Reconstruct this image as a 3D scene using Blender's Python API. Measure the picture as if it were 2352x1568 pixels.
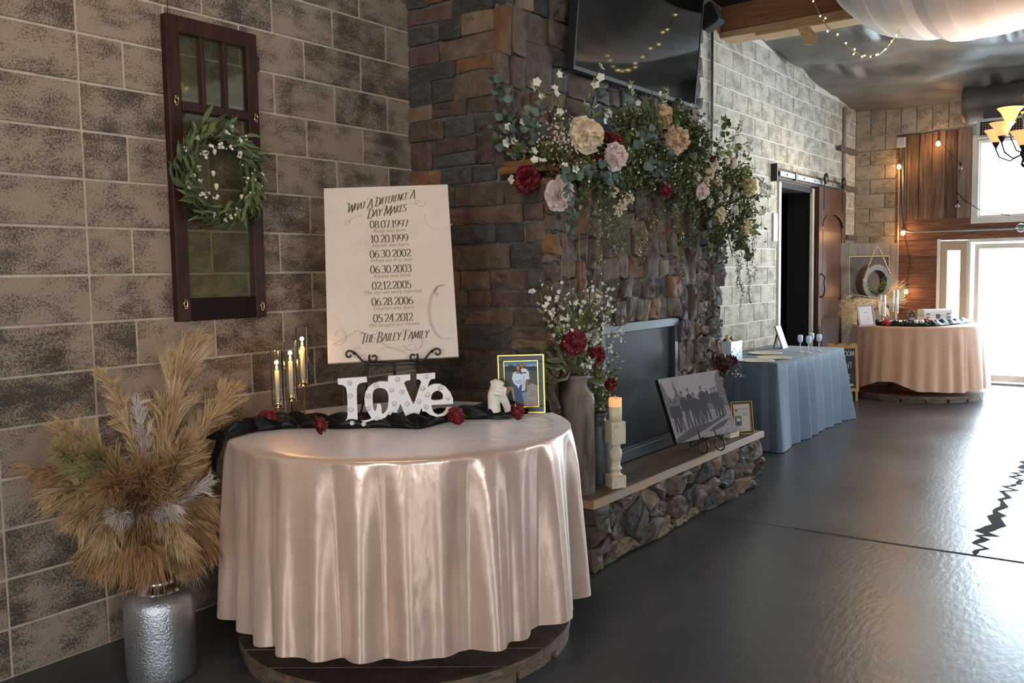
import bpy, math, random
import numpy as np
from mathutils import Vector, Matrix
random.seed(7); np.random.seed(3); rng = np.random.default_rng(7)
PI = math.pi; R_ = math.radians
for o in list(bpy.data.objects): bpy.data.objects.remove(o)
scene = bpy.context.scene
COL = scene.collection
# ------------------------------------------------------------------ camera
CAM = np.array([-1.9384, -3.7101, 1.6088]); FPX = 2017.13
_yaw, _pit, _rol = 0.643364, -0.078721, -0.016246
_f = np.array([math.cos(_yaw)*math.cos(_pit), math.sin(_yaw)*math.cos(_pit), math.sin(_pit)])
_r = np.array([math.sin(_yaw), -math.cos(_yaw), 0.0]); _u = np.cross(_r, _f)
_R = math.cos(_rol)*_r + math.sin(_rol)*_u; _U = -math.sin(_rol)*_r + math.cos(_rol)*_u
cd = bpy.data.cameras.new('camera'); cam = bpy.data.objects.new('camera', cd); COL.objects.link(cam)
cam.matrix_world = Matrix(((_R[0], _U[0], -_f[0], CAM[0]), (_R[1], _U[1], -_f[1], CAM[1]), (_R[2], _U[2], -_f[2], CAM[2]), (0, 0, 0, 1)))
cd.sensor_width = 36; cd.lens = FPX*36/2352; cd.clip_start = 0.05; cd.clip_end = 200
scene.camera = cam
def at(px, py, x=None, y=None, z=None, t=None):
    d = _f + _R*(px-1176)/FPX - _U*(py-784)/FPX
    if x is not None: t = (x-CAM[0])/d[0]
    elif y is not None: t = (y-CAM[1])/d[1]
    elif z is not None: t = (z-CAM[2])/d[2]
    return CAM + d*t
# ------------------------------------------------------------------ colour management, world, lights
scene.view_settings.view_transform = 'Standard'; scene.view_settings.look = 'None'
scene.view_settings.gamma = 1.0; scene.view_settings.use_curve_mapping = False
scene.view_settings.exposure = 0.0
W = bpy.data.worlds.new('world'); scene.world = W; W.use_nodes = True
bg = W.node_tree.nodes['Background']; bg.inputs[0].default_value = (0.80, 0.90, 1.0, 1); bg.inputs[1].default_value = 12.0
def area(name, loc, rot, sx, sy, power, col, spread=PI):
    l = bpy.data.lights.new(name, 'AREA'); l.shape = 'RECTANGLE'; l.size = sx; l.size_y = sy
    l.energy = power; l.color = col; l.spread = spread
    o = bpy.data.objects.new(name, l); COL.objects.link(o); o.location = loc; o.rotation_euler = rot; return o
DAY = (0.64, 0.80, 1.0); WARM = (1.0, 0.70, 0.42)
# daylight through the end wall's window and doors (pointing to -X), just outside the openings
area('daylight_door', (11.75, -2.6, 1.0), (0, R_(90), 0), 2.0, 2.2, 540, DAY)
area('daylight_window', (11.75, -2.7, 2.75), (0, R_(90), 0), 1.0, 1.8, 170, DAY)
# daylight through the wide openings in the wall opposite the fireplace (pointing to +Y)
area('daylight_side_far', (9.7, -9.15, 1.9), (R_(90), 0, 0), 2.6, 2.0, 130, DAY)
area('daylight_side_near', (-3.6, -9.15, 2.0), (R_(90), 0, 0), 1.8, 1.8, 75, (0.92, 0.95, 1.0))
area('daylight_left', (-6.15, -4.6, 2.0), (0, R_(-90), 0), 1.8, 1.8, 64, (0.95, 0.96, 1.0))
# the hall's own warm ceiling lamps
area('ceiling_lamp_glow', (-0.4, -1.7, 4.45), (R_(-10), 0, 0), 1.0, 1.0, 40, (1.0, 0.72, 0.47))
area('ceiling_lamp_glow_far', (9.0, -1.2, 3.3), (0, R_(20), 0), 0.5, 0.5, 26, WARM)
# ------------------------------------------------------------------ mesh helpers
class MB:
    def __init__(s): s.V = []; s.F = []; s.M = []; s.S = []; s.n = 0
    def add(s, v, f, m=0, smooth=True):
        v = [tuple(float(c) for c in p) for p in v]
        s.V += v; k = s.n
        s.F += [tuple(i+k for i in q) for q in f]; s.M += [m]*len(f); s.S += [smooth]*len(f); s.n += len(v); return s
    def box(s, c, d, rot=None, m=0, bev=0.0):
        x, y, z = d[0]/2+random.uniform(0, .0005), d[1]/2+random.uniform(0, .0005), d[2]/2+random.uniform(0, .0005)
        if bev > 0:
            b = min(bev, x*.9, y*.9, z*.9); P = []
            for sx in (-1, 1):
                for sy in (-1, 1):
                    for sz in (-1, 1):
                        P += [(sx*(x-b), sy*(y-b), sz*z), (sx*(x-b), sy*y, sz*(z-b)), (sx*x, sy*(y-b), sz*(z-b))]
            i = lambda sx, sy, sz, k: ((sx > 0)*4+(sy > 0)*2+(sz > 0))*3+k
            F = []
            F.append((i(-1,-1,1,0), i(1,-1,1,0), i(1,1,1,0), i(-1,1,1,0))); F.append((i(-1,-1,-1,0), i(-1,1,-1,0), i(1,1,-1,0), i(1,-1,-1,0)))
            F.append((i(-1,-1,-1,1), i(1,-1,-1,1), i(1,-1,1,1), i(-1,-1,1,1))); F.append((i(-1,1,-1,1), i(-1,1,1,1), i(1,1,1,1), i(1,1,-1,1)))
            F.append((i(-1,-1,-1,2), i(-1,-1,1,2), i(-1,1,1,2), i(-1,1,-1,2))); F.append((i(1,-1,-1,2), i(1,1,-1,2), i(1,1,1,2), i(1,-1,1,2)))
            for a in (-1, 1):
                for b_ in (-1, 1):
                    F.append((i(-1,a,b_,0), i(1,a,b_,0), i(1,a,b_,1), i(-1,a,b_,1)))
                    F.append((i(a,-1,b_,0), i(a,1,b_,0), i(a,1,b_,2), i(a,-1,b_,2)))
                    F.append((i(a,b_,-1,1), i(a,b_,1,1), i(a,b_,1,2), i(a,b_,-1,2)))
                    for c_ in (-1, 1): F.append((i(a,b_,c_,0), i(a,b_,c_,1), i(a,b_,c_,2)))
        else:
            P = [(sx*x, sy*y, sz*z) for sx in (-1, 1) for sy in (-1, 1) for sz in (-1, 1)]
            F = [(0,1,3,2), (4,6,7,5), (0,4,5,1), (2,3,7,6), (0,2,6,4), (1,5,7,3)]
        if rot is not None: P = [rot @ Vector(p) for p in P]
        P = [(p[0]+c[0], p[1]+c[1], p[2]+c[2]) for p in P]
        return s.add(P, F, m, False)
    def bx(s, x0, x1, y0, y1, z0, z1, m=0, bev=0.0): return s.box(((x0+x1)/2, (y0+y1)/2, (z0+z1)/2), (abs(x1-x0), abs(y1-y0), abs(z1-z0)), None, m, bev)
    def tube(s, pts, r, n=8, m=0, cap=True, closed=False):
        pts = [Vector(p) for p in pts]; k = len(pts)
        rs = r if hasattr(r, '__len__') else [r]*k
        V = []; up = None
        for i, p in enumerate(pts):
            a = pts[(i-1) % k] if (closed or i > 0) else p; b = pts[(i+1) % k] if (closed or i < k-1) else p
            t = (b-a).normalized() if (b-a).length > 1e-9 else Vector((0, 0, 1))
            if up is None:
                up = Vector((0, 0, 1)) if abs(t.z) < .9 else Vector((1, 0, 0))
            e = (up - t*up.dot(t)); e = e.normalized() if e.length > 1e-6 else t.orthogonal().normalized()
            g = t.cross(e); up = e
            for j in range(n):
                c_ = math.cos(2*PI*j/n); s_ = math.sin(2*PI*j/n); V.append(p + e*(c_*rs[i]) + g*(s_*rs[i]))
        F = []
        for i in range(k if closed else k-1):
            for j in range(n):
                a = i*n+j; b = i*n+(j+1) % n; c = ((i+1) % k)*n+(j+1) % n; d = ((i+1) % k)*n+j; F.append((a, b, c, d))
        if cap and not closed: F.append(tuple(range(n-1, -1, -1))); F.append(tuple(range((k-1)*n, k*n)))
        return s.add(V, F, m, True)
    def lathe(s, prof, c=(0, 0, 0), n=24, m=0, cap=True, wob=None):
        V = []; 
        for i, (r, z) in enumerate(prof):
            for j in range(n):
                th = 2*PI*j/n; rr = r if wob is None else wob(r, z, th)
                V.append((c[0]+rr*math.cos(th), c[1]+rr*math.sin(th), c[2]+z))
        F = []
        for i in range(len(prof)-1):
            for j in range(n): F.append((i*n+j, i*n+(j+1) % n, (i+1)*n+(j+1) % n, (i+1)*n+j))
        if cap:
            if prof[0][0] > 1e-5: F.append(tuple(range(n-1, -1, -1)))
            if prof[-1][0] > 1e-5: F.append(tuple(range((len(prof)-1)*n, len(prof)*n)))
        return s.add(V, F, m, True)
    def grid(s, fn, nu, nv, m=0, closeu=False, smooth=True):
        V = [fn(i/(nu if closeu else nu-1), j/(nv-1)) for j in range(nv) for i in range(nu)]
        F = []
        for j in range(nv-1):
            for i in range(nu if closeu else nu-1):
                a = j*nu+i; b = j*nu+(i+1) % nu; F.append((a, b, b+nu, a+nu))
        return s.add(V, F, m, smooth)
    def ball(s, c, r, m=0, n=8, k=6, sz=None):
        sz = sz or (1, 1, 1)
        def fn(u, v):
            a = 2*PI*u; b = -PI/2+PI*v
            return (c[0]+r*sz[0]*math.cos(b)*math.cos(a), c[1]+r*sz[1]*math.cos(b)*math.sin(a), c[2]+r*sz[2]*math.sin(b))
        return s.grid(fn, n, k, m, True)
    def prism(s, poly, y0, y1, m=0):      # polygon in local XZ, extruded along Y (front at y0)
        n = len(poly); V = [(p[0], y0, p[1]) for p in poly]+[(p[0], y1, p[1]) for p in poly]
        F = [tuple(range(n)), tuple(range(2*n-1, n-1, -1))]+[(i, i+n, (i+1) % n+n, (i+1) % n) for i in range(n)]
        return s.add(V, F, m, False)
    def xf(s, M):
        s.V = [tuple(M @ Vector(v)) for v in s.V]; return s
def mesh_of(name, mb, mats):
    me = bpy.data.meshes.new(name); me.from_pydata(mb.V, [], mb.F)
    for mt in (mats if isinstance(mats, (list, tuple)) else [mats]): me.materials.append(mt)
    me.polygons.foreach_set('material_index', mb.M); me.polygons.foreach_set('use_smooth', mb.S); me.update(); return me
def link(name, me, parent=None, loc=(0, 0, 0), kind=None, label=None):
    o = bpy.data.objects.new(name, me); COL.objects.link(o); o.location = loc
    if parent is not None:
        o.parent = parent
        if parent.get('_w'): o.location = Vector(loc) - parent.location
    if kind: o['kind'] = kind
    if label: o['label'] = label
    return o
def part(name, mb, mats, parent=None, loc=(0, 0, 0), kind=None, label=None):
    return link(name, mesh_of(name, mb, mats), parent, loc, kind, label)
def tag(o, label, cat, group=None, kind=None):
    o['label'] = label; o['category'] = cat
    if group: o['group'] = group
    if kind: o['kind'] = kind
    return o
WORLD_ROOTS = []
def thing(name, label, cat, loc=(0, 0, 0), rot=(0, 0, 0), group=None, world=False):
    o = bpy.data.objects.new(name, None); COL.objects.link(o); o.location = loc; o.rotation_euler = rot
    o.empty_display_size = .05; tag(o, label, cat, group)
    if world: o['_w'] = 1; WORLD_ROOTS.append(o)
    return o
def struct(name, mb, mats): o = part(name, mb, mats); o['kind'] = 'structure'; return o
def dup(root, loc, rotz=0, label=None):
    r = root.copy(); COL.objects.link(r); r.location = loc; r.rotation_euler = (0, 0, rotz)
    if label: r['label'] = label
    for ch in list(root.children):
        c = ch.copy(); COL.objects.link(c); c.parent = r
        for g in ch.children: d = g.copy(); COL.objects.link(d); d.parent = c
    return r
def fast_mesh(name, V, F, mats, smooth=True, midx=None):   # numpy arrays, quads or tris
    me = bpy.data.meshes.new(name); V = np.asarray(V, np.float32).reshape(-1, 3); F = np.asarray(F, np.int32); k = F.shape[1]
    me.vertices.add(len(V)); me.vertices.foreach_set('co', V.ravel())
    me.loops.add(F.size); me.loops.foreach_set('vertex_index', F.ravel())
    me.polygons.add(len(F)); me.polygons.foreach_set('loop_start', np.arange(0, F.size, k, dtype=np.int32))
    me.polygons.foreach_set('loop_total', np.full(len(F), k, np.int32))
    for mt in (mats if isinstance(mats, (list, tuple)) else [mats]): me.materials.append(mt)
    if midx is not None: me.polygons.foreach_set('material_index', np.asarray(midx, np.int32))
    me.polygons.foreach_set('use_smooth', np.full(len(F), smooth)); me.update(); me.validate(); return me
def _n(v): return v/np.maximum(np.linalg.norm(v, axis=-1, keepdims=True), 1e-9)
def leaves_arrays(P, D, L, Wd, cup=.25, shape=0):
    """P base (n,3), D direction, L length, Wd width -> folded leaf of 4 quads-as-8 verts"""
    n = len(P); D = _n(D); rv = _n(rng.normal(size=(n, 3))); S = _n(np.cross(D, rv)); N = np.cross(S, D)
    L = np.broadcast_to(np.asarray(L, float), (n,))[:, None]; Wd = np.broadcast_to(np.asarray(Wd, float), (n,))[:, None]
    ts = [0, .33, .7, 1.0]; ws = [.12, 1., .75, .06] if shape == 0 else [.25, 1., 1., .25]
    rows = []
    for t, w in zip(ts, ws):
        c = P + D*L*t + N*L*(.18*math.sin(t*PI) - .12*t*t)
        rows += [c - S*Wd*w/2 + N*Wd*cup*w, c, c + S*Wd*w/2 + N*Wd*cup*w]
    V = np.stack(rows, 1)
    q = []
    for r in range(3):
        for c in range(2): a = r*3+c; q.append((a, a+1, a+4, a+3))
    F = (np.array(q)[None]+(np.arange(n)*12)[:, None, None]).reshape(-1, 4)
    return V.reshape(-1, 3), F
def strands_arrays(paths, w0, w1=0.0):
    """paths (n,k,3) -> flat ribbons with two crossed orientations"""
    n, k, _ = paths.shape; T = _n(np.gradient(paths, axis=1)); rv = _n(rng.normal(size=(n, 1, 3))); S = _n(np.cross(T, rv))
    w = np.linspace(w0, w1, k)[None, :, None]/2
    V = np.stack([paths-S*w, paths+S*w], 2).reshape(n, 2*k, 3)
    q = np.array([(2*i, 2*i+1, 2*i+3, 2*i+2) for i in range(k-1)])
    F = (q[None]+(np.arange(n)*2*k)[:, None, None]).reshape(-1, 4)
    return V.reshape(-1, 3), F
def cat_arrays(lst):
    Vs, Fs, k, mi = [], [], 0, []
    for j, (v, f) in enumerate(lst): Vs.append(v); Fs.append(f+k); k += len(v); mi += [j]*len(f)
    return np.concatenate(Vs), np.concatenate(Fs), mi
def curve_mesh(splines, extrude=0.0, bevel=0.0, res=8):
    """closed 2D splines (lists of xy) with holes -> MB-like mesh in XZ plane, front toward -Y"""
    cu = bpy.data.curves.new('tmp', 'CURVE'); cu.dimensions = '2D'; cu.fill_mode = 'BOTH'; cu.extrude = extrude; cu.bevel_depth = bevel; cu.bevel_resolution = 1
    for pts in splines:
        sp = cu.splines.new('POLY'); sp.points.add(len(pts)-1)
        for i, p in enumerate(pts): sp.points[i].co = (p[0], p[1], 0, 1)
        sp.use_cyclic_u = True
    o = bpy.data.objects.new('tmp', cu); COL.objects.link(o)
    dg = bpy.context.evaluated_depsgraph_get(); me = bpy.data.meshes.new_from_object(o.evaluated_get(dg)); bpy.data.objects.remove(o)
    me.transform(Matrix.Rotation(PI/2, 4, 'X')); return me
def smooth_closed(pts, it=2):
    for _ in range(it):
        q = []
        for i in range(len(pts)):
            a = pts[i]; b = pts[(i+1) % len(pts)]
            q += [(a[0]*.75+b[0]*.25, a[1]*.75+b[1]*.25), (a[0]*.25+b[0]*.75, a[1]*.25+b[1]*.75)]
        pts = q
    return pts
# ------------------------------------------------------------------ materials
def _ramp(nt, stops):
    r = nt.nodes.new('ShaderNodeValToRGB'); e = r.color_ramp.elements
    while len(e) < len(stops): e.new(.5)
    for i, (p, c) in enumerate(stops): e[i].position = p; e[i].color = (*c, 1)
    return r
def mat(name, col, rough=.5, metal=0.0, col2=None, scale=8.0, stretch=(1, 1, 1), detail=4, bump=0.0, bscale=None, lo=.35, hi=.65,
        emis=0.0, ecol=None, spec=.5, rnd=0.0, trans=0.0, sheen=0.0, coat=0.0, sss=0.0, coord='Position', third=None, rough2=None, bstretch=None):
    m = bpy.data.materials.new(name); m.use_nodes = True; nt = m.node_tree; L = nt.links.new
    b = nt.nodes['Principled BSDF']
    b.inputs['Base Color'].default_value = (*col, 1); b.inputs['Roughness'].default_value = rough; b.inputs['Metallic'].default_value = metal
    b.inputs['Specular IOR Level'].default_value = spec
    if sheen: b.inputs['Sheen Weight'].default_value = sheen; b.inputs['Sheen Roughness'].default_value = .4
    if coat: b.inputs['Coat Weight'].default_value = coat
    if sss: b.inputs['Subsurface Weight'].default_value = sss; b.inputs['Subsurface Radius'].default_value = (.02, .015, .01)
    if emis: b.inputs['Emission Color'].default_value = (*(ecol or col), 1); b.inputs['Emission Strength'].default_value = emis
    if trans: b.inputs['Transmission Weight'].default_value = trans
    def vec(st):
        if coord == 'Position': g = nt.nodes.new('ShaderNodeNewGeometry'); src = g.outputs['Position']
        else: g = nt.nodes.new('ShaderNodeTexCoord'); src = g.outputs[coord]
        mp = nt.nodes.new('ShaderNodeMapping'); mp.inputs['Scale'].default_value = st; L(src, mp.inputs['Vector']); return mp.outputs[0]
    if col2 is not None or bump: v = vec(stretch)
    out = None
    if col2 is not None:
        n = nt.nodes.new('ShaderNodeTexNoise'); n.inputs['Scale'].default_value = scale; n.inputs['Detail'].default_value = detail; n.inputs['Roughness'].default_value = .6
        L(v, n.inputs['Vector']); st = [(lo, col), (hi, col2)] if third is None else [(lo, col), ((lo+hi)/2, col2), (hi, third)]
        r = _ramp(nt, st); L(n.outputs['Fac'], r.inputs[0]); out = r.outputs[0]
        if rough2 is not None:
            mr = nt.nodes.new('ShaderNodeMapRange'); mr.inputs['From Min'].default_value = lo; mr.inputs['From Max'].default_value = hi
            mr.inputs['To Min'].default_value = rough; mr.inputs['To Max'].default_value = rough2; L(n.outputs['Fac'], mr.inputs[0]); L(mr.outputs[0], b.inputs['Roughness'])
    if rnd:
        oi = nt.nodes.new('ShaderNodeObjectInfo'); mr = nt.nodes.new('ShaderNodeMapRange'); mr.inputs['To Min'].default_value = 1-rnd; mr.inputs['To Max'].default_value = 1+rnd
        L(oi.outputs['Random'], mr.inputs[0]); hs = nt.nodes.new('ShaderNodeHueSaturation')
        if out: L(out, hs.inputs['Color'])
        else: hs.inputs['Color'].default_value = (*col, 1)
        L(mr.outputs[0], hs.inputs['Value']); out = hs.outputs[0]
    if out: L(out, b.inputs['Base Color'])
    if bump:
        n2 = nt.nodes.new('ShaderNodeTexNoise'); n2.inputs['Scale'].default_value = bscale or scale*3; n2.inputs['Detail'].default_value = 5
        L(vec(bstretch or stretch), n2.inputs['Vector']); bp = nt.nodes.new('ShaderNodeBump'); bp.inputs['Strength'].default_value = min(1, bump); bp.inputs['Distance'].default_value = .01*max(1, bump)
        L(n2.outputs['Fac'], bp.inputs['Height']); L(bp.outputs[0], b.inputs['Normal'])
    return m
def glass_mat(name, tint=(1, 1, 1), refl=.12, rough=.02, alpha_dirt=0.0, dirt=(.5, .5, .4)):
    m = bpy.data.materials.new(name); m.use_nodes = True; nt = m.node_tree; L = nt.links.new; nt.nodes.clear()
    o = nt.nodes.new('ShaderNodeOutputMaterial'); t = nt.nodes.new('ShaderNodeBsdfTransparent'); t.inputs[0].default_value = (*tint, 1)
    g = nt.nodes.new('ShaderNodeBsdfGlossy'); g.inputs['Roughness'].default_value = rough; g.inputs['Color'].default_value = (1, 1, 1, 1)
    fr = nt.nodes.new('ShaderNodeLayerWeight'); fr.inputs['Blend'].default_value = .25
    mm = nt.nodes.new('ShaderNodeMath'); mm.operation = 'MULTIPLY_ADD'; L(fr.outputs['Fresnel'], mm.inputs[0]); mm.inputs[1].default_value = .8; mm.inputs[2].default_value = refl; mm.use_clamp = True
    mx = nt.nodes.new('ShaderNodeMixShader'); L(mm.outputs[0], mx.inputs[0]); L(t.outputs[0], mx.inputs[1]); L(g.outputs[0], mx.inputs[2]); last = mx.outputs[0]
    if alpha_dirt:
        d = nt.nodes.new('ShaderNodeBsdfDiffuse'); d.inputs[0].default_value = (*dirt, 1); m2 = nt.nodes.new('ShaderNodeMixShader')
        n = nt.nodes.new('ShaderNodeTexNoise'); n.inputs['Scale'].default_value = 6; r = nt.nodes.new('ShaderNodeMapRange'); r.inputs['To Max'].default_value = alpha_dirt*2; L(n.outputs['Fac'], r.inputs[0])
        L(r.outputs[0], m2.inputs[0]); L(last, m2.inputs[1]); L(d.outputs[0], m2.inputs[2]); last = m2.outputs[0]
    L(last, o.inputs[0]); return m
def emit_mat(name, col, st): return mat(name, (.02, .02, .02), .5, emis=st, ecol=col)
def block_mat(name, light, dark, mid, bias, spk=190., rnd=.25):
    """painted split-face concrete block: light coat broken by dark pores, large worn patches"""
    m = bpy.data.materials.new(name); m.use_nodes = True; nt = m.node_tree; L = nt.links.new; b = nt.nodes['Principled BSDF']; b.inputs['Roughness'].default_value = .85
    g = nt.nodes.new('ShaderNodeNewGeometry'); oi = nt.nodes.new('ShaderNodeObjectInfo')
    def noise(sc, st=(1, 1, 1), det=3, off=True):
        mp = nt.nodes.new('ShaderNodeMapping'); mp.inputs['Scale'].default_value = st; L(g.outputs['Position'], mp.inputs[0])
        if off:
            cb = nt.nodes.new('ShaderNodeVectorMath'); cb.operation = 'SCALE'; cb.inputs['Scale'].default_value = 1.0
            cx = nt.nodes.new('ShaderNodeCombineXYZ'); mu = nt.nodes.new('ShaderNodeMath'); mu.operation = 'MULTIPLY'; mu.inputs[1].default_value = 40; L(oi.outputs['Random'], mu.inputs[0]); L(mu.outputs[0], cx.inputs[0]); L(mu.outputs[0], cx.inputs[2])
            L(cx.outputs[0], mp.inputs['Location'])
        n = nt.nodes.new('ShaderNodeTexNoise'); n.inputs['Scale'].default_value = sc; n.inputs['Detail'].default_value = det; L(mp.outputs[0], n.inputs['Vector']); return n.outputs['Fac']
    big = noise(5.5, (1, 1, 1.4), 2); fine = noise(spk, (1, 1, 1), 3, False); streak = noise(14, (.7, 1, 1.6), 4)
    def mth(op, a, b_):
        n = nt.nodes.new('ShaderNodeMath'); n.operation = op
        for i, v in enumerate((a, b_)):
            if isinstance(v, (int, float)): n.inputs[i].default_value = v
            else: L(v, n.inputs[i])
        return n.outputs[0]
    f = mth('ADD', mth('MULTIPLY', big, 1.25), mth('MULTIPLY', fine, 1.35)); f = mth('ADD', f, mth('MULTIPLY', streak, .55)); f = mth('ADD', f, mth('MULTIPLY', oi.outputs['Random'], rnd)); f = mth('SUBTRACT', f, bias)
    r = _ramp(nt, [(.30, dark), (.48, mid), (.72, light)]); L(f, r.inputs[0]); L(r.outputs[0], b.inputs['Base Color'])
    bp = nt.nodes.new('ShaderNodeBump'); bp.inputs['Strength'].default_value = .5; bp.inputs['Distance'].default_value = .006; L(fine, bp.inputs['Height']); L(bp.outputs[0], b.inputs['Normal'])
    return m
M = {}
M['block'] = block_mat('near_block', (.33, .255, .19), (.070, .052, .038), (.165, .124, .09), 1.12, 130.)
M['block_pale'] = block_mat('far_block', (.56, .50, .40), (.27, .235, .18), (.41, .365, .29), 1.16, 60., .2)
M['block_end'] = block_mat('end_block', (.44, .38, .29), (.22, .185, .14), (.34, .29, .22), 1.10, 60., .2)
M['mortar'] = mat('mortar', (.60, .50, .38), .9, col2=(.46, .37, .28), scale=20, bump=.4, bscale=120)
M['mortar_pale'] = mat('mortar_pale', (.78, .75, .68), .9, col2=(.62, .58, .5), scale=12)
M['stone_mortar'] = mat('stone_mortar', (.21, .18, .15), .95, col2=(.12, .10, .085), scale=25, bump=.6, bscale=90)
STONE = [mat('stone_slate', (.042, .039, .034), .72, col2=(.095, .086, .074), scale=14, stretch=(1, 1, 2), bump=1.2, bscale=45, rnd=.25),
         mat('stone_umber', (.088, .058, .038), .75, col2=(.165, .115, .078), scale=12, bump=1.2, bscale=40, rnd=.25),
         mat('stone_plum', (.080, .046, .036), .75, col2=(.14, .088, .068), scale=12, bump=1.2, bscale=40, rnd=.25),
         mat('stone_rust', (.16, .07, .033), .78, col2=(.26, .125, .06), scale=9, bump=1.0, bscale=40, rnd=.2),
         mat('stone_tan', (.17, .115, .07), .78, col2=(.27, .19, .12), scale=9, bump=1.0, bscale=40, rnd=.2)]
M['concrete'] = mat('floor_concrete', (.044, .044, .049), .27, col2=(.080, .080, .084), scale=1.4, detail=9, bump=.16, bscale=26, bstretch=(.6, 1.5, 1), lo=.3, hi=.72, rough2=.36, spec=.42)
M['crackfill'] = mat('crack_dark', (.006, .006, .007), .9)
M['ceiling'] = mat('ceiling_membrane', (.13, .122, .108), .42, col2=(.22, .205, .18), scale=3, bump=.5, bscale=14)
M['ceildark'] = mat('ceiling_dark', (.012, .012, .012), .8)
M['beam'] = mat('beam_wood', (.22, .085, .035), .5, col2=(.36, .16, .07), scale=6, stretch=(8, .6, 8), bump=.2)
M['palewood'] = mat('pale_wood', (.62, .40, .22), .55, col2=(.45, .27, .13), scale=6, stretch=(6, .6, 6))
M['barn'] = mat('barn_wood', (.075, .038, .022), .7, col2=(.19, .115, .07), scale=5, stretch=(6, 6, .5), bump=.5, rnd=.35)
M['barnh'] = mat('barn_wood_red', (.10, .034, .018), .62, col2=(.25, .11, .058), scale=5, stretch=(6, .6, 6), bump=.5, rnd=.35)
M['barngrey'] = mat('barn_wood_grey', (.15, .10, .07), .7, col2=(.26, .20, .15), scale=5, stretch=(6, 6, .5), bump=.5)
M['whitepaint'] = mat('white_paint', (.78, .76, .70), .45, col2=(.68, .65, .58), scale=5)
M['tanframe'] = mat('tan_frame', (.42, .34, .24), .5)
M['black'] = mat('black_metal', (.012, .012, .013), .38, spec=.5)
M['blackmatte'] = mat('black_matte', (.008, .008, .008), .8)
M['galv'] = mat('galvanised', (.42, .44, .45), .38, metal=.8, col2=(.30, .31, .32), scale=10)
M['brass'] = mat('brass', (.95, .68, .34), .13, metal=1.0)
M['gold'] = mat('gold_frame', (.62, .40, .08), .28, metal=.9)
M['ivory'] = mat('ivory_wax', (.80, .70, .45), .5, sss=.3)
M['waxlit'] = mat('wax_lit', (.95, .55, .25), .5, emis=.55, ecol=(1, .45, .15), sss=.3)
M['flame'] = emit_mat('flame', (1.0, .55, .18), 14)
M['flamecore'] = emit_mat('bulb_warm', (1.0, .50, .18), 22)
M['fairy'] = emit_mat('fairy_light', (1.0, .85, .35), 16)
M['glass'] = glass_mat('clear_glass', (.97, .97, .97), .06)
M['pane'] = glass_mat('window_pane', (.94, .95, .92), .05)
M['sashglass'] = glass_mat('old_sash_glass', (.86, .86, .74), .09, .05, .06, (.35, .33, .2))
M['sash'] = mat('sash_wood', (.026, .010, .006), .5, spec=.22, col2=(.058, .021, .011), scale=6, stretch=(6, 6, .6), bump=.15)
M['sashdark'] = mat('sash_wood_dark', (.010, .005, .004), .6, spec=.15)
M['satin'] = mat('champagne_satin', (.80, .57, .445), .30, metal=.40, col2=(.72, .50, .385), scale=5, bump=.65, bscale=11, bstretch=(1, 1, .5), sheen=.5, spec=.7)
M['peach'] = mat('peach_satin', (.70, .40, .26), .5, metal=.1, sheen=.3)
M['blackcloth'] = mat('black_satin', (.003, .003, .004), .42, spec=.25)
M['bluecloth'] = mat('slate_blue_cloth', (.115, .155, .205), .78, col2=(.10, .135, .18), scale=4, sheen=.15)
M['drape'] = mat('white_drape', (.90, .90, .88), .7, emis=.0, sss=.0)
M['paper'] = mat('paper_sign', (.66, .55, .46), .7, col2=(.74, .65, .565), scale=2.4, coord='Object', lo=.3, hi=.6, third=(.72, .60, .52))
M['paperedge'] = mat('canvas_edge', (.62, .54, .42), .8)
M['ink'] = mat('ink_dark', (.10, .085, .045), .7)
M['inkgold'] = mat('ink_gold', (.38, .24, .09), .6)
M['inkfaint'] = mat('ink_faint', (.56, .46, .41), .7)
M['white'] = mat('white_satin_paint', (.83, .82, .80), .38)
M['ivorypaint'] = mat('ivory_side', (.66, .52, .36), .5)
M['bulbwhite'] = mat('frosted_bulb', (.70, .69, .68), .4)
M['plaster'] = mat('plaster', (.86, .80, .70), .6, sss=.1)
M['spool'] = mat('spool_wood', (.055, .030, .020), .6, col2=(.115, .068, .045), scale=4, stretch=(4, 4, 4), bump=.4, rnd=.3)
M['spooledge'] = mat('spool_edge', (.20, .125, .075), .6, col2=(.09, .055, .035), scale=14, stretch=(1, 1, 3), bump=.5)
M['spoolred'] = mat('spool_wood_red', (.26, .095, .04), .5, col2=(.36, .16, .08), scale=4)
M['silver'] = mat('hammered_silver', (.50, .50, .52), .34, metal=.85, bump=.35, bscale=110)
M['silversmooth'] = mat('smooth_silver', (.5, .5, .5), .2, metal=1.0)
M['pampas'] = mat('pampas_tan', (.52, .34, .16), .85, col2=(.66, .47, .27), scale=9)
M['pampas2'] = mat('pampas_brown', (.36, .19, .08), .85, col2=(.50, .30, .15), scale=9)
M['pampas3'] = mat('pampas_white', (.66, .57, .48), .85)
M['pampas4'] = mat('pampas_green', (.40, .32, .14), .85)
M['leaf'] = mat('leaf_sage', (.050, .072, .022), .55, col2=(.12, .15, .05), scale=12, spec=.3)
M['leafeuc'] = mat('leaf_eucalyptus', (.075, .115, .085), .6, col2=(.17, .22, .165), scale=9, spec=.3)
M['leafbright'] = mat('leaf_bright', (.16, .20, .05), .5, col2=(.24, .28, .08), scale=15)
M['leafolive'] = mat('leaf_olive', (.075, .078, .022), .55, col2=(.16, .155, .045), scale=15)
M['stem'] = mat('stem_brown', (.10, .060, .035), .7)
M['twig'] = mat('twig_copper', (.30, .15, .09), .6)
M['stemgreen'] = mat('stem_green', (.10, .12, .035), .6)
M['pwhite'] = mat('petal_white', (.80, .76, .66), .6, sss=.15)
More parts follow.
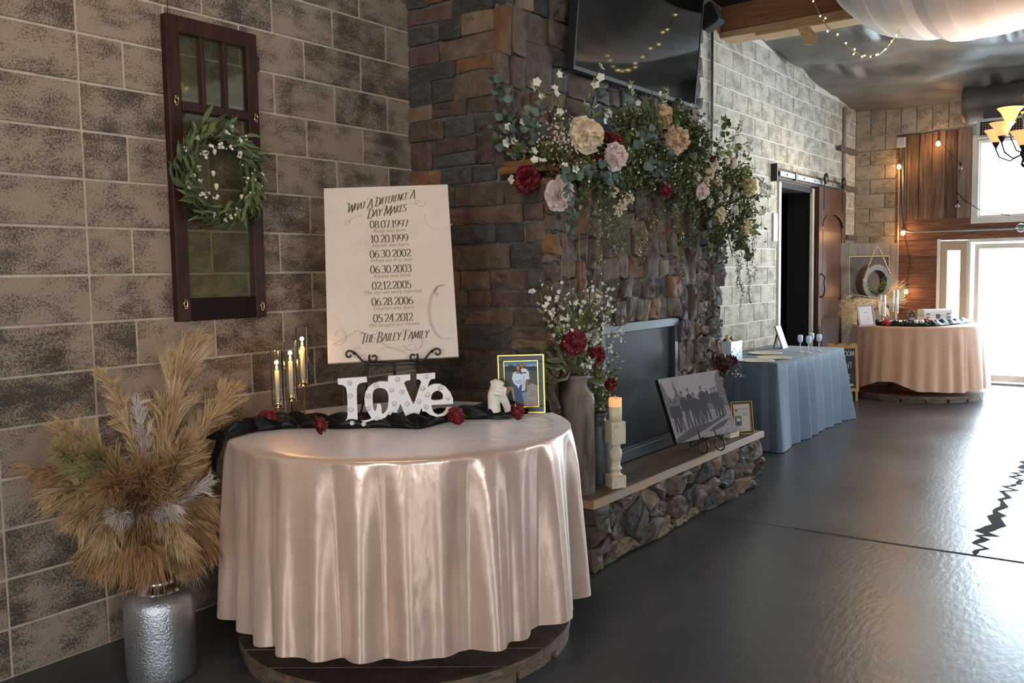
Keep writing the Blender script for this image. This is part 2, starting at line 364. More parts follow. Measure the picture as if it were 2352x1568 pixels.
M['pcream'] = mat('petal_cream', (.74, .58, .37), .6, col2=(.80, .68, .48), scale=20, sss=.15)
M['ppeach'] = mat('petal_peach', (.68, .45, .27), .6, col2=(.76, .56, .38), scale=20, sss=.15)
M['ppink'] = mat('petal_pink', (.74, .54, .47), .6, col2=(.80, .66, .60), scale=20, sss=.15)
M['pred'] = mat('petal_red', (.115, .004, .006), .55, col2=(.19, .008, .010), scale=20)
M['pdark'] = mat('petal_burgundy', (.06, .006, .010), .55)
M['pyel'] = mat('petal_yellow', (.78, .66, .36), .6)
M['can'] = mat('washed_tin', (.215, .165, .125), .6, metal=0, col2=(.085, .055, .036), scale=5, stretch=(3, 3, .6), bump=.4, lo=.48, hi=.66)
M['cangrey'] = mat('zinc_can', (.17, .18, .19), .5, metal=.4, col2=(.10, .105, .11), scale=8)
M['slab'] = mat('hearth_slab', (.19, .125, .075), .42, col2=(.10, .068, .045), scale=3.5, stretch=(1, 2.5, 1), bump=.15, third=(.30, .22, .15), lo=.3, hi=.7)
M['slabedge'] = mat('hearth_slab_edge', (.42, .25, .13), .45, col2=(.34, .26, .19), scale=4)
M['firebox'] = mat('firebox_glass', (.010, .014, .020), .24, spec=.42)
M['fireframe'] = mat('firebox_frame', (.020, .024, .030), .38)
M['screen'] = mat('tv_screen', (.004, .004, .005), .06, spec=.6)
M['creampaint'] = mat('chippy_cream', (.72, .62, .46), .6, col2=(.55, .40, .24), scale=26, lo=.55, hi=.75)
M['doorwood'] = mat('door_mahogany', (.060, .021, .011), .30, col2=(.125, .048, .026), scale=4, stretch=(6, 6, .5), bump=.1)
M['orangewood'] = mat('orange_wood', (.50, .25, .09), .45, col2=(.42, .19, .06), scale=6)
M['rustic'] = mat('rustic_door', (.13, .09, .055), .7, col2=(.20, .15, .10), scale=5, stretch=(5, 5, .5), bump=.3)
M['rusticdark'] = mat('rustic_panel', (.055, .034, .021), .7, col2=(.095, .062, .042), scale=5, stretch=(5, 5, .5))
M['rope'] = mat('rope', (.50, .36, .20), .9)
M['zincring'] = mat('ring_metal', (.15, .115, .07), .5, metal=.1, col2=(.085, .07, .045), scale=7)
M['wheat'] = mat('wheat', (.72, .55, .30), .8)
M['board'] = mat('chalkboard', (.012, .012, .012), .6)
M['chalk'] = mat('chalk', (.55, .55, .52), .8)
M['plate'] = mat('plate_gold_rim', (.80, .78, .68), .35, col2=(.7, .66, .5), scale=6)
M['plaswhite'] = mat('plastic_white', (.70, .78, .92), .3)
M['amber'] = mat('amber_glass', (.85, .38, .12), .4, emis=1.1, ecol=(1.0, .50, .20), col2=(.9, .5, .2), scale=30)
M['amberhot'] = emit_mat('lamp_hot', (1, .72, .38), 12)
M['grey'] = mat('grey_box', (.45, .46, .48), .5)
M['beige'] = mat('beige', (.62, .52, .38), .6)
M['brownpaint'] = mat('brown_strap', (.10, .08, .065), .6)
M['duct'] = mat('duct_metal', (.22, .19, .16), .45, metal=.5, col2=(.15, .13, .11), scale=4)
# ================================================================== SETTING
B = 0.2032
def ceil_z(x): return 3.83 + .085*(10.7-x)
XL, XR, YF = -6.0, 11.42, -9.0
# ---- floor
mb = MB(); mb.bx(XL, 14, YF-.2, .3, -.15, 0.0); floor = struct('floor', mb, M['concrete'])
# expansion joint and the jagged crack, thin dark channels lying in the slab
mb = MB(); P = [(3.345, -1.30), (3.36, -1.9), (3.375, -2.5), (3.40, -2.89), (3.415, -3.2), (3.45, -4.6), (3.5, -9)]
for a, b in zip(P[:-1], P[1:]):
    w = .006 if a[1] > -1.8 else .015
    mb.add([(a[0]-w, a[1], .0012), (a[0]+w, a[1], .0012), (b[0]+w, b[1], .0012), (b[0]-w, b[1], .0012)], [(0, 3, 2, 1)])
part('floor_joint', mb, M['crackfill'], floor)
mb = MB(); x = 3.42; y = -2.89; pts = [(x, y, .006)]
while x < 8.2:
    dx = random.uniform(.04, .10); x += dx; t = (x-3.43)/2.69; base = -2.89+.078*t
    y = base + random.uniform(-.05, .05)*(1.0 if x < 6 else .6); w = .040 if .45 < x-3.4 < 1.05 else .017*random.uniform(.7, 1.5); pts.append((x, y, w))
for a, b in zip(pts[:-1], pts[1:]):
    mb.add([(a[0], a[1]-a[2], .0015), (b[0], b[1]-b[2], .0015), (b[0], b[1]+b[2], .0015), (a[0], a[1]+a[2], .0015)], [(0, 1, 2, 3)])
part('floor_crack', mb, M['crackfill'], floor)
mb = MB()
for _ in range(26):     # short surface checks and chips
    cx = random.uniform(1.2, 9); cy = random.uniform(-3.4, -1.6); a = random.uniform(0, PI); l = random.uniform(.015, .07); w = random.uniform(.001, .003)
    mb.add([(cx-l*math.cos(a), cy-l*math.sin(a), .0011), (cx+w, cy-w, .0011), (cx+l*math.cos(a), cy+l*math.sin(a), .0011), (cx-w, cy+w, .0011)], [(0, 1, 2, 3)])
part('floor_chips', mb, M['crackfill'], floor, kind='stuff')
# ---- block walls
def wall_backing(name, x0, x1, m, holes=()):
    mb = MB(); zt = 5.6
    if not holes: mb.bx(x0, x1, .005, .3, 0, zt)
    else:
        hx0, hx1, hz = holes
        mb.bx(x0, hx0, .005, .3, 0, zt); mb.bx(hx1, x1, .005, .3, 0, zt); mb.bx(hx0, hx1, .005, .3, hz, zt)
    return struct(name, mb, m)
J = .0058
def blk_mesh(name, w, m, h=B): mb = MB(); mb.box((0, .017, 0), (w-2*J, .034, h-2*J), None, 0, .003); return mesh_of(name, mb, m)
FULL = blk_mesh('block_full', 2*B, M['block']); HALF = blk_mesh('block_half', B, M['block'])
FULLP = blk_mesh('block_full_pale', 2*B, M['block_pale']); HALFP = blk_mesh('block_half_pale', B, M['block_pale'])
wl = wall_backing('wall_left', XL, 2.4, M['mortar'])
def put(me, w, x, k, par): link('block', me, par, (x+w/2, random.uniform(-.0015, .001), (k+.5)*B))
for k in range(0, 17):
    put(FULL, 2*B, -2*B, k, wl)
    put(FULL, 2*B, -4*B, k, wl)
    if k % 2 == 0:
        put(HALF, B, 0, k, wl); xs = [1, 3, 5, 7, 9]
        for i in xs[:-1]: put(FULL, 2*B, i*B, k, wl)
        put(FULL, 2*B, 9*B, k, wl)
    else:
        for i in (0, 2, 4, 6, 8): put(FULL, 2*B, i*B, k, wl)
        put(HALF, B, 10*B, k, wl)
DX0, DX1, DZ = 8.24, 9.47, 2.60
wb = wall_backing('wall_back', 4.2, 14.2, M['mortar_pale'], (DX0, DX1, DZ))
for k in range(0, 21):
    i = 22 + (k % 2)
    while i*B < 10.72:
        x0, x1 = i*B, min((i+2)*B, 10.72); zc = (k+.5)*B
        if (zc+B/2 > ceil_z(x0)+.12): i += 2; continue
        if k*B < DZ and x1 > DX0 and x0 < DX1:      # cut at the doorway
            if x0 < DX0-.05: x1 = DX0
            elif x1 > DX1+.05: x0 = DX1
            else: i += 2; continue
        w = x1-x0
        if abs(w-2*B) < 1e-4: link('block', FULLP, wb, (x0+B, random.uniform(-.001, .001), zc))
        elif w > .06:
            mb = MB(); mb.box((0, .017, 0), (w-2*J, .034, B-2*J), None, 0, .003); part('block', mb, M['block_pale'], wb, (x0+w/2, 0, zc))
        i += 2
# set-back strip of wall in the corner behind the conduit
mb = MB()
for k in range(0, 19):
    part_ = MB(); part_.box((0, .017, 0), (.60, .034, B-2*J), None, 0, .003); part('block', part_, M['block_pale'], wb, (11.06, .0, (k+.5)*B))
mb = MB(); mb.tube([(10.74, -.02, 0), (10.74, -.02, 3.8)], .028, 8); mb.bx(10.765, 10.80, -.03, 0, 0, 3.8)
part('corner_pipe', mb, M['tanframe'], wb)
for z, x0 in ((3.22, 10.42), (2.70, 10.60), (2.02, 10.80)):
    mb = MB(); mb.bx(x0, 11.22, -.075, -.04, z-.035, z+.035, 0, .004); mb.bx(x0+.02, x0+.05, -.04, .0, z-.02, z+.02); mb.bx(11.17, 11.2, -.04, .0, z-.02, z+.02)
    part('wall_strap', mb, M['brownpaint'], wb)
# room beyond the sliding door: dark passage
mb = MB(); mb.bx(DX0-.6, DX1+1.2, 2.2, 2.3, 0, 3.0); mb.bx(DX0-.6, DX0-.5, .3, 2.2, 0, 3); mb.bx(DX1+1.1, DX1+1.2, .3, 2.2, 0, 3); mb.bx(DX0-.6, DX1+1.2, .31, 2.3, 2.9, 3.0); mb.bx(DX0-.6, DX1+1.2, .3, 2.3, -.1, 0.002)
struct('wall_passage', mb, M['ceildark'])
# ---- end wall (X = 11.4) with window, sidelight and door
WY0, WY1, WZ0, WZ1 = -1.52, -3.30, 2.16, 3.34     # window rough opening
SY0, SY1, SZ = -1.13, -1.49, 1.95                 # sidelight
GY0, GY1, GZ = -1.49, -3.35, 1.96                 # doors
mb = MB()
x0, x1 = 11.405, 11.6
mb.bx(x0, x1, .3, SY0, 0, 4.8); mb.bx(x0, x1, SY0, GY1, SZ, WZ0); mb.bx(x0, x1, SY0, WY0, WZ0, WZ1); mb.bx(x0, x1, WY1, GY1, WZ0, WZ1); mb.bx(x0, x1, SY0, GY1, WZ1, 4.8); mb.bx(x0, x1, GY1, YF, 0, 4.8)
wr = struct('wall_right', mb, M['mortar_pale'])
def eblock(y0, y1, z0, z1, me=None, m='block_end'):
    mb = MB(); mb.box((.017, 0, 0), (.034, abs(y1-y0)-2*J, abs(z1-z0)-2*J), None, 0, .003); part('block', mb, M[m], wr, (11.371, (y0+y1)/2, (z0+z1)/2))
for k in range(0, 17):
    z0 = k*B; e = -.58
    if k % 2: eblock(0, -B, z0, z0+B); eblock(-B, e, z0, z0+B)
    else: eblock(0, -2*B, z0, z0+B); eblock(-2*B, e, z0, z0+B)
y = 0
while y > -1.9:
    eblock(y, y-B*1.0, 3.46, 3.88); y -= B
# barn boards: vertical beside the window
ys = [-.58, -.70, -.86, -1.02, -1.19, -1.34, -1.52]
for i, (a, b) in enumerate(zip(ys[:-1], ys[1:])):
    mb = MB(); mb.box((0, 0, 0), (.03, abs(b-a)-.008, 3.44-2.25+random.uniform(-.02, .02)), None, 0, .004)
    part('plank', mb, M['barngrey' if i == 5 else 'barn'], wr, (11.385-random.uniform(0, .012), (a+b)/2, 2.845))
# horizontal boards between window and doors, and left of the sidelight
zs = [2.25, 2.10, 1.96]
for a, b in zip(zs[:-1], zs[1:]):
    mb = MB(); mb.box((0, 0, 0), (.034, 2.98, a-b-.006), None, 0, .004); part('plank', mb, M['barnh'], wr, (11.383, -.585-1.49, (a+b)/2))
zs = [1.96, 1.74, 1.50, 1.30, 1.12, .93, .74, .55, .36, .18, 0.0]
for i, (a, b) in enumerate(zip(zs[:-1], zs[1:])):
    mb = MB(); mb.box((0, 0, 0), (.03, .535, a-b-.006), None, 0, .004); part('plank', mb, M['barnh'], wr, (11.385-random.uniform(0, .008), -.585-.27, (a+b)/2))
mb = MB(); mb.bx(11.36, 11.40, -.555, -.585, 0, 3.44, 0, .003); part('plank', mb, M['barnh'], wr)
# window
mb = MB(); fx0, fx1 = 11.36, 11.46
for (a, b, c, d) in ((WY0, WY0-.085, WZ0, WZ1), (WY1+.085, WY1, WZ0, WZ1), (WY0, WY1, WZ1-.09, WZ1), (WY0, WY1, WZ0, WZ0+.09)): mb.bx(fx0, fx1, a, b, c, d, 0, .006)
for (a, b, c, d) in ((WY0-.085, WY0-.10, WZ0+.09, WZ1-.09), (WY0-.09, WY1+.09, WZ1-.11, WZ1-.09), (WY0-.09, WY1+.09, WZ0+.09, WZ0+.11)): mb.bx(11.40, 11.44, a, b, c, d)
win = struct('window_1', mb, M['whitepaint'])
mb = MB(); mb.bx(11.425, 11.429, WY0-.085, WY1+.085, WZ0+.09, WZ1-.09); part('window_pane', mb, M['pane'], win)
# sidelight
mb = MB()
for (a, b, c, d) in ((SY0-.02, SY0-.11, 0, SZ-.01), (SY1+.09, SY1, 0, SZ-.01), (SY0-.02, SY1, SZ-.14, SZ-.01), (SY0-.02, SY1, 0, .25)): mb.bx(11.37, 11.45, a, b, c, d, 0, .008)
win2 = struct('window_2', mb, M['tanframe'])
mb = MB(); mb.bx(11.36, 11.47, SY0+.02, SY0-.02, 0, SZ+.02, 0, .004); part('window_frame', mb, M['whitepaint'], win2)
mb = MB(); mb.bx(11.42, 11.424, SY0-.11, SY1+.09, .25, SZ-.14); part('window_pane', mb, M['pane'], win2)
# doors: white framed, fully glazed
mb = MB()
for (a, b, c, d) in ((GY0, GY0-.04, 0, GZ), (GY1+.04, GY1, 0, GZ), (GY0, GY1, GZ-.05, GZ)): mb.bx(11.38, 11.50, a, b, c, d, 0, .006)
dr = struct('door_1', mb, M['whitepaint'])
mb = MB(); mb.bx(11.30, 11.52, GY0, GY1, 0.002, .022, 0, .004); part('door_sill', mb, M['galv'], dr)
for a, b in ((GY0-.08, -2.50), (-2.52, GY1+.08)):
    mb = MB()
    for (c, d, e, f) in ((a, a-.06, .03, GZ-.07), (b+.06, b, .03, GZ-.07), (a, b, GZ-.14, GZ-.07), (a, b, .03, .12)): mb.bx(11.40, 11.44, c, d, e, f, 0, .006)
    lf = part('door_leaf', mb, M['whitepaint'], dr)
    mb = MB(); mb.bx(11.418, 11.422, a-.06, b+.06, .12, GZ-.14); part('door_pane', mb, M['pane'], lf)
# ---- remaining walls, ceiling
mb = MB(); mb.bx(XL-.2, XL, YF, -5.55, 0, 5.6); mb.bx(XL-.2, XL, -3.65, .3, 0, 5.6); mb.bx(XL-.2, XL, -5.55, -3.65, 0, 1.05); mb.bx(XL-.2, XL, -5.55, -3.65, 2.95, 5.6); struct('wall_front', mb, M['block_end'])
mb = MB(); y0, y1 = YF-.2, YF
ops = [(-4.6, -2.6, 1.0, 3.0), (8.3, 11.1, .8, 3.0)]
xx = XL
for (a, b, c, d) in ops: mb.bx(xx, a, y0, y1, 0, 5.6); mb.bx(a, b, y0, y1, 0, c); mb.bx(a, b, y0, y1, d, 5.6); xx = b
mb.bx(xx, 14, y0, y1, 0, 5.6); struct('wall_side', mb, M['block_end'])
# ceiling: loose dark membrane, ballooned between its fixings
def cfn(u, v):
    x = -6+20*u; y = .25-9.6*v
    z = ceil_z(x)+.02
    if x > 6.7:
        ph = (x*1.55); w = abs(math.sin(ph*PI/2+.25*math.sin(y*2.1)))
        z += -.085*w*w*(.6+.4*math.sin(y*1.7+x)) + .016*math.sin(y*5+math.sin(x*3)*2.0) + .007*math.sin(x*14+y*4)
        tk = math.sin(x*2.3+1.2*math.sin(y*1.3))*math.sin(y*3.1+x); z += .045*max(0, tk-.72)/.28*math.sin(y*26)
    if y > -.05: z = max(z, ceil_z(x))
    return (x, y, z+.03)
mb = MB(); mb.grid(cfn, 420, 200); mb.F = [tuple(reversed(f)) for f in mb.F]
for i, f in enumerate(mb.F):
    if mb.V[f[0]][0] < 6.62: mb.M[i] = 1
struct('ceiling', mb, [M['ceiling'], M['ceildark']])
mb = MB(); mb.bx(11.30, 11.40, -1.9, 0, 3.88, 3.96); struct('trim_1', mb, M['beam'])
# ---- timber roof beam running out from the back wall
t = thing('roof_beam', 'dark red-brown timber roof beam running out from the pale block wall under the ceiling', 'beam', (6.72, -.4, 3.90), world=True)
mb = MB(); mb.bx(6.60, 6.86, .02, -8.9, 3.98, 4.30, 0, .01); part('beam_body', mb, M['beam'], t)
mb = MB(); mb.bx(6.585, 6.875, .02, -8.9, 3.915, 3.98, 0, .006); part('beam_board', mb, M['palewood'], t)
mb = MB(); mb.bx(6.60, 6.86, -.36, -8.9, 3.885, 3.916, 0, .006); part('beam_board', mb, M['palewood'], t)
p = at(1855, 75, x=6.55); mb = MB(); mb.prism([(-.10, .07), (.02, .05), (.10, -.05), (.06, -.12), (-.02, -.11)], -.008, .008); mb.xf(Matrix.Rotation(R_(-60), 4, 'Z')); part('splice_tag', mb, M['palewood'], t, tuple(p))
mb = MB(); mb.tube([(6.58, -.05, 4.25), (6.58, -.9, 4.27), (6.58, -2, 4.285), (6.58, -4, 4.28)], .008, 6); part('cable', mb, M['galv'], t)
# ================================================================== STONE MASONRY
def clip(poly, a, b, c):          # keep a*x+b*y<=c
    out = []
    for i in range(len(poly)):
        p, q = poly[i], poly[(i+1) % len(poly)]; dp = a*p[0]+b*p[1]-c; dq = a*q[0]+b*q[1]-c
        if dp <= 0: out.append(p)
        if dp*dq < 0: s = dp/(dp-dq); out.append((p[0]+(q[0]-p[0])*s, p[1]+(q[1]-p[1])*s))
    return out
def shrink(poly, g):
    cx = sum(p[0] for p in poly)/len(poly); cy = sum(p[1] for p in poly)/len(poly); out = poly
    n = len(poly)
    ar = sum(poly[i][0]*poly[(i+1) % n][1]-poly[(i+1) % n][0]*poly[i][1] for i in range(n))
    sgn = 1 if ar > 0 else -1
    for i in range(n):
        p, q = poly[i], poly[(i+1) % n]; dx, dy = q[0]-p[0], q[1]-p[1]; l = math.hypot(dx, dy)
        if l < 1e-6: continue
        nx, ny = sgn*dy/l, -sgn*dx/l; out = clip(out, nx, ny, nx*p[0]+ny*p[1]-g)
        if len(out) < 3: return []
    return out
def stone_obj(poly, frame, depth, m, parent, rough=1.0, name='stone'):
    O, U, V, N = [np.array(a, float) for a in frame]
    n = len(poly); q = []
    for i in range(n):      # chamfered, slightly wandering outline
        p, a = np.array(poly[i]), np.array(poly[(i+1) % n]); l = np.linalg.norm(a-p); c = min(.22, .009/max(l, 1e-6))
        q.append(p+(a-p)*c); 
        if l > .09: q.append((p+a)/2 + np.random.normal(0, .004*rough, 2))
        q.append(a-(a-p)*c)
    q = np.array(q); c = q.mean(0); k = len(q); size = min(q.ptp(0)) if hasattr(q, 'ptp') else min(np.ptp(q, axis=0))
    tiltu, tiltv = np.random.normal(0, .10*rough, 2)
    def h(p, base): d = p-c; return base + float(d[0]*tiltu+d[1]*tiltv)*.6
    pts = []
    zr = [depth*.80+np.random.normal(0, .0022*rough) for p in q]
    for p in q: pts.append((p, -.02))
    for p, z_ in zip(q, zr): pts.append((p, z_+h(p, 0)*.8))
    i2 = max(.2, 1-.010/max(size/2, .02))
    for p in q: pp = c+(p-c)*i2+np.random.normal(0, .001, 2); pts.append((pp, h(pp, depth)+np.random.normal(0, .0022*rough)))
    i3 = i2*.55
    for p in q: pp = c+(p-c)*i3+np.random.normal(0, .004, 2); pts.append((pp, h(pp, depth*1.04)+np.random.normal(0, .0055*rough)))
    pts.append((c, h(c, depth*1.04)+np.random.normal(0, .005*rough)))
    for p, z_ in zip(q, zr): pts.append((p, z_+h(p, 0)*.8))
    Vv = [O+U*p[0]+V*p[1]+N*z for p, z in pts]; F = []
    e_ = 4*k+1
    for j in range(k): F.append((j, (j+1) % k, k+(j+1) % k, k+j)); F.append((e_+j, e_+(j+1) % k, 2*k+(j+1) % k, 2*k+j)); F.append((2*k+j, 2*k+(j+1) % k, 3*k+(j+1) % k, 3*k+j)); F.append((3*k+j, 3*k+(j+1) % k, 4*k))
    if np.dot(np.cross(U, V), N) < 0: F = [tuple(reversed(f)) for f in F]
    mb = MB(); mb.add(Vv, F, 0, True)
    o = part(name, mb, m, parent); return o
def guillotine(x0, x1, y0, y1, maxw, maxh, minw, minh, out, vert=0.25):
    w, h = x1-x0, y1-y0
    big = w > maxw or h > maxh
    if not big or (w < 2*minw and h < 2*minh): out.append((x0, x1, y0, y1)); return
    cutx = (w/maxw > h/maxh)
    if random.random() < vert: cutx = not cutx
    if cutx and w < 2*minw: cutx = False
    if not cutx and h < 2*minh: cutx = True
    if cutx and w < 2*minw: out.append((x0, x1, y0, y1)); return
    if cutx: c = x0+w*random.uniform(.36, .64); guillotine(x0, c, y0, y1, maxw, maxh, minw, minh, out, vert); guillotine(c, x1, y0, y1, maxw, maxh, minw, minh, out, vert)
    else: c = y0+h*random.uniform(.36, .64); guillotine(x0, x1, y0, c, maxw, maxh, minw, minh, out, vert); guillotine(x0, x1, c, y1, maxw, maxh, minw, minh, out, vert)
def rect_poly(r, jit):
    x0, x1, y0, y1 = r; j = lambda: random.uniform(-jit, jit)
    return [(x0+j(), y0+j()), (x1+j(), y0+j()), (x1+j(), y1+j()), (x0+j(), y1+j())]
def pick(w): return STONE[random.choices(range(5), w)[0]]
FP = thing('stone_fireplace', 'tall dark ledgestone chimney breast with glass-fronted firebox between the two block walls', 'fireplace', (3.2, -.6, 0), world=True)
CX0, CX1, LX1, UY, LY = 2.03, 4.62, 4.32, -.67, -.985
mb = MB(); mb.bx(CX0, CX1, UY, .02, 0, 5.0); FX0, FX1, FZ0, FZ1 = 2.56, 3.58, .38, 1.285
mb.bx(CX0, FX0, LY, UY, 0, 2.12); mb.bx(FX1, LX1, LY, UY, 0, 2.12); mb.bx(FX0, FX1, LY, UY, FZ1, 2.12); mb.bx(FX0, FX1, LY, UY, 0, FZ0)
part('masonry_core', mb, M['stone_mortar'], FP)
# left flank: coursed ledgestone
fr = ((CX0, 0, 0), (0, -1, 0), (0, 0, 1), (-1, 0, 0)); z = 0.0
while z < 3.7:
    h = random.choice([.075, .09, .10, .12, .14, .17]); wtot = .985 if z < 2.12 else .66
    if z < 2.12 < z+h: h = 2.12-z
    if h < .05: z += h; continue
    x = .0; 
    while x < wtot-.01:
        w = random.uniform(.16, .46)
        if wtot-(x+w) < .12: w = wtot-x
        if z > .75 or x > .4:
            sub = [(z, z+h)] if (h < .13 or random.random() < .6) else [(z, z+h*.5), (z+h*.5, z+h)]
            for (a, b) in sub:
                p = shrink(rect_poly((x, x+w, a, b), .007), .0045)
                if p: stone_obj(p, fr, random.uniform(.012, .035), pick((.36, .30, .22, .06, .06)), FP, .8)
        x += w
    z += h
# upper front
fr = ((CX0-.02, UY, 0), (1, 0, 0), (0, 0, 1), (0, -1, 0)); out = []
guillotine(0, .5, 2.2, 4.2, .26, .34, .10, .10, out, .25); guillotine(.5, CX1-CX0+.03, 2.2, 2.95, .42, .17, .10, .07, out, .2); guillotine(.5, CX1-CX0+.03, 2.95, 4.4, .5, .4, .14, .10, out, .2)
for r in out:
    p = shrink(rect_poly(r, .014), .004)
    if p: stone_obj(p, fr, random.uniform(.015, .05), pick((.20, .34, .14, .16, .16) if r[0] < .6 else (.40, .34, .16, .05, .05)), FP, 1.3)
# lower front around the firebox
fr = ((CX0-.02, LY, 0), (1, 0, 0), (0, 0, 1), (0, -1, 0)); out = []
a0, a1, a2 = FX0-CX0+.02, FX1-CX0+.02, LX1-CX0+.03
guillotine(0, a0-.28, .38, 2.12, .22, .16, .08, .08, out, .2); guillotine(a0-.28, a0, .38, 2.12, .17, .30, .08, .10, out, .3)
guillotine(a0, a1, FZ1+.15, 2.12, .24, .20, .08, .08, out, .45)
for i in range(7):      # soldier course over the opening
    w = (a1-a0)/7; out.append((a0+i*w, a0+(i+1)*w, FZ1, FZ1+.145))
guillotine(a1, a1+.26, .38, 2.12, .14, .30, .06, .10, out, .3); guillotine(a1+.26, a2, .38, 2.12, .18, .15, .07, .07, out, .3)
for r in out:
    p = shrink(rect_poly(r, .018), .003)
    warm = r[0] < a1+.3
    if p: stone_obj(p, fr, random.uniform(.015, .050), pick((.10, .42, .14, .14, .20) if warm else (.28, .42, .14, .06, .10)), FP, 1.6)
# right flank
fr = ((LX1, LY, 0), (0, 1, 0), (0, 0, 1), (1, 0, 0)); out = []; guillotine(0, .3, .38, 2.12, .3, .16, .1, .08, out, .1)
for r in out:
    p = shrink(rect_poly(r, .006), .006)
    if p: stone_obj(p, fr, random.uniform(.01, .03), pick((.4, .3, .2, .05, .05)), FP)
# firebox
mb = MB(); y = LY-.02
mb.bx(FX0, FX0+.05, y, LY+.06, FZ0+.03, FZ1, 0, .004); mb.bx(FX1-.05, FX1, y, LY+.06, FZ0+.03, FZ1, 0, .004); mb.bx(FX0, FX1, y-.008, LY+.06, FZ1-.06, FZ1, 0, .004); mb.bx(FX0, FX1, y-.008, LY+.06, FZ0+.03, FZ0+.10, 0, .004)
part('firebox_frame', mb, M['fireframe'], FP)
mb = MB(); mb.bx(FX0+.05, FX1-.05, y+.03, y+.036, FZ0+.10, FZ1-.06); part('firebox_door', mb, M['firebox'], FP)
mb = MB(); mb.bx(FX0, FX1, LY+.058, LY+.064, FZ0, FZ1); part('firebox_back', mb, M['blackmatte'], FP)
mb = MB()
mb.bx(FX0+.06, FX1-.06, y+.014, y+.03, FZ0+.10, FZ0+.115); part('firebox_trim', mb, M['fireframe'], FP)
# mantel shelf
mb = MB(); mb.bx(CX0-.005, LX1+.05, -1.13, UY+.005, 2.155, 2.225, 0, .006); part('mantel_shelf', mb, M['beam'], FP, label='orange-brown timber mantel shelf')
# ---- raised hearth
HT = thing('raised_hearth', 'raised stone hearth with a worn slab top in front of the fireplace', 'hearth', (3.15, -1.15, 0), world=True)
HX0, HX1, HY = 1.97, 4.29, -1.265
mb = MB(); mb.bx(HX0, HX1, HY, LY, 0, .355); part('hearth_core', mb, M['stone_mortar'], HT)
mb = MB()
def slabfn(u, v):
    x = 1.93+2.41*u; y = -1.33+.35*v; return (x, y, .405)
mb.bx(1.93, 4.335, -1.325, LY-.002, .358, .404, 0, .005); s_ = part('hearth_slab', mb, M['slab'], HT)
mb = MB(); mb.bx(1.925, 4.34, -1.331, -1.325, .360, .402); mb.bx(1.925, 1.93, -1.325, LY-.01, .360, .402); part('slab_edge', mb, M['slabedge'], HT, label='pale orange rough-cut front edge')
def voronoi(x0, x1, y0, y1, seeds, sx=1.0):
    res = []
    for i, s in enumerate(seeds):
        p = [(x0, y0), (x1, y0), (x1, y1), (x0, y1)]
        for j, t in enumerate(seeds):
            if i == j: continue
            dx, dy = (t[0]-s[0])/sx**2, t[1]-s[1]; mx, my = (t[0]+s[0])/2, (t[1]+s[1])/2; p = clip(p, dx, dy, dx*mx+dy*my)
            if len(p) < 3: break
        if len(p) >= 3: res.append(p)
    return res
seeds = []
for i in range(16):
    for j, zz in enumerate((.05, .165, .29)):
        if random.random() < .90: seeds.append((.08+i*.148+random.uniform(-.06, .06)+.06*(j % 2), zz+random.uniform(-.055, .055)))
fr = ((HX0-.03, HY, 0), (1, 0, 0), (0, 0, 1), (0, -1, 0))
for p in voronoi(0, HX1-HX0+.06, .003, .357, seeds, 1.35):
    p = shrink(p, .004)
    if p: stone_obj(p, fr, random.uniform(.02, .06), pick((.20, .44, .18, .05, .13)), HT, 2.6)
fr = ((HX0, LY, 0), (0, -1, 0), (0, 0, 1), (-1, 0, 0)); out = []; guillotine(0, .28, .003, .357, .2, .14, .08, .06, out, .1)
for r in out:
    p = shrink(rect_poly(r, .006), .005)
    if p: stone_obj(p, fr, random.uniform(.012, .03), pick((.4, .4, .2, 0, 0)), HT)
fr = ((HX1, HY, 0), (0, 1, 0), (0, 0, 1), (1, 0, 0)); out = []; guillotine(0, .27, .003, .357, .2, .14, .08, .06, out, .1)
for r in out:
    p = shrink(rect_poly(r, .006), .005)
    if p: stone_obj(p, fr, random.uniform(.012, .05), pick((.4, .3, .2, .0, .1)), HT, 1.6)
# ---- television on the chimney breast, tipped forward
t = thing('television', 'large flat black television mounted high on the chimney breast, tipped forward', 'television', (3.43, -.80, 2.815), (R_(5.5), 0, 0))
w, h = 1.68, .96
mb = MB(); mb.bx(-w/2, w/2, 0, .055, 0, h, 0, .006); part('casing', mb, M['blackmatte'], t)
mb = MB(); b_ = .012
mb.bx(-w/2, w/2, -.008, .0, 0, b_*1.9); mb.bx(-w/2, w/2, -.008, 0, h-b_, h); mb.bx(-w/2, -w/2+b_, -.008, 0, 0, h); mb.bx(w/2-b_, w/2, -.008, 0, 0, h); part('bezel', mb, M['fireframe'], t)
mb = MB(); mb.bx(-w/2+b_, w/2-b_, -.004, -.001, b_*1.9, h-b_); part('screen', mb, M['screen'], t)
mb = MB(); mb.bx(-.2, .2, .055, .10, .25, .7); part('wall_mount', mb, M['black'], t)
mb = MB(); mb.tube([(-.46, .05, .02), (-.47, .07, -.15), (-.55, .09, -.32), (-.62, .10, -.42)], .004, 6); part('cable', mb, M['black'], t)
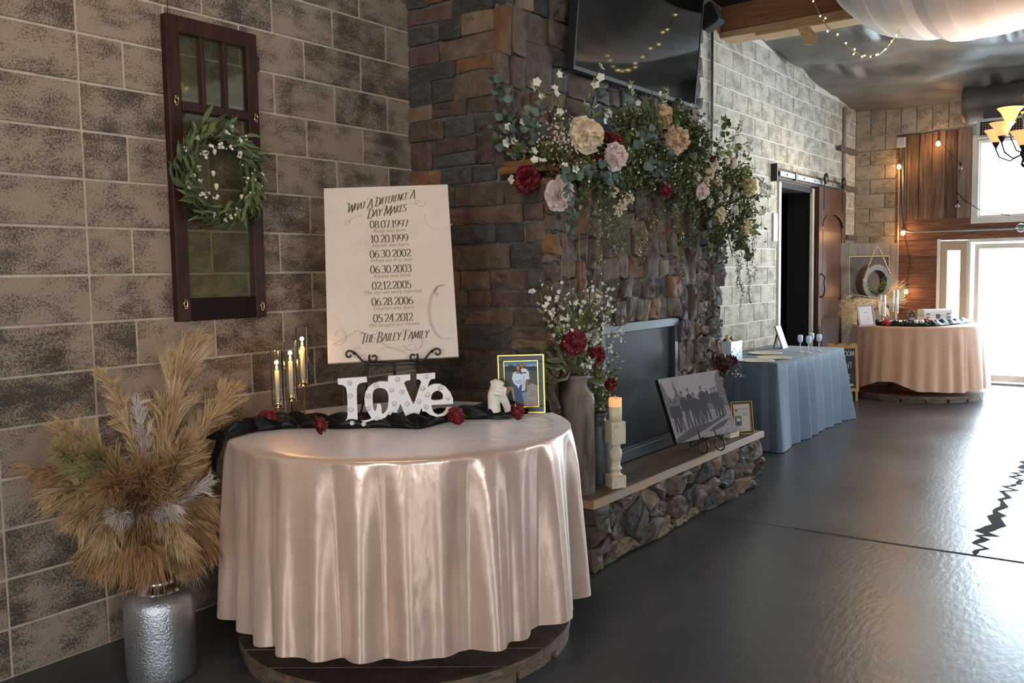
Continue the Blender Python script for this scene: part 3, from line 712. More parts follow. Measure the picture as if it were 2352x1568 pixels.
# ---- small speaker and electrical conduit on the wall right of the television
p = at(1630, 40, y=-.30); t = thing('wall_speaker', 'small black box speaker on a bracket right of the television', 'speaker', tuple(p))
mb = MB(); mb.box((0, 0, 0), (.17, .18, .20), Matrix.Rotation(R_(-25), 3, 'X'), 0, .02); part('speaker_box', mb, M['blackmatte'], t)
mb = MB(); mb.tube([(0, .06, .08), (-.02, .14, .14), (-.04, float(-p[1])-.01, .13)], .012, 8); mb.box((-.04, float(-p[1])-.012, .13), (.06, .02, .08)); part('bracket', mb, M['galv'], t)
p0 = at(1635, 60, y=-.02); p1 = at(1638, 420, y=-.02)
mb = MB(); mb.tube([(p0[0], -.022, 4.05), (p0[0], -.022, 1.4)], .016, 8)
for z in (3.7, 3.1, 2.4): mb.box((p0[0], -.012, z), (.07, .022, .025))
tag(part('wall_conduit', mb, M['galv']), 'thin grey conduit running down the pale block wall beside the chimney', 'pipe')
# ================================================================== FLORAL BUILDERS
def basis(d):
    d = Vector(d).normalized(); s = d.orthogonal().normalized(); return Matrix((s, d.cross(s), d)).transposed()
def bloom(name, c, d, R, m, parent, layers=4, petals=7, ruffle=.12, open_=1.0, m2=None, curl=.5, kind=None):
    """cupped petals in rings round the axis d; R outer radius; every petal is a curved surface"""
    rot = basis(d).to_4x4(); rot.translation = Vector(c); mb = MB()
    if parent is not None and not parent.get('_w'): pass
    mb.ball((0, 0, R*.18), R*.42, 0, 10, 7, (1, 1, .95))
    for L in range(layers):
        f = (L+1)/layers; n = petals+L; tilt = R_(12+68*f*open_); ln = R*(.55+.50*f); wd = ln*(.62+.16*f)
        for k in range(n):
            a = 2*PI*(k+.5*(L % 2)+random.uniform(-.12, .12))/n; tl = tilt+random.uniform(-.12, .12); l = ln*random.uniform(.88, 1.1); ph = random.uniform(0, 6)
            ca, sa = math.cos(a), math.sin(a); base = R*.10*f
            def fn(u, v, l=l, tl=tl, ca=ca, sa=sa, ph=ph, wd=wd):
                x = (u-.5)*wd*(math.sin(min(1, v*1.05+.12)*PI*.62))*1.15; s = v*l
                bend = tl-curl*(1-v)*.9; r = base+s*math.sin(bend)*(.75+.25*v)-abs(u-.5)*2*.10*wd; z = s*math.cos(bend)-.25*R*f+R*.12
                z += ruffle*l*.35*math.sin(u*9+ph)*v*v+abs(u-.5)**2*.5*wd; r += ruffle*l*.25*math.cos(u*7+ph)*v
                return (r*ca-x*sa, r*sa+x*ca, z)
            mb.grid(fn, 5, 4, 0 if (m2 is None or L < layers-1) else 1)
    mb.xf(rot)
    return part(name, mb, [m, m2 or m], parent, kind=kind)
def pom(name, c, d, R, m, parent, n=110, spread=.62, guard=6):
    """full double flower: many ruffled petals standing radially from a core, plus a few guard petals behind"""
    rot = basis(d).to_4x4(); rot.translation = Vector(c); mb = MB(); mb.ball((0, 0, 0), R*.66, 0, 12, 8)
    for i in range(n):
        z = 1-(i+.5)/n*(1+spread); ph = i*2.39996+random.uniform(-.2, .2); r = math.sqrt(max(0, 1-z*z)); N_ = Vector((r*math.cos(ph), r*math.sin(ph), z)); th = Vector((-math.sin(ph), math.cos(ph), 0))
        if random.random() < .35: th = (th+N_.cross(th)*random.uniform(-.9, .9)).normalized()
        up = N_.cross(th); wd = R*random.uniform(.34, .52); rr = R*random.uniform(.88, 1.06); tl = random.uniform(-.1, .30)*R; ph2 = random.uniform(0, 6)
        def fn(u, v):
            a = (u-.5); rad = R*.5+(rr-R*.5)*v; q = N_*(rad-abs(a)**2*wd*.9)+th*(a*wd*(.7+.3*v))-up*(tl*v+a*a*wd*.9*v)+up*(R*.06*math.sin(u*9+ph2)*v); return tuple(q)
        mb.grid(fn, 5, 3)
    for k in range(guard):
        a0 = 2*PI*k/guard+random.uniform(-.2, .2); ca, sa = math.cos(a0), math.sin(a0)
        def fn(u, v): x = (u-.5)*R*1.1*math.sin(min(1, v+.2)*PI*.55); q = R*(.3+.85*v); return (q*ca-x*sa, q*sa+x*ca, -R*.45+R*.28*v*v+.05*R*math.sin(u*8+k)*v)
        mb.grid(fn, 5, 4)
    mb.xf(rot); return part(name, mb, m, parent)
def rose(name, c, d, R, m, parent=None):
    return pom(name, c, d, R, m, parent, 34, .35, 6)
def blossom_arrays(P, D, size):
    """5-petal small blossoms: each petal one leaf shape"""
    n = len(P); D = _n(D); S = _n(np.cross(D, _n(rng.normal(size=(n, 3))))); T = np.cross(D, S); Vs = []; k = 0; Fs = []
    for j in range(5):
        a = 2*PI*j/5; E = S*math.cos(a)+T*math.sin(a); Q = S*math.cos(a+PI/2)+T*math.sin(a+PI/2); sz = size if np.isscalar(size) else np.asarray(size)[:, None]
        v = np.stack([P, P+(E*.6-Q*.42+D*.22)*sz, P+(E*1.0+D*.38)*sz, P+(E*.6+Q*.42+D*.22)*sz], 1)
        Vs.append(v.reshape(-1, 3)); Fs.append(np.arange(n)[:, None]*4+np.array([0, 1, 2, 3])[None]+k); k += n*4
    return np.concatenate(Vs), np.concatenate(Fs)
def ffast(name, arrs, mats, parent, kind=None, smooth=True, label=None):
    V, F, mi = cat_arrays(arrs); return link(name, fast_mesh(name, V, F, mats, smooth, mi), parent, kind=kind, label=label)
def curvepath(p0, p1, sag=0.0, k=8, wob=.0):
    p0, p1 = np.array(p0, float), np.array(p1, float); t = np.linspace(0, 1, k)[:, None]; P = p0+(p1-p0)*t; P[:, 2] -= (sag*np.sin(t*PI))[:, 0]
    if wob: P[1:-1] += rng.normal(size=(k-2, 3))*wob
    return P
# ================================================================== SPOOL TABLE
TC = (0.87, -0.99); TR = .735; TZ = .932
def spool_table(c, R, zt, zd, label, mtop, medge, name='spool_table'):
    t = thing(name, label, 'table', (c[0], c[1], 0), world=True)
    def disc(z0, z1, nm):
        n = 9; w = 2*R/n
        for i in range(n):
            x0 = -R+i*w+.003; x1 = -R+(i+1)*w-.003; poly = []
            K = 6
            for k in range(K+1): x = x0+(x1-x0)*k/K; poly.append((x, -math.sqrt(max(0, R*R-x*x))))
            for k in range(K+1): x = x1-(x1-x0)*k/K; poly.append((x, math.sqrt(max(0, R*R-x*x))))
            mb = MB(); k = len(poly); dz = random.uniform(-.002, .002); ca, sa = math.cos(.62), math.sin(.62)
            pts = [(c[0]+x*ca-y*sa, c[1]+x*sa+y*ca) for x, y in poly]
            V = [(x, y, z0) for x, y in pts]+[(x, y, z1+dz) for x, y in pts]
            mb.add(V, [tuple(range(k-1, -1, -1)), tuple(range(k, 2*k))], 0, False); mb.add(V, [(i_, (i_+1) % k, (i_+1) % k+k, i_+k) for i_ in range(k)], 1, False)
            part(nm, mb, [mtop, medge], t)
    disc(zd*.52, zd, 'plank')
    mb = MB()    # lower ply, segments round the edge with open joints
    n = 18
    for i in range(n):
        a0 = 2*PI*i/n+.012; a1 = 2*PI*(i+1)/n-.012*random.uniform(.5, 2); r1 = R-.004-random.uniform(0, .012); r0 = R*.3
        V = []
        for z in (0.001, zd*.49):
            for k in range(5): a = a0+(a1-a0)*k/4; V.append((c[0]+r1*math.cos(a), c[1]+r1*math.sin(a), z))
            for k in range(5): a = a1-(a1-a0)*k/4; V.append((c[0]+r0*math.cos(a), c[1]+r0*math.sin(a), z))
        mb.add(V, [tuple(range(9, -1, -1)), tuple(range(10, 20))]+[(k, (k+1) % 10, (k+1) % 10+10, k+10) for k in range(10)], 0, False)
    part('lower_ply', mb, medge, t)
    mb = MB(); mb.lathe([(R*.42, zd), (R*.42, zt-.05)], (c[0], c[1], 0), 28); part('drum', mb, mtop, t)
    mb = MB(); mb.lathe([(R-.02, zt-.05), (R-.02, zt-.012)], (c[0], c[1], 0), 48); part('top', mb, mtop, t)
    return t
spool_table(TC, .735, TZ, .085, 'round wooden cable spool table under the champagne satin cloth', M['spool'], M['spooledge'])
def round_cloth(c, R, zt, zh, folds, seed, flare, amp, nz=46, nu=900):
    rs = np.random.default_rng(seed); offs = rs.uniform(-.22, .22, folds); amps = rs.uniform(.55, 1.25, folds); hems = rs.uniform(-.014, .014, folds)
    cen = [(i+offs[i])/folds for i in range(folds)]
    kn = [(rs.uniform(0, 1), rs.uniform(.15, .8), rs.uniform(-1, 1)) for _ in range(40)]
    def wave(u):
        j = int(math.floor(u*folds)) % folds; best = 0; hh = 0
        for jj in (j-1, j, j+1):
            q = jj % folds; d = (u-cen[q]+.5) % 1-.5; d *= folds
            if abs(d) < .62: g = math.cos(d/.62*PI/2)**1.6*amps[q]; best += g; hh += g*hems[q]
        return best-.45, hh
    W_ = [wave(i/nu) for i in range(nu)]
    def fn(u, v):
        i = int(round(u*nu)) % nu; w, hh = W_[i]; th = 2*PI*u
        if v < .22:       # flat top
            f = v/.22; r = R*f; return (c[0]+r*math.cos(th), c[1]+r*math.sin(th), zt+.0015*math.sin(r*9+th*2)*f)
        s = (v-.22)/.78
        if s < .05: f = s/.05; r = R+.010*math.sin(f*PI/2); z = zt-.012*(1-math.cos(f*PI/2))
        else: f = (s-.05)/.95; r = R+.008+flare*f+amp*max(w, -.3)*(f**.55); z = zt-.012-(zt-.012-zh)*f + hh*f
        r2 = r; tw = .010*w*0
        # soft slanted creases
        for (ku, kz, ks) in kn[:16]:
            d = ((u-ku+.5) % 1-.5)*18-ks*(s-kz)*2.2
            if abs(d) < .5 and abs(s-kz) < .18: r2 += .0035*math.cos(d*PI)*(1-abs(s-kz)/.18)
        return (c[0]+r2*math.cos(th+tw), c[1]+r2*math.sin(th+tw), z)
    mb = MB(); mb.grid(fn, nu, nz, 0, True); return mb
mb = round_cloth(TC, .738, TZ+.003, .192, 29, 5, .016, .088)
cl = part('tablecloth', mb, M['satin']); tag(cl, 'champagne satin cloth hanging in deep folds over the nearest round table', 'tablecloth')
# ================================================================== THINGS ON THE NEAR TABLE
TT = TZ+.006
# black satin runner, bunched across the back of the table and hanging off its left edge
RP = [at(524, 1060, x=.14)] 
rp_px = [(535, 1008), (590, 992), (650, 985), (700, 985), (760, 985), (830, 984), (900, 985), (960, 985), (1010, 975), (1060, 965), (1120, 962), (1180, 955), (1230, 950), (1265, 947)]
RC = [at(x, y, z=TT) for x, y in rp_px]
_d = np.array([RC[0][0]-TC[0], RC[0][1]-TC[1], 0]); _d /= np.linalg.norm(_d); _e = np.array([TC[0], TC[1], 0])+_d*(TR+.012)
lead = [_e+_d*.035+np.array([0, 0, TT-.17]), _e+_d*.03+np.array([0, 0, TT-.08]), _e+np.array([0, 0, TT-.003])]
RC = lead+RC
RC = np.array(RC); kR = len(RC)
def runfn(u, v):
    s = u*(kR-1); i = min(int(s), kR-2); f = s-i; p = RC[i]*(1-f)+RC[i+1]*f; T = _n((RC[min(i+2, kR-1)]-RC[max(i-1, 0)])); Nn = np.array([-T[1], T[0], 0]); Nn /= max(1e-6, np.linalg.norm(Nn))
    w = .105+.03*math.sin(u*23)+.02*math.sin(u*51+1); side = (v)*w+.012*math.sin(u*37+v*3)
    onflat = min(1, max(0, (s-2.3)/1.0))
    hgt = (.016+.030*abs(math.sin(v*PI*2.6+u*26+1.3*math.sin(u*17)))+.022*abs(math.sin(u*61+v*4)))*math.sin(v*PI)**.35*onflat+.001
    q = p+Nn*side; out = np.array([q[0]-TC[0], q[1]-TC[1], 0]); l = np.linalg.norm(out)
    if onflat < 1: q = q + out/l*(.012+.02*abs(math.sin(v*9)))*(1-onflat)
    elif l > TR-.005: pass
    return (q[0], q[1], p[2]+hgt+.001)
mb = MB(); mb.grid(runfn, 300, 22); rn = part('table_runner', mb, M['blackcloth'])
rn.modifiers.new('thick', 'SOLIDIFY').thickness = .002
tag(rn, 'crumpled black satin runner bunched across the back of the near table', 'cloth')
# LOVE marquee sign
def crop(pts, s=.000285, ox=600, oy=938): return [((x-ox)*s, -(y-oy)*s) for x, y in pts]
outer = [(240,180),(460,166),(680,155),(685,240),(620,242),(570,256),(538,290),(527,340),(528,560),(535,822),(600,830),(680,822),(745,797),(690,700),(650,600),(640,500),(655,400),(700,318),(780,258),(880,232),(960,234),(1000,242),(1010,150),(1345,132),(1345,220),(1275,233),(1250,265),(1290,370),(1340,490),(1385,598),(1410,560),(1455,420),(1500,290),(1512,250),(1485,215),(1440,210),(1440,130),(1730,112),(1728,205),(1665,213),(1635,255),(1605,342),(1650,308),(1720,285),(1800,290),(1890,335),(1960,420),(2000,520),(2003,602),(1665,614),(1675,670),(1705,735),(1765,768),(1845,745),(1885,700),(1900,650),(1985,655),(1945,725),(1860,785),(1740,800),(1640,765),(1570,712),(1525,712),(1510,650),(1480,740),(1440,870),(1430,907),(1315,907),(1280,820),(1230,690),(1188,580),(1165,640),(1120,735),(1050,800),(960,845),(870,857),(820,888),(768,940),(600,938),(520,905),(440,862),(335,835),(370,795),(384,735),(384,560),(378,400),(366,320),(330,280),(245,264)]
h1 = smooth_closed([(765,400),(800,350),(860,328),(940,340),(990,385),(1008,450),(1002,600),(975,690),(908,742),(900,690),(895,574),(828,570),(828,620),(815,675),(797,692),(775,650),(765,550)], 1)
h2 = smooth_closed([(1660,500),(1672,450),(1720,400),(1780,390),(1838,430),(1852,490),(1835,538),(1665,542)], 1)
Lb = at(831.8, 983.6, z=TT)
t = thing('love_marquee_sign', 'white marquee letters spelling LOVE standing on the black runner', 'sign', (Lb[0], Lb[1], TT+.003), (R_(-3), R_(.8), R_(-45)))
me = curve_mesh([crop(outer), crop(h1), crop(h2)], .019); me.materials.append(M['white']); me.materials.append(M['ivorypaint'])
for p_ in me.polygons:
    if abs(p_.normal[1]) < .8: p_.material_index = 1
link('lettering', me, t, (0, .019, 0))
me = curve_mesh([crop(outer), crop(h1), crop(h2)], .0); me.materials.clear(); me.materials.append(M['white']); link('face_panel', me, t, (0, -.0008, 0))
mb = MB(); mb.lathe([(.0115, 0), (.0112, .004), (.009, .008), (.005, .0105), (.0005, .0112)], n=16); bm_ = mb.xf(Matrix.Rotation(PI/2, 4, 'X')); bme = mesh_of('bulb', bm_, M['bulbwhite'])
for x, y in [(420,245),(430,445),(438,658),(450,862),(625,882),(828,810),(700,640),(697,455),(820,292),(1055,368),(1148,205),(1092,572),(1038,727),(1212,395),(1290,585),(1368,765),(1473,548),(1532,353),(1590,167),(1603,455),(1585,637),(1808,347),(1922,505)]:
    q = crop([(x, y)])[0]; link('bulb', bme, t, (q[0], -.001, q[1]))
# ---- roses lying on the table
for (px, py, dx, R, lab) in [(618, 962, (-.2, -.8, .6), .038, 'deep red rose lying left of the candlesticks on the near table'), (735, 978, (.5, -.8, .3), .036, 'dark red rose on the black runner between candlesticks and LOVE letters'),
                          (1048, 955, (-.3, -.85, .5), .036, 'deep red rose leaning against the letter E of the LOVE sign'), (1187, 946, (-.1, -.9, .35), .033, 'dark red rose in front of the framed couple photo')]:
    p = at(px, py+16, z=TT+.012); o = rose('rose_flower', (p[0]-.012, p[1]-.014, TT+.050), dx, R, M['pred']); tag(o, lab, 'flower', None)
# ---- candlesticks
def candlestick(p, zc, tube_h, cand_h, lab):
    t = thing('candlestick', lab, 'candlestick', (p[0], p[1], TT+.002), group='brass candlesticks on the near table')
    mb = MB(); mb.lathe([(.045, 0), (.045, .003), (.010, .006), (.005, .012)], n=28); part('base', mb, M['brass'], t)
    mb = MB(); mb.lathe([(.0045, .008), (.0045, zc-.03), (.006, zc-.027)], n=12); part('stem', mb, M['brass'], t)
    mb = MB(); mb.lathe([(.004, zc-.03), (.031, zc-.027), (.032, zc-.024), (.020, zc-.023), (.019, zc), (.0215, zc+.006), (.017, zc+.006), (.017, zc-.01)], n=28, cap=False); part('cup', mb, M['brass'], t)
    mb = MB(); mb.lathe([(.0105, zc-.018), (.0095, zc+cand_h), (.004, zc+cand_h+.003)], n=16); c_ = part('candle', mb, M['ivory'], t)
    mb = MB(); mb.tube([(0, 0, zc+cand_h), (0, 0, zc+cand_h+.008)], .0012, 5); part('wick', mb, M['blackmatte'], c_)
    mb = MB(); mb.lathe([(.0008, zc+cand_h+.004), (.0050, zc+cand_h+.010), (.0042, zc+cand_h+.017), (.0005, zc+cand_h+.030)], n=10); part('flame', mb, M['flame'], c_)
    l = bpy.data.lights.new('candle_light', 'POINT'); l.energy = .55; l.color = (1, .55, .2); l.shadow_soft_size = .01; lo = bpy.data.objects.new('candle_light', l); COL.objects.link(lo); lo.location = (p[0], p[1], TT+zc+cand_h+.035)
    mb = MB(); z0 = zc-.022; mb.lathe([(.0285, z0), (.0285, z0+tube_h)], n=36, cap=False); mb.lathe([(.0265, z0+tube_h), (.0265, z0)], n=36, cap=False); mb.lathe([(.0265, z0+tube_h), (.0285, z0+tube_h)], n=36, cap=False); part('glass_tube', mb, M['glass'], t)
    return t
def zat(px, py, P):      # height at which the vertical through P meets the pixel row
    d = _f + _R*(px-1176)/FPX - _U*(py-784)/FPX; k = math.hypot(P[0]-CAM[0], P[1]-CAM[1])/math.hypot(d[0], d[1]); return CAM[2]+d[2]*k
for (bx_, by_, cup, top, ft, lab) in [(640, 968, 922, 806, 852, 'shortest of the three slim brass candlesticks with glass tube'), (672, 974, 907, 783, 830, 'middle-height brass candlestick with lit ivory candle in glass tube'), (700, 968, 873, 752, 797, 'tallest of the three slim brass candlesticks with glass tube')]:
    P = at(bx_, by_, z=TT); zc = zat(bx_, cup, P)-TT; zt = zat(bx_, top, P)-TT; zf = zat(bx_, ft, P)-TT
    candlestick(P, zc, zt-zc+.022, zf-zc, lab)
# ---- plaster cast of clasped hands on a round black base
P = at(1146, 958, z=TT)
t = thing('hand_cast', 'white plaster cast of clasped hands on a round black base', 'sculpture', (P[0], P[1], TT+.002), (0, 0, R_(-50)))
mb = MB(); mb.lathe([(.075, 0), (.078, .004), (.076, .009), (.066, .013), (.058, .014)], n=40); part('base', mb, M['black'], t)
mb = MB()
mb.tube([(-.020, .0, .010), (-.022, 0, .05), (-.020, 0, .09), (-.012, 0, .125)], [.032, .029, .031, .026], 14)     # forearm and back of the larger hand
mb.tube([(.045, .004, .012), (.036, .004, .04), (.022, .002, .075), (.008, 0, .10)], [.019, .018, .020, .018], 12)   # smaller wrist coming from the right
mb.ball((-.008, -.002, .120), .033, 0, 14, 10, (1, .85, 1.1))
for i in range(4):      # fingers of the larger hand curled over
    z = .148-i*.017; mb.tube([(-.030, -.014, z), (-.012, -.031, z+.004), (.010, -.032, z-.002), (.022, -.020, z-.006)], [.0095, .0092, .0088, .0075], 8)
for i in range(4):      # fingers of the smaller hand over the back
    x = -.030+i*.013; mb.tube([(x+.012, .010, .146-abs(i-1)*.004), (x+.004, -.002, .158-abs(i-1)*.004), (x-.004, -.020, .150-i*.004)], [.0085, .0085, .0070], 8)
mb.tube([(.018, -.012, .088), (.026, -.020, .108), (.031, -.016, .128)], [.012, .0105, .0085], 8); mb.tube([(-.014, -.022, .100), (.004, -.034, .112), (.014, -.033, .106)], [.010, .009, .0075], 8)
o = part('clasped_hands', mb, M['plaster'], t, (0, 0, .013))
md = o.modifiers.new('rm', 'REMESH'); md.mode = 'VOXEL'; md.voxel_size = .0022; md.use_smooth_shade = True; sm = o.modifiers.new('sm', 'SMOOTH'); sm.iterations = 4; sm.factor = .5
# ---- framed photograph helper
def picture_frame(t, w, h, bw, mouter, minner, d=.018, lip=.006):
    mb = MB()
    for (x0, x1, z0, z1) in ((-w/2, w/2, 0, bw), (-w/2, w/2, h-bw, h), (-w/2, -w/2+bw, bw, h-bw), (w/2-bw, w/2, bw, h-bw)): mb.bx(x0, x1, 0, d, z0, z1, 0, .002)
    part('frame', mb, minner, t)
    mb = MB()
    for (a, e, dy) in ((0, lip, -.003), (bw-lip*.8, lip*.8, -.002)):
        W2, H2 = w/2-a, h-a
        for (x0, x1, z0, z1) in ((-W2, W2, a, a+e), (-W2, W2, H2-e, H2), (-W2, -W2+e, a, H2), (W2-e, W2, a, H2)): mb.bx(x0, x1, dy, .004, z0, z1, 0, .001)
    part('gilt_edge', mb, mouter, t)
    mb = MB(); mb.bx(-w/2+bw, w/2-bw, .010, .014, bw, h-bw); part('backing', mb, M['blackmatte'], t)
def flatpoly(mb, pts, y, m): mb.add([(p[0], y, p[1]) for p in pts], [tuple(range(len(pts)))], m, False)
def ell(cx, cz, rx, rz, n=18): return [(cx+rx*math.cos(2*PI*i/n), cz+rz*math.sin(2*PI*i/n)) for i in range(n)]
def pm(name, c): return mat(name, c, .55)
PH = [pm('print_sky', (.10, .26, .52)), pm('print_sky_low', (.30, .46, .66)), pm('print_hill', (.018, .035, .035)), mat('print_meadow', (.040, .060, .040), .55, col2=(.10, .12, .09), scale=160, coord='Object'), mat('print_sage', (.20, .19, .17), .55, col2=(.46, .42, .40), scale=220, coord='Object'),
      pm('print_skin', (.36, .15, .075)), pm('print_skin_pale', (.55, .30, .20)), pm('print_hair', (.09, .04, .025)), pm('print_shirt', (.72, .80, .90)), pm('print_shirt_shade', (.42, .56, .78)), pm('print_jeans', (.035, .085, .20)), pm('print_jeans_pale', (.20, .30, .45)), pm('print_peak', (.30, .30, .30)), pm('print_tan', (.40, .28, .18))]
def couple_print(t, w, h, z0, y):
    mb = MB(); X = lambda u: (u-.5)*w; Z = lambda v: z0+(1-v)*h
    def P_(pts, m, l): flatpoly(mb, [(X(a), Z(b)) for a, b in pts], y-.0002*l, m)
    P_([(0, 0), (0, .25), (1, .25), (1, 0)], 0, 0); P_([(0, .07), (0, .25), (1, .25), (1, .07)], 1, .5)
    P_([(0, .11), (.08, .10), (.18, .07), (.30, .09), (.36, .13), (.52, .12), (.60, .09), (.66, .06), (.72, .10), (.78, .12), (.90, .11), (1, .14), (1, .25), (0, .25)], 2, 1); P_([(.60, .12), (.66, .062), (.70, .09), (.76, .12)], 12, 1.5)
    P_([(0, .22), (1, .21), (1, 1), (0, 1)], 3, 2); P_([(.66, .58), (.78, .48), (1, .55), (1, 1), (.60, 1), (.64, .75)], 4, 2.5); P_([(0, .62), (.10, .55), (.25, .58), (.30, 1), (0, 1)], 13, 2.6); P_([(.0, .80), (.18, .62), (.28, 1), (0, 1)], 2, 2.7)
    # man
    P_([(.50, .70), (.64, .68), (.645, .90), (.60, .92), (.56, .92), (.53, .80)], 11, 3); P_([(.56, .90), (.64, .90), (.63, .97), (.56, .98)], 13, 3.1)
    P_([(.50, .17), (.56, .155), (.66, .17), (.73, .24), (.75, .40), (.64, .40), (.62, .46), (.60, .64), (.50, .66), (.47, .40)], 8, 3.2); P_([(.64, .40), (.71, .40), (.70, .50), (.66, .60), (.61, .59), (.64, .50)], 5, 3.3); P_([(.56, .30), (.60, .34), (.60, .46), (.57, .60), (.53, .60)], 9, 3.35)
    P_([(X_, Y_) for X_, Y_ in [(.485+.052+.052*math.cos(a_), .075+.088*math.sin(a_)) for a_ in [2*PI*i/16 for i in range(16)]]], 5, 3.4)
    # woman
    P_([(.27, .50), (.52, .49), (.50, .70), (.46, .90), (.38, .90), (.40, .70), (.36, .88), (.28, .86)], 10, 3.6)
    P_([(.34, .10), (.40, .055), (.46, .08), (.50, .20), (.52, .30), (.46, .31), (.30, .31), (.31, .22)], 7, 3.7)
    P_([(.25, .26), (.32, .23), (.46, .24), (.52, .32), (.52, .50), (.44, .54), (.41, .60), (.36, .54), (.28, .50), (.21, .38)], 8, 3.8); P_([(.28, .44), (.40, .42), (.50, .38), (.51, .50), (.38, .50)], 9, 3.85)
    P_([(X_, Y_) for X_, Y_ in [(.405+.034*math.cos(a_), .145+.060*math.sin(a_)) for a_ in [2*PI*i/16 for i in range(16)]]], 6, 3.9)
    return mb
BLp = at(1151, 953, z=TT); BRp = at(1259.7, 948.5, z=TT)
t = thing('photo_frame', 'black and gold frame with colour photo of a couple, right end of the near table', 'picture frame', (1.385, -1.272, TT+.004), (R_(-4), R_(-1.5), R_(-62)))
w, h = .222, .278; picture_frame(t, w, h, .033, M['gold'], M['black'])
part('photo_print', couple_print(t, w-.064, h-.064, .032, .0075), PH, t)
mb = MB(); mb.box((0, .045, .10), (.05, .004, .20), Matrix.Rotation(R_(22), 3, 'X')); part('stand', mb, M['blackmatte'], t)
# ---- tabletop easel carrying the printed sign
BM = np.array([.977, -.837, 1.213]); YAW = -46.8; TILT = 20.3
e = thing('tabletop_easel', 'black wrought iron easel with scrolled feet holding the sign', 'easel', (BM[0], BM[1], TT), (0, 0, R_(YAW)))
zb = BM[2]-TT
def scroll(cx, cz, s, flip=1):
    pts = []
    for i in range(22): a = i/21*2.1*PI; r = .006+.016*i/21; pts.append((cx-flip*(.040)+flip*r*math.cos(a+PI*.1), -.034, cz+.012+r*math.sin(a+PI*.1)*1.0))
    a = pts[-1]
    mid = [(cx-flip*.015, -.034, cz-.012), (cx+flip*.012, -.034, cz-.002), (cx+flip*.032, -.034, cz+.022), (cx+flip*.048, -.034, cz+.040)]
    pts2 = []
    for i in range(22): a_ = i/21*2.0*PI; r = .022-.016*i/21; pts2.append((cx+flip*(.070)+flip*r*math.cos(PI-a_), -.034, cz+.028+r*math.sin(PI-a_)))
    return pts+mid+pts2
mb = MB()
for s in (-1, 1):
    mb.tube([(s*.115, -.034, zb-.006), (s*.13, -.020, zb*.5), (s*.165, -.012, .004)], .0052, 6)
mb.tube([(-.135, -.034, zb-.004), (.135, -.034, zb-.004)], .005, 6); mb.tube([(-.12, -.028, zb-.022), (.12, -.028, zb-.022)], .003, 6)
mb.tube([(0, -.03, zb-.005), (0, -.02, zb-.07), (0, .03, zb-.06)], .0045, 6)
part('front_frame', mb, M['black'], e)
for s in (-1, 1):
    mb = MB(); mb.tube([(p[0], p[1]-.004, p[2]) for p in scroll(s*.13, zb+.004, 1, s)], .0048, 6); part('scroll', mb, M['black'], e)
    mb = MB(); mb.tube([(s*.13, -.034, zb-.004), (s*.13, -.006, zb-.003)], .0045, 6); part('ledge', mb, M['black'], e)
mb = MB(); mb.tube([(-.115, -.032, zb-.008), (-.110, .034, zb-.006), (-.02, .155, zb+.30)], .005, 6); mb.tube([(.115, -.032, zb-.008), (.110, .034, zb-.006), (.02, .155, zb+.30)], .005, 6); part('back_frame', mb, M['black'], e); mb = MB(); mb.tube([(0, .155, zb+.29), (0, .24, .10), (0, .26, .004)], .005, 6); part('rear_leg', mb, M['black'], e)
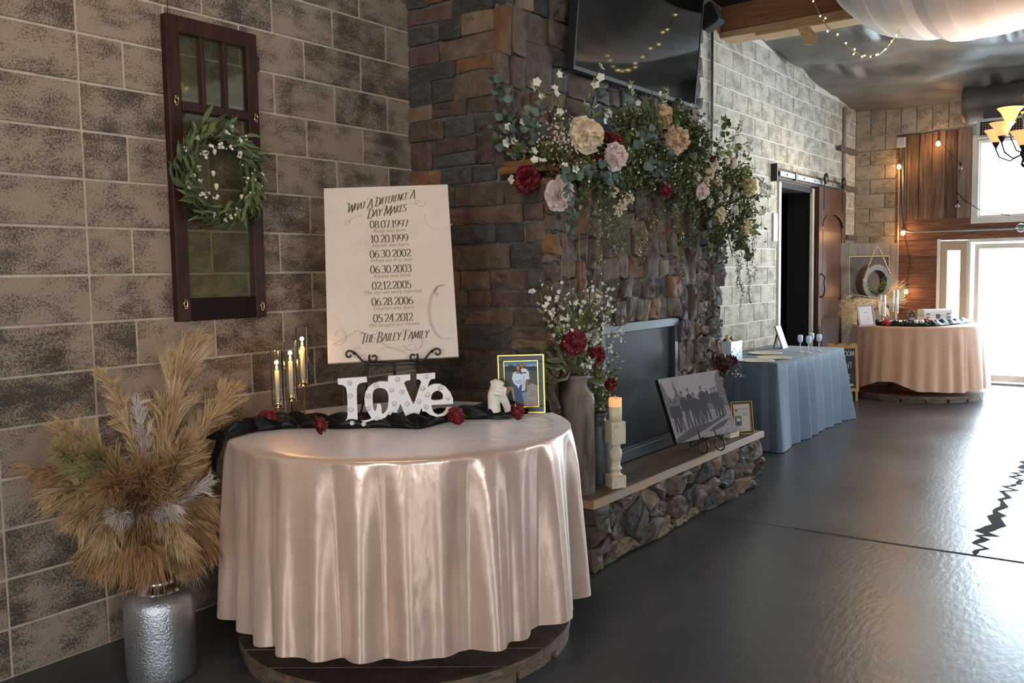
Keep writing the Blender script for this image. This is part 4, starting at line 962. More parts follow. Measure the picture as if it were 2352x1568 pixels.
# lettering -----------------------------------------------------------------
def arc(cx, cy, rx, ry, a0, a1, n=14): return [(cx+rx*math.cos(R_(a0+(a1-a0)*i/n)), cy+ry*math.sin(R_(a0+(a1-a0)*i/n))) for i in range(n+1)]
G = {   # pen strokes on a unit-height body: (advance, [strokes])
 '0': (.60, [arc(.28, .5, .24, .5, 90, 450, 24)]), '1': (.36, [[(.04, .80), (.18, 1), (.18, 0)], [(.04, 0), (.32, 0)]]),
 '2': (.56, [arc(.26, .73, .21, .27, 165, -35, 12)+[(.06, .03)], [(.06, .03), (.50, .03), (.51, .16)]]),
 '3': (.56, [arc(.24, .76, .19, .24, 155, -80, 12), arc(.24, .27, .23, .27, 85, -155, 14)]),
 '4': (.60, [[(.40, 0), (.40, 1), (.03, .30), (.56, .30)]]), '5': (.56, [[(.48, .98), (.12, .98), (.10, .55)]+arc(.24, .31, .24, .31, 120, -150, 14)]),
 '6': (.58, [[(.44, .96)]+arc(.50, .34, .46, .60, 110, 180, 8), arc(.28, .29, .23, .29, 0, 360, 20)]),
 '7': (.54, [[(.04, .84), (.06, .97), (.50, .97), (.22, 0)]]), '8': (.56, [arc(.27, .75, .18, .24, 0, 360, 18), arc(.27, .26, .23, .26, 0, 360, 18)]),
 '9': (.58, [arc(.28, .70, .23, .29, 0, 360, 20), arc(.05, .64, .46, .62, 0, -68, 8)]), '.': (.22, [[(.08, .0), (.08, .07)]]),
 'A': (.66, [[(.02, 0), (.34, 1), (.60, 0)], [(.14, .34), (.50, .34)]]), 'B': (.58, [[(.10, 0), (.10, 1)], [(.0, .98)]+[(.10, 1)]+arc(.20, .76, .22, .24, 90, -90, 10)+[(.10, .52)], [(.10, .52)]+arc(.24, .26, .26, .26, 90, -90, 10)+[(.02, 0)]]),
 'D': (.64, [[(.12, 0), (.12, 1)], [(-.02, .96), (.10, 1)]+arc(.14, .5, .42, .5, 88, -88, 16)+[(-.02, .02)]]), 'E': (.50, [[(.44, .93), (.38, 1), (.10, 1), (.10, 0), (.40, 0), (.46, .07)], [(.10, .52), (.36, .52)]]),
 'F': (.50, [[(.46, .93), (.40, 1), (.10, 1), (.10, 0)], [(.10, .52), (.36, .52)]]), 'G': (.64, [arc(.34, .5, .30, .5, 50, 320, 16), [(.40, .42), (.58, .42), (.58, .06)]]), 'H': (.62, [[(.10, 0), (.10, 1)], [(.50, 0), (.50, 1)], [(.10, .5), (.50, .5)]]),
 'I': (.28, [[(.12, 0), (.12, 1)]]), 'K': (.58, [[(.10, 0), (.10, 1)], [(.50, 1), (.12, .46), (.54, 0)]]), 'L': (.48, [[(.10, 1), (.10, 0), (.42, 0), (.46, .08)]]),
 'M': (.78, [[(.06, 0), (.12, 1), (.36, .15), (.62, 1), (.68, 0)]]), 'N': (.66, [[(.10, 0), (.10, 1), (.54, 0), (.54, 1)]]), 'O': (.66, [arc(.32, .5, .28, .5, 90, 450, 22)]), 'R': (.58, [[(.10, 0), (.10, 1)], [(.0, .97), (.10, 1)]+arc(.20, .74, .22, .26, 90, -90, 10)+[(.10, .48)], [(.24, .48), (.54, 0)]]),
 'S': (.50, [arc(.26, .74, .19, .26, 40, 260, 12)+arc(.24, .25, .21, .25, 85, -150, 12)]), 'T': (.54, [[(.0, .93), (.04, 1), (.52, 1)], [(.27, 1), (.27, 0)]]), 'U': (.62, [[(.08, 1), (.08, .3)]+arc(.30, .25, .22, .25, 180, 360, 10)+[(.52, 1)]]),
 'W': (.84, [[(.02, 1), (.20, 0), (.42, .85), (.60, 0), (.80, 1)]]), 'Y': (.58, [[(.02, 1), (.28, .48), (.54, 1)], [(.28, .48), (.28, 0)]]), 'C': (.58, [arc(.32, .5, .28, .5, 50, 310, 16)]), ' ': (.34, [])}
def pen(mb, pts, wv, wh, y, m=0, slant=0.0, sx=1, sz=1, ox=0, oz=0):
    """ribbon whose width depends on stroke direction (broad-nib contrast)"""
    for i in range(1, len(pts)-1):      # break the stroke at sharp corners so both sides keep full weight
        a, b, c = pts[i-1], pts[i], pts[i+1]; u1 = (b[0]-a[0], b[1]-a[1]); u2 = (c[0]-b[0], c[1]-b[1]); l1 = math.hypot(*u1); l2 = math.hypot(*u2)
        if l1 > 1e-9 and l2 > 1e-9 and (u1[0]*u2[0]+u1[1]*u2[1])/(l1*l2) < .72:
            pen(mb, pts[:i+1], wv, wh, y, m, slant, sx, sz, ox, oz); pen(mb, pts[i:], wv, wh, y, m, slant, sx, sz, ox, oz); return
    P = [np.array(((p[0]+slant*p[1])*sx+ox, p[1]*sz+oz)) for p in pts]; k = len(P)
    if k < 2: return
    L_, R2 = [], []
    for i in range(k):
        d = P[min(i+1, k-1)]-P[max(i-1, 0)]; l = np.linalg.norm(d)
        if l < 1e-9: d = np.array((1, 0)); l = 1
        d = d/l; w = wh+(wv-wh)*min(1, abs(d[1])**1.3); n = np.array((-d[1], d[0]))*w/2; L_.append(P[i]+n); R2.append(P[i]-n)
    V = [(a[0], y, a[1]) for a in L_]+[(a[0], y, a[1]) for a in R2]
    mb.add(V, [(i, i+1, k+i+1, k+i) for i in range(k-1)], m, False)
def text_w(s, H, sx, first=1.0): return sum(G[c][0]*H*sx*(first if (i == 0 or s[i-1] == ' ') else 1) for i, c in enumerate(s))
def pentext(mb, s, cx, z, H, y, wv, wh, sx=1.0, slant=0.0, m=0, first=1.0, rise=0.0, swash=0.0):
    Wt = text_w(s, H, sx, first); x = cx-Wt/2; x0 = x
    for i, c in enumerate(s):
        adv, st = G[c]; big = first if (i == 0 or s[i-1] == ' ') else 1.0; zz = z+(x-x0)*rise-(big-1)*H*.35
        for q in st: pen(mb, q, wv*(1.15 if big > 1 else 1), wh, y, m, slant, H*sx*big, H*big, x, zz)
        if swash and big > 1 and c != ' ':
            pen(mb, [(.12, 1.0), (0, 1.07), (-.14, 1.05), (-.21, .95), (-.17, .86), (-.10, .88)], wv*.35, wh, y, m, slant, H*sx*big, H*big, x, zz)
        x += adv*H*sx*big
def script_text(s, cx, z, size, y, mt, parent, name='lettering'):
    fc = bpy.data.curves.new('txt', 'FONT'); fc.body = s; fc.size = size; fc.shear = .38; fc.align_x = 'CENTER'; fc.space_character = .98; fc.resolution_u = 3; fc.offset = .0
    o = bpy.data.objects.new('txt', fc); COL.objects.link(o); dg = bpy.context.evaluated_depsgraph_get(); me = bpy.data.meshes.new_from_object(o.evaluated_get(dg)); bpy.data.objects.remove(o)
    me.transform(Matrix.Rotation(PI/2, 4, 'X')); me.materials.clear(); me.materials.append(mt); return link(name, me, parent, (cx, y, z))
def spiral(cx, cz, r0, r1, a0, a1, n=26): return [(cx+(r0+(r1-r0)*i/n)*math.cos(R_(a0+(a1-a0)*i/n)), cz+(r0+(r1-r0)*i/n)*math.sin(R_(a0+(a1-a0)*i/n))) for i in range(n+1)]
# sign board: local x right, z up, face at y=0
t = thing('family_dates_sign', 'large cream canvas sign listing family dates on the tabletop easel', 'sign', (BM[0], BM[1], BM[2]), (R_(-TILT), R_(-1.5), R_(YAW)))
w, h = .602, .880
mb = MB(); mb.bx(-w/2, w/2, 0, .018, 0, h, 0, .002); part('canvas', mb, M['paper'], t)
mb = MB(); mb.bx(-w/2-.0006, w/2+.0006, .001, .0185, -.0006, h+.0006); part('canvas_edge', mb, M['paperedge'], t)
SX = lambda px: (px-640)/1110*w            # crop coordinates of the sign -> local
Y1 = -.0012
mb = MB()
pentext(mb, 'WHAT A DIFFERENCE A', -.028, .752, .036, Y1, .0050, .0012, .82, .28, 0, 1.35, .20, 1); part('title_lettering', mb, M['ink'], t, kind='stuff'); mb = MB(); pentext(mb, 'DAY MAKES', -.005, .716, .038, Y1, .0050, .0012, .86, .28, 0, 1.4, .16, 1); part('title_lettering', mb, M['ink'], t, kind='stuff')
zz = [.635, .560, .482, .403, .321, .241, .159]
dates = ['08.07.1997', '10.20.1999', '06.30.2002', '06.30.2003', '02.12.2005', '06.28.2006', '05.24.2012']
for d_, z_ in zip(dates, zz): mb = MB(); pentext(mb, d_, .006, z_+.026, .0385, Y1, .0054, .0018, 1.0); part('date_lettering', mb, M['ink'], t, kind='stuff')
mb = MB(); pentext(mb, 'THE BAILEY FAMILY', .006, .088, .038, Y1, .0050, .0012, .90, .28, 0, 1.35, .03, 1)
part('name_lettering', mb, M['ink'], t, kind='stuff')
for s_, z_ in zip(['Ricky was born', 'Nariah was born', 'When we first met', 'Aryana was born', 'The day we were married', 'Tavarius was born', 'We bought our Home'], zz): script_text(s_, .006, z_+.003, .0265, Y1, M['inkgold'], t, 'script_lettering')
mb = MB()
pen(mb, spiral(-.195, .700, .003, .020, 200, -120)+[(-.175, .712), (-.15, .728), (-.13, .722)], .0022, .001, Y1); pen(mb, [(-.13, .722)]+spiral(-.128, .728, .008, .003, -90, 250, 14), .0022, .001, Y1)
pen(mb, [(.05, .772), (.10, .782), (.14, .782)]+spiral(.150, .792, .014, .004, 240, -60, 16), .0022, .001, Y1); pen(mb, arc(.165, .786, .022, .020, 180, 380, 12), .0025, .001, Y1)
pen(mb, [(-.06, .052), (-.04, .062), (.0, .060), (.04, .048), (.07, .042)]+arc(.085, .054, .022, .014, -110, 170, 14), .0022, .001, Y1); part('gold_flourish', mb, M['inkgold'], t, kind='stuff')
mb = MB()
pen(mb, spiral(.235, .315, .012, .045, 240, 60, 14)+arc(.26, .22, .085, .14, 110, 250, 20)+[(.285, .09)], .016, .004, -.0009)
pen(mb, spiral(-.25, .13, .01, .05, 180, -120, 22)+[(-.16, .15), (-.1, .12), (-.02, .06), (.06, .03)], .009, .003, -.0009); pen(mb, spiral(.10, .085, .010, .055, 200, -160, 26), .008, .003, -.0009); pen(mb, spiral(-.16, .055, .008, .035, 0, 330, 22), .006, .003, -.0009)
pen(mb, arc(.25, .70, .07, .06, 160, 330, 16), .004, .002, -.0009); part('faint_flourish', mb, M['inkfaint'], t, kind='stuff')
# ================================================================== PAMPAS GRASS IN SILVER VASE
VP = (-.035, -.475)
t = thing('silver_vase', 'hammered silver metal floor vase holding the pampas grass', 'vase', (VP[0], VP[1], 0))
mb = MB(); mb.lathe([(.120, 0), (.128, .004), (.133, .02), (.134, .10), (.135, .22), (.134, .29), (.130, .315), (.118, .338), (.100, .352), (.092, .356)], n=56); part('body', mb, M['silver'], t)
mb = MB(); mb.lathe([(.092, .354), (.086, .372), (.070, .382), (.066, .392), (.064, .405), (.048, .416), (.036, .425), (.032, .445), (.036, .470), (.040, .476), (.034, .476), (.030, .45)], n=48, cap=False); part('neck', mb, M['silversmooth'], t)
PA = thing('pampas_arrangement', 'large dried pampas grass arrangement of tan plumes in the silver vase', 'dried grass', (VP[0], VP[1], .45), world=True)
def plume(px_base, px_tip, px_mid, R, mt, n=1500, yd=-.47, tipy=None, droop=.0):
    ty = tipy if tipy is not None else yd
    p0 = np.array([VP[0], VP[1], .46]); a = at(*px_base, y=yd); b = at(*px_tip, y=ty); m_ = at(*px_mid, y=(yd+ty)/2)
    # quadratic spine a..m..b
    def sp(s): return (1-s)**2*a[None]+2*s*(1-s)*(2*m_-.5*a-.5*b)[None]+s**2*b[None]
    s = rng.uniform(0, 1, (n, 1))**.85; base = sp(s); tan = _n(sp(np.minimum(s+.03, 1.03))-base)
    rd = rng.normal(size=(n, 3)); rd = _n(rd-tan*(rd*tan).sum(1, keepdims=True)); L = R*(.45+.75*np.sin(np.clip(s*.85+.12, 0, 1)*PI)**.8)*rng.uniform(.5, 1.1, (n, 1))
    k = 5; paths = []; cd_ = rng.normal(size=(26, 3))*.8; clump = cd_[np.minimum((s[:, 0]*26).astype(int), 25)]
    for j in range(k):
        q = j/(k-1); pp = base+tan*L*1.0*q+rd*L*(.95*q**.7)*.52 + clump*L*q*.42 + rng.normal(size=(n, 3))*R*.05*q; pp[:, 2] -= droop*L[:, 0]*q*q+.12*L[:, 0]*q*q; paths.append(pp)
    V, F = strands_arrays(np.stack(paths, 1), .0042, .0010)
    st = np.concatenate([p0[None], sp(np.linspace(0, 1, 7)[:, None])]); mb = MB(); mb.tube(st, .002, 5)
    sv = np.array(mb.V); sf = np.array([f for f in mb.F if len(f) == 4])
    V2, F2, mi = cat_arrays([(V, F), (sv, sf)])
    link('plume', fast_mesh('plume', V2, F2, [mt, M['stem']], True, mi), PA)
A_, B_, C_, D_ = M['pampas'], M['pampas2'], M['pampas3'], M['pampas4']
c0 = (350, 1180)
for (tip, mid, R, mt, n, ty, dr, b) in [
    ((440, 785), (395, 940), .115, A_, 3400, -.40, 0, (365, 1110)), ((535, 890), (470, 985), .085, A_, 2400, -.42, 0, (415, 1110)), ((235, 860), (285, 950), .055, A_, 1300, -.40, 0, (320, 1080)),
    ((312, 925), (325, 1000), .060, C_, 1300, -.42, 0, (335, 1120)), ((150, 985), (225, 1050), .085, A_, 1900, -.45, 0, (300, 1120)), ((130, 1030), (215, 1090), .085, D_, 1700, -.55, .2, (310, 1150)), ((75, 1075), (185, 1100), .075, B_, 1500, -.40, .2, (290, 1150)),
    ((130, 1130), (215, 1130), .085, A_, 1700, -.50, .3, (310, 1150)), ((175, 1190), (240, 1160), .080, A_, 1500, -.50, .4, (320, 1150)), ((420, 1020), (395, 1090), .085, A_, 2600, -.62, 0, (365, 1185)), ((475, 1105), (440, 1130), .050, C_, 900, -.55, 0, (380, 1170)),
    ((530, 1165), (480, 1150), .075, B_, 1700, -.55, .9, (380, 1165)), ((515, 1215), (460, 1190), .070, B_, 1500, -.50, .9, (380, 1170)), ((468, 1240), (430, 1200), .080, B_, 1900, -.58, .8, (360, 1160)), ((425, 1262), (400, 1230), .075, B_, 1700, -.60, .8, (350, 1170)),
    ((335, 1262), (350, 1230), .080, B_, 2000, -.64, .8, (340, 1150)), ((275, 1262), (300, 1220), .085, B_, 2000, -.60, .8, (330, 1150)), ((205, 1275), (250, 1230), .070, B_, 1500, -.52, .6, (320, 1170)), ((240, 1230), (270, 1190), .080, A_, 1500, -.56, .5, (330, 1160)),
    ((330, 1090), (335, 1130), .100, B_, 2400, -.62, .1, (350, 1190)), ((250, 1110), (290, 1130), .095, B_, 2000, -.60, .1, (340, 1180)), ((395, 1160), (370, 1170), .060, C_, 700, -.66, .6, (350, 1170)), ((255, 1180), (290, 1180), .055, C_, 700, -.64, .3, (340, 1175)), ((410, 1230), (380, 1190), .075, A_, 1500, -.66, .7, (340, 1150)), ((470, 1060), (440, 1100), .09, B_, 1700, -.45, 0, (380, 1160)), ((200, 1030), (260, 1080), .08, D_, 1500, -.48, 0, (320, 1150))]:
    plume(b, tip, mid, R, mt, n, -.48, ty, dr)
# ================================================================== OLD SASH WINDOW ON THE WALL, WITH WREATH
X0, X1, Z0, Z1 = .385, .880, 1.405, 2.800
t = thing('old_window_sash', 'dark red-brown old window sash with four glass panes hung on the block wall', 'window frame', ((X0+X1)/2, -.03, Z0), world=True)
ya, yb = -.048, -.004; st = .062; zm = 2.395
mb = MB(); mb.bx(X0, X0+st+.005, ya, yb, Z0, Z1, 0, .004); part('stile', mb, M['sash'], t); mb = MB(); mb.bx(X1-st, X1, ya, yb, Z0, Z1, 0, .004); part('stile', mb, M['sash'], t)
mb = MB(); mb.bx(X0+st+.005, X1-st, ya, yb, Z1-.075, Z1, 0, .004); part('rail', mb, M['sash'], t); mb = MB(); mb.bx(X0+st+.005, X1-st, ya, yb, Z0, Z0+.105, 0, .004); part('rail', mb, M['sashdark'], t); mb = MB(); mb.bx(X0+st+.005, X1-st, ya-.006, yb, zm-.022, zm+.022, 0, .004); part('rail', mb, M['sash'], t)
ix0, ix1 = X0+st+.005, X1-st; pw = (ix1-ix0)/3
for i in (1, 2): mb = MB(); mb.bx(ix0+pw*i-.010, ix0+pw*i+.010, ya+.004, yb, zm+.02, Z1-.07, 0, .003); part('muntin', mb, M['sash'], t)
for i in range(3): mb = MB(); mb.bx(ix0+pw*i+.008, ix0+pw*(i+1)-.008, -.026, -.023, zm+.02, Z1-.07); part('pane', mb, M['sashglass'], t)
mb = MB(); mb.bx(ix0-.002, ix1+.002, -.026, -.023, Z0+.10, zm-.018); part('pane', mb, M['sashglass'], t)
for (x, z) in ((X0+.035, zm+.02), (X1-.025, zm-.005), (X0+.035, Z0+.08), (X1-.03, Z0+.055)):
    mb = MB(); pts = [(x+.009*math.cos(a), ya-.005, z+.022*math.sin(a)) for a in [2*PI*i/14 for i in range(14)]]; mb.tube(pts, .0022, 6, 0, False, True); mb.tube([(x, ya, z+.01), (x, ya-.008, z+.01)], .003, 6); mb.tube([(x, ya, z-.01), (x, ya-.008, z-.01)], .003, 6); part('clip', mb, M['brass'], t)
mb = MB(); mb.box((X1+.003, ya+.02, 2.66), (.010, .03, .075), None, 0, .003); mb.tube([(X1+.010, ya+.01, 2.625), (X1+.010, ya+.01, 2.695)], .006, 6); part('hinge', mb, M['black'], t)
mb = MB(); mb.tube([(X0+.03, -.02, Z1), (X0+.05, -.012, Z1+.28), (X0+.05, -.006, Z1+.60)], .0015, 5); part('hanging_wire', mb, M['black'], t)
M['wreathleaf'] = mat('leaf_wreath', (.085, .12, .045), .55, col2=(.15, .19, .08), scale=14, spec=.3)
WC = np.array([.605, -.085, 2.10])
wt = thing('wreath', 'green leafy wreath with tiny white blossoms hanging on the old window sash', 'wreath', tuple(WC), world=True)
mb = MB()
for k in range(5):
    pts = [(WC[0]+(.168+.010*math.cos(5*a+k))*math.cos(a)*.98, WC[1]+.012*math.sin(4*a+k*1.3), WC[2]+(.178+.010*math.sin(5*a+k*2))*math.sin(a)) for a in [2*PI*i/48 for i in range(48)]]; mb.tube(pts, .0045, 5, 0, False, True)
part('twig_ring', mb, M['stemgreen'], wt)
n = 430; a = rng.uniform(0, 2*PI, n); rad = rng.normal(0, 1, n); base = WC+np.stack([np.cos(a)*(.180+.022*rad), rng.normal(-.008, .018, n), np.sin(a)*(.190+.022*rad)], 1)
tang = np.stack([-np.sin(a), rng.normal(-.15, .3, n), np.cos(a)], 1)*np.where(True, -1, 1); outw = np.stack([np.cos(a), np.zeros(n), np.sin(a)], 1); D = -tang*.0+np.stack([np.sin(a), rng.normal(-.2, .3, n), -np.cos(a)], 1)+outw*rng.normal(.45, .35, (n, 1)); D[:, 1] -= .15
ll = rng.uniform(.045, .115, n); ffast('leaves', [leaves_arrays(base[:250], D[:250], ll[:250], ll[:250]*.20), leaves_arrays(base[250:340], D[250:340], ll[250:340]*.75, ll[250:340]*.22), leaves_arrays(base[340:], D[340:], ll[340:]*.9, ll[340:]*.2)], [M['wreathleaf'], M['leafolive'], M['wreathleaf']], wt, 'stuff')
n = 240; a = rng.uniform(0, 2*PI, n); wide = rng.uniform(.15, .27, n); q = (rng.random(n) < .5); base = WC+np.stack([np.cos(a)*wide, rng.normal(-.035, .015, n), np.sin(a)*wide*1.02], 1)
cl_ = rng.integers(0, 36, n); cen = WC+np.stack([np.cos(cl_*.61)*(.17+.05*np.sin(cl_*2.3)), np.full(n, -.035), np.sin(cl_*.61)*(.18+.055*np.cos(cl_*1.7))], 1); base = cen+rng.normal(0, .008, (n, 3)); D = rng.normal(size=(n, 3)); D[:, 1] = -abs(D[:, 1])-.5
ffast('blossoms', [blossom_arrays(base, D, rng.uniform(.005, .010, n))], [M['pwhite']], wt, 'stuff')
n = 40; a = rng.uniform(0, 2*PI, n); p0 = WC+np.stack([np.cos(a)*.18, np.full(n, -.02), np.sin(a)*.19], 1); paths = np.stack([p0+np.stack([np.cos(a)*.06*s+np.sin(a)*.05*s, np.full(n, -.03*s), np.sin(a)*.06*s-np.cos(a)*.05*s], 1) for s in np.linspace(0, 1, 5)], 1)
ffast('stems', [strands_arrays(paths, .003, .001)], [M['stemgreen']], wt, 'stuff')
for (px, py, s) in [(493, 350, 1), (490, 400, 1), (497, 430, 1.1), (555, 453, .9), (566, 458, 1)]:
    p = at(px, py, y=-.11); mb = MB(); mb.lathe([(.002, -.012*s), (.009*s, 0), (.010*s, .010*s), (.006*s, .016*s)], tuple(p), 8); part('bud', mb, M['pcream'], wt)
# ================================================================== THINGS ON THE RAISED HEARTH
SZ_ = .4045
def can(P, H, R, m, lab, neck=.55, nm='tin_vase'):
    t = thing(nm, lab, 'vase', (P[0], P[1], SZ_)); q = R
    mb = MB(); mb.lathe([(q*.97, 0), (q, .004), (q, H*.40), (q*.99, H*.62), (q*1.0, H*.80), (q*.93, H*.835), (q*.70, H*.865), (q*neck, H*.90), (q*neck, H*.94), (q*.62, H*.965), (q*.70, H*.995), (q*.68, H), (q*.60, H*.985), (q*.5, H*.95), (q*.5, H*.90)], n=44, cap=False)
    mb.lathe([(.0005, .004), (q*.97, .002)], n=44, cap=False); part('body', mb, m, t)
    mb = MB()
    for z in (.03, H*.795): mb.lathe([(q*1.002, z-.004), (q*1.02, z), (q*1.002, z+.004)], n=44, cap=False)
    part('band', mb, m, t); return t
P1 = at(1330, 1118, z=SZ_); P1 = np.array([2.06, -1.150, 0]); H1 = .645
can(P1, H1, .092, M['can'], 'tall weathered tin vase with brown streaks at the left end of the hearth')
P2 = np.array([2.325, -1.125, 0]); can(P2, .40, .070, M['cangrey'], 'dark zinc vase standing behind the turned candle pedestal on the hearth')
# third can behind the framed photo, only its shoulder showing
P3 = np.array([2.02+.10, -1.045+.02, 0]); 
# ---- pedestal with pillar candle
PC = np.array([2.262, -1.268, 0])
t = thing('candle_pedestal', 'chipped cream turned-wood pedestal on the hearth under a pillar candle', 'candle holder', (PC[0], PC[1], SZ_), (0, 0, R_(-33)))
mb = MB(); mb.box((0, 0, .035), (.088, .088, .07), None, 0, .003); mb.lathe([(.040, .07), (.030, .078), (.026, .088), (.030, .098), (.038, .106), (.030, .116), (.026, .130), (.030, .155), (.037, .185), (.035, .205), (.028, .220), (.026, .235), (.036, .25)], n=30); mb.box((0, 0, .31), (.086, .086, .125), None, 0, .003); part('turned_post', mb, M['creampaint'], t)
t = thing('pillar_candle', 'lit ivory pillar candle on the cream turned pedestal', 'candle', (PC[0], PC[1], SZ_+.374), (0, 0, R_(20))); t.scale = (.95, .95, .80)
mb = MB(); mb.lathe([(.038, 0), (.0385, .05), (.0385, .10)], n=28); part('wax_body', mb, M['ivory'], t)
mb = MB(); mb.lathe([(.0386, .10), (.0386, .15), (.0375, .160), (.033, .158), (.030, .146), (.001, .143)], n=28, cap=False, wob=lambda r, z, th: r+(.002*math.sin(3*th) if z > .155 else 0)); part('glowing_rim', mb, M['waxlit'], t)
mb = MB(); mb.lathe([(.0012, .143), (.0045, .155), (.0038, .165), (.0005, .182)], n=10); part('flame', mb, M['ivory'], t)
# ---- bouquet in the tall vase
def at_on(px, py, yy): return at(px, py, y=yy)
BQ = thing('bouquet', 'tall bouquet of white blossom branches and two dark red peonies in the weathered tin vase', 'flowers', (P1[0], P1[1], SZ_+H1-.02), world=True)
mouth = np.array([P1[0], P1[1], SZ_+H1-.03])
tips = [(1222, 668), (1245, 640), (1240, 675), (1262, 700), (1285, 655), (1270, 735), (1300, 690), (1320, 668), (1340, 700), (1355, 655), (1365, 690), (1378, 668), (1400, 700), (1410, 650), (1430, 745), (1425, 770), (1395, 735), (1380, 760), (1350, 730), (1345, 790), (1370, 800), (1290, 745), (1275, 780), (1330, 760), (1385, 640), (1365, 720), (1360, 830), (1405, 700)]
arr = []; stems = []; bl = []; buds = []
for (px, py) in tips:
    d = at_on(px, py, P1[1]+rng.uniform(-.10, .12)); c = curvepath(mouth+rng.normal(0, .012, 3), d, -.02, 9, .006); stems.append(c)
    for _ in range(11):
        s_ = rng.uniform(.35, 1); i = s_*8; i0 = min(int(i), 7); b = c[i0]+(c[i0+1]-c[i0])*(i-i0); bl.append(b+rng.normal(0, .016, 3))
    for _ in range(7): s_ = rng.integers(3, 9); buds.append(c[s_]+rng.normal(0, .02, 3))
mb = MB()
for c in stems: mb.tube(c, [.0022]*4+[.0016]*5, 5)
part('stems', mb, M['stemgreen'], BQ, kind='stuff')
bl = np.array(bl); D = rng.normal(size=bl.shape)+np.array([-.6, -1.1, .4]); ffast('white_blossoms', [blossom_arrays(bl, D, rng.uniform(.009, .017, len(bl)))], [M['pwhite']], BQ, 'stuff')
mb = MB()
for b in buds: mb.ball(b, random.uniform(.003, .006), 0, 6, 4)
part('buds', mb, M['pwhite'], BQ, kind='stuff')
lp, ld, ln_ = [], [], []
for c in stems:
    for _ in range(5): i = rng.integers(2, 8); lp.append(c[i]); ld.append(_n(c[i+1]-c[i])+rng.normal(0, .6, 3)); ln_.append(rng.uniform(.03, .055))
ffast('small_leaves', [leaves_arrays(np.array(lp), np.array(ld), ln_, np.array(ln_)*.35)], [M['leafbright']], BQ, 'stuff')
lp, ld, ln_ = [], [], []
for (px, py, qx, qy) in [(1300, 830, 1225, 830), (1300, 830, 1240, 800), (1310, 790, 1285, 700), (1315, 780, 1300, 690), (1320, 770, 1370, 690), (1320, 770, 1385, 680), (1310, 850, 1250, 880), (1310, 850, 1240, 850), (1330, 750, 1315, 705), (1340, 760, 1390, 710), (1345, 870, 1395, 880), (1350, 880, 1370, 900), (1300, 840, 1262, 790), (1320, 800, 1270, 760)]:
    for _ in range(4):
        a = at_on(px+rng.normal(0, 6), py+rng.normal(0, 6), P1[1]-rng.uniform(-.04, .08)); b = at_on(qx+rng.normal(0, 10), qy+rng.normal(0, 10), P1[1]-rng.uniform(-.06, .06)); lp.append(a); ld.append(b-a); ln_.append(np.linalg.norm(b-a))
ln_ = np.array(ln_); ffast('long_leaves', [leaves_arrays(np.array(lp), np.array(ld), ln_, np.minimum(.022, ln_*.22))], [M['leafolive']], BQ, 'stuff')
pom('peony_flower', at_on(1320, 785, P1[1]-.07), (-.55, -.8, .1), .062, M['pred'], BQ, 70)
pom('peony_flower', at_on(1370, 815, P1[1]-.06), (.1, -.8, .4), .052, M['pred'], BQ, 70)
pom('peony_flower', at_on(1374, 735, P1[1]+.05), (.3, -.8, .2), .032, M['pdark'], BQ, 70)
paths = []
for (a, b, c) in [((1298, 850), (1290, 640), (1295, 500)), ((1320, 850), (1305, 600), (1296, 470)), ((1335, 850), (1345, 640), (1352, 480)), ((1345, 850), (1330, 560), (1330, 470)), ((1330, 850), (1360, 650), (1385, 540))]:
    mb = MB(); mb.tube([at_on(*a, P1[1]), at_on(*b, P1[1]-.01), at_on(*c, P1[1]+.02)], .0016, 5); part('wisp', mb, M['twig'], BQ)
# ---- small bouquet in the zinc vase
B2 = thing('bouquet', 'small bouquet with one red peony and tiny white sprigs in the zinc vase', 'flowers', (P2[0], P2[1], SZ_+.38), world=True)
m2 = np.array([P2[0], P2[1], SZ_+.37]); stems = []; bl = []
for (px, py) in [(1375, 850), (1385, 870), (1395, 840), (1380, 900), (1390, 920), (1400, 890), (1410, 860), (1372, 880), (1430, 825), (1415, 810)]:
    d = at_on(px, py, P2[1]-.03+rng.uniform(-.05, .05)); c = curvepath(m2, d, -.01, 7, .004); stems.append(c)
    for _ in range(16): i = rng.integers(2, 7); bl.append(c[i]+rng.normal(0, .014, 3))
mb = MB()
for c in stems: mb.tube(c, .0018, 5)
part('stems', mb, M['stemgreen'], B2, kind='stuff'); bl = np.array(bl)
ffast('white_blossoms', [blossom_arrays(bl[::2], rng.normal(size=(len(bl[::2]), 3))+np.array([0, -1, .2]), rng.uniform(.005, .010, len(bl[::2])))], [M['pwhite']], B2, 'stuff')
ffast('small_leaves', [leaves_arrays(bl[1::2], rng.normal(size=bl[1::2].shape)+np.array([0, -.4, .2]), .03, .011), leaves_arrays(bl[::3], rng.normal(size=bl[::3].shape), .045, .018)], [M['leafbright'], M['leaf']], B2, 'stuff')
pom('peony_flower', at_on(1402, 883, P2[1]-.05), (.2, -.9, .15), .044, M['pred'], B2, 70)
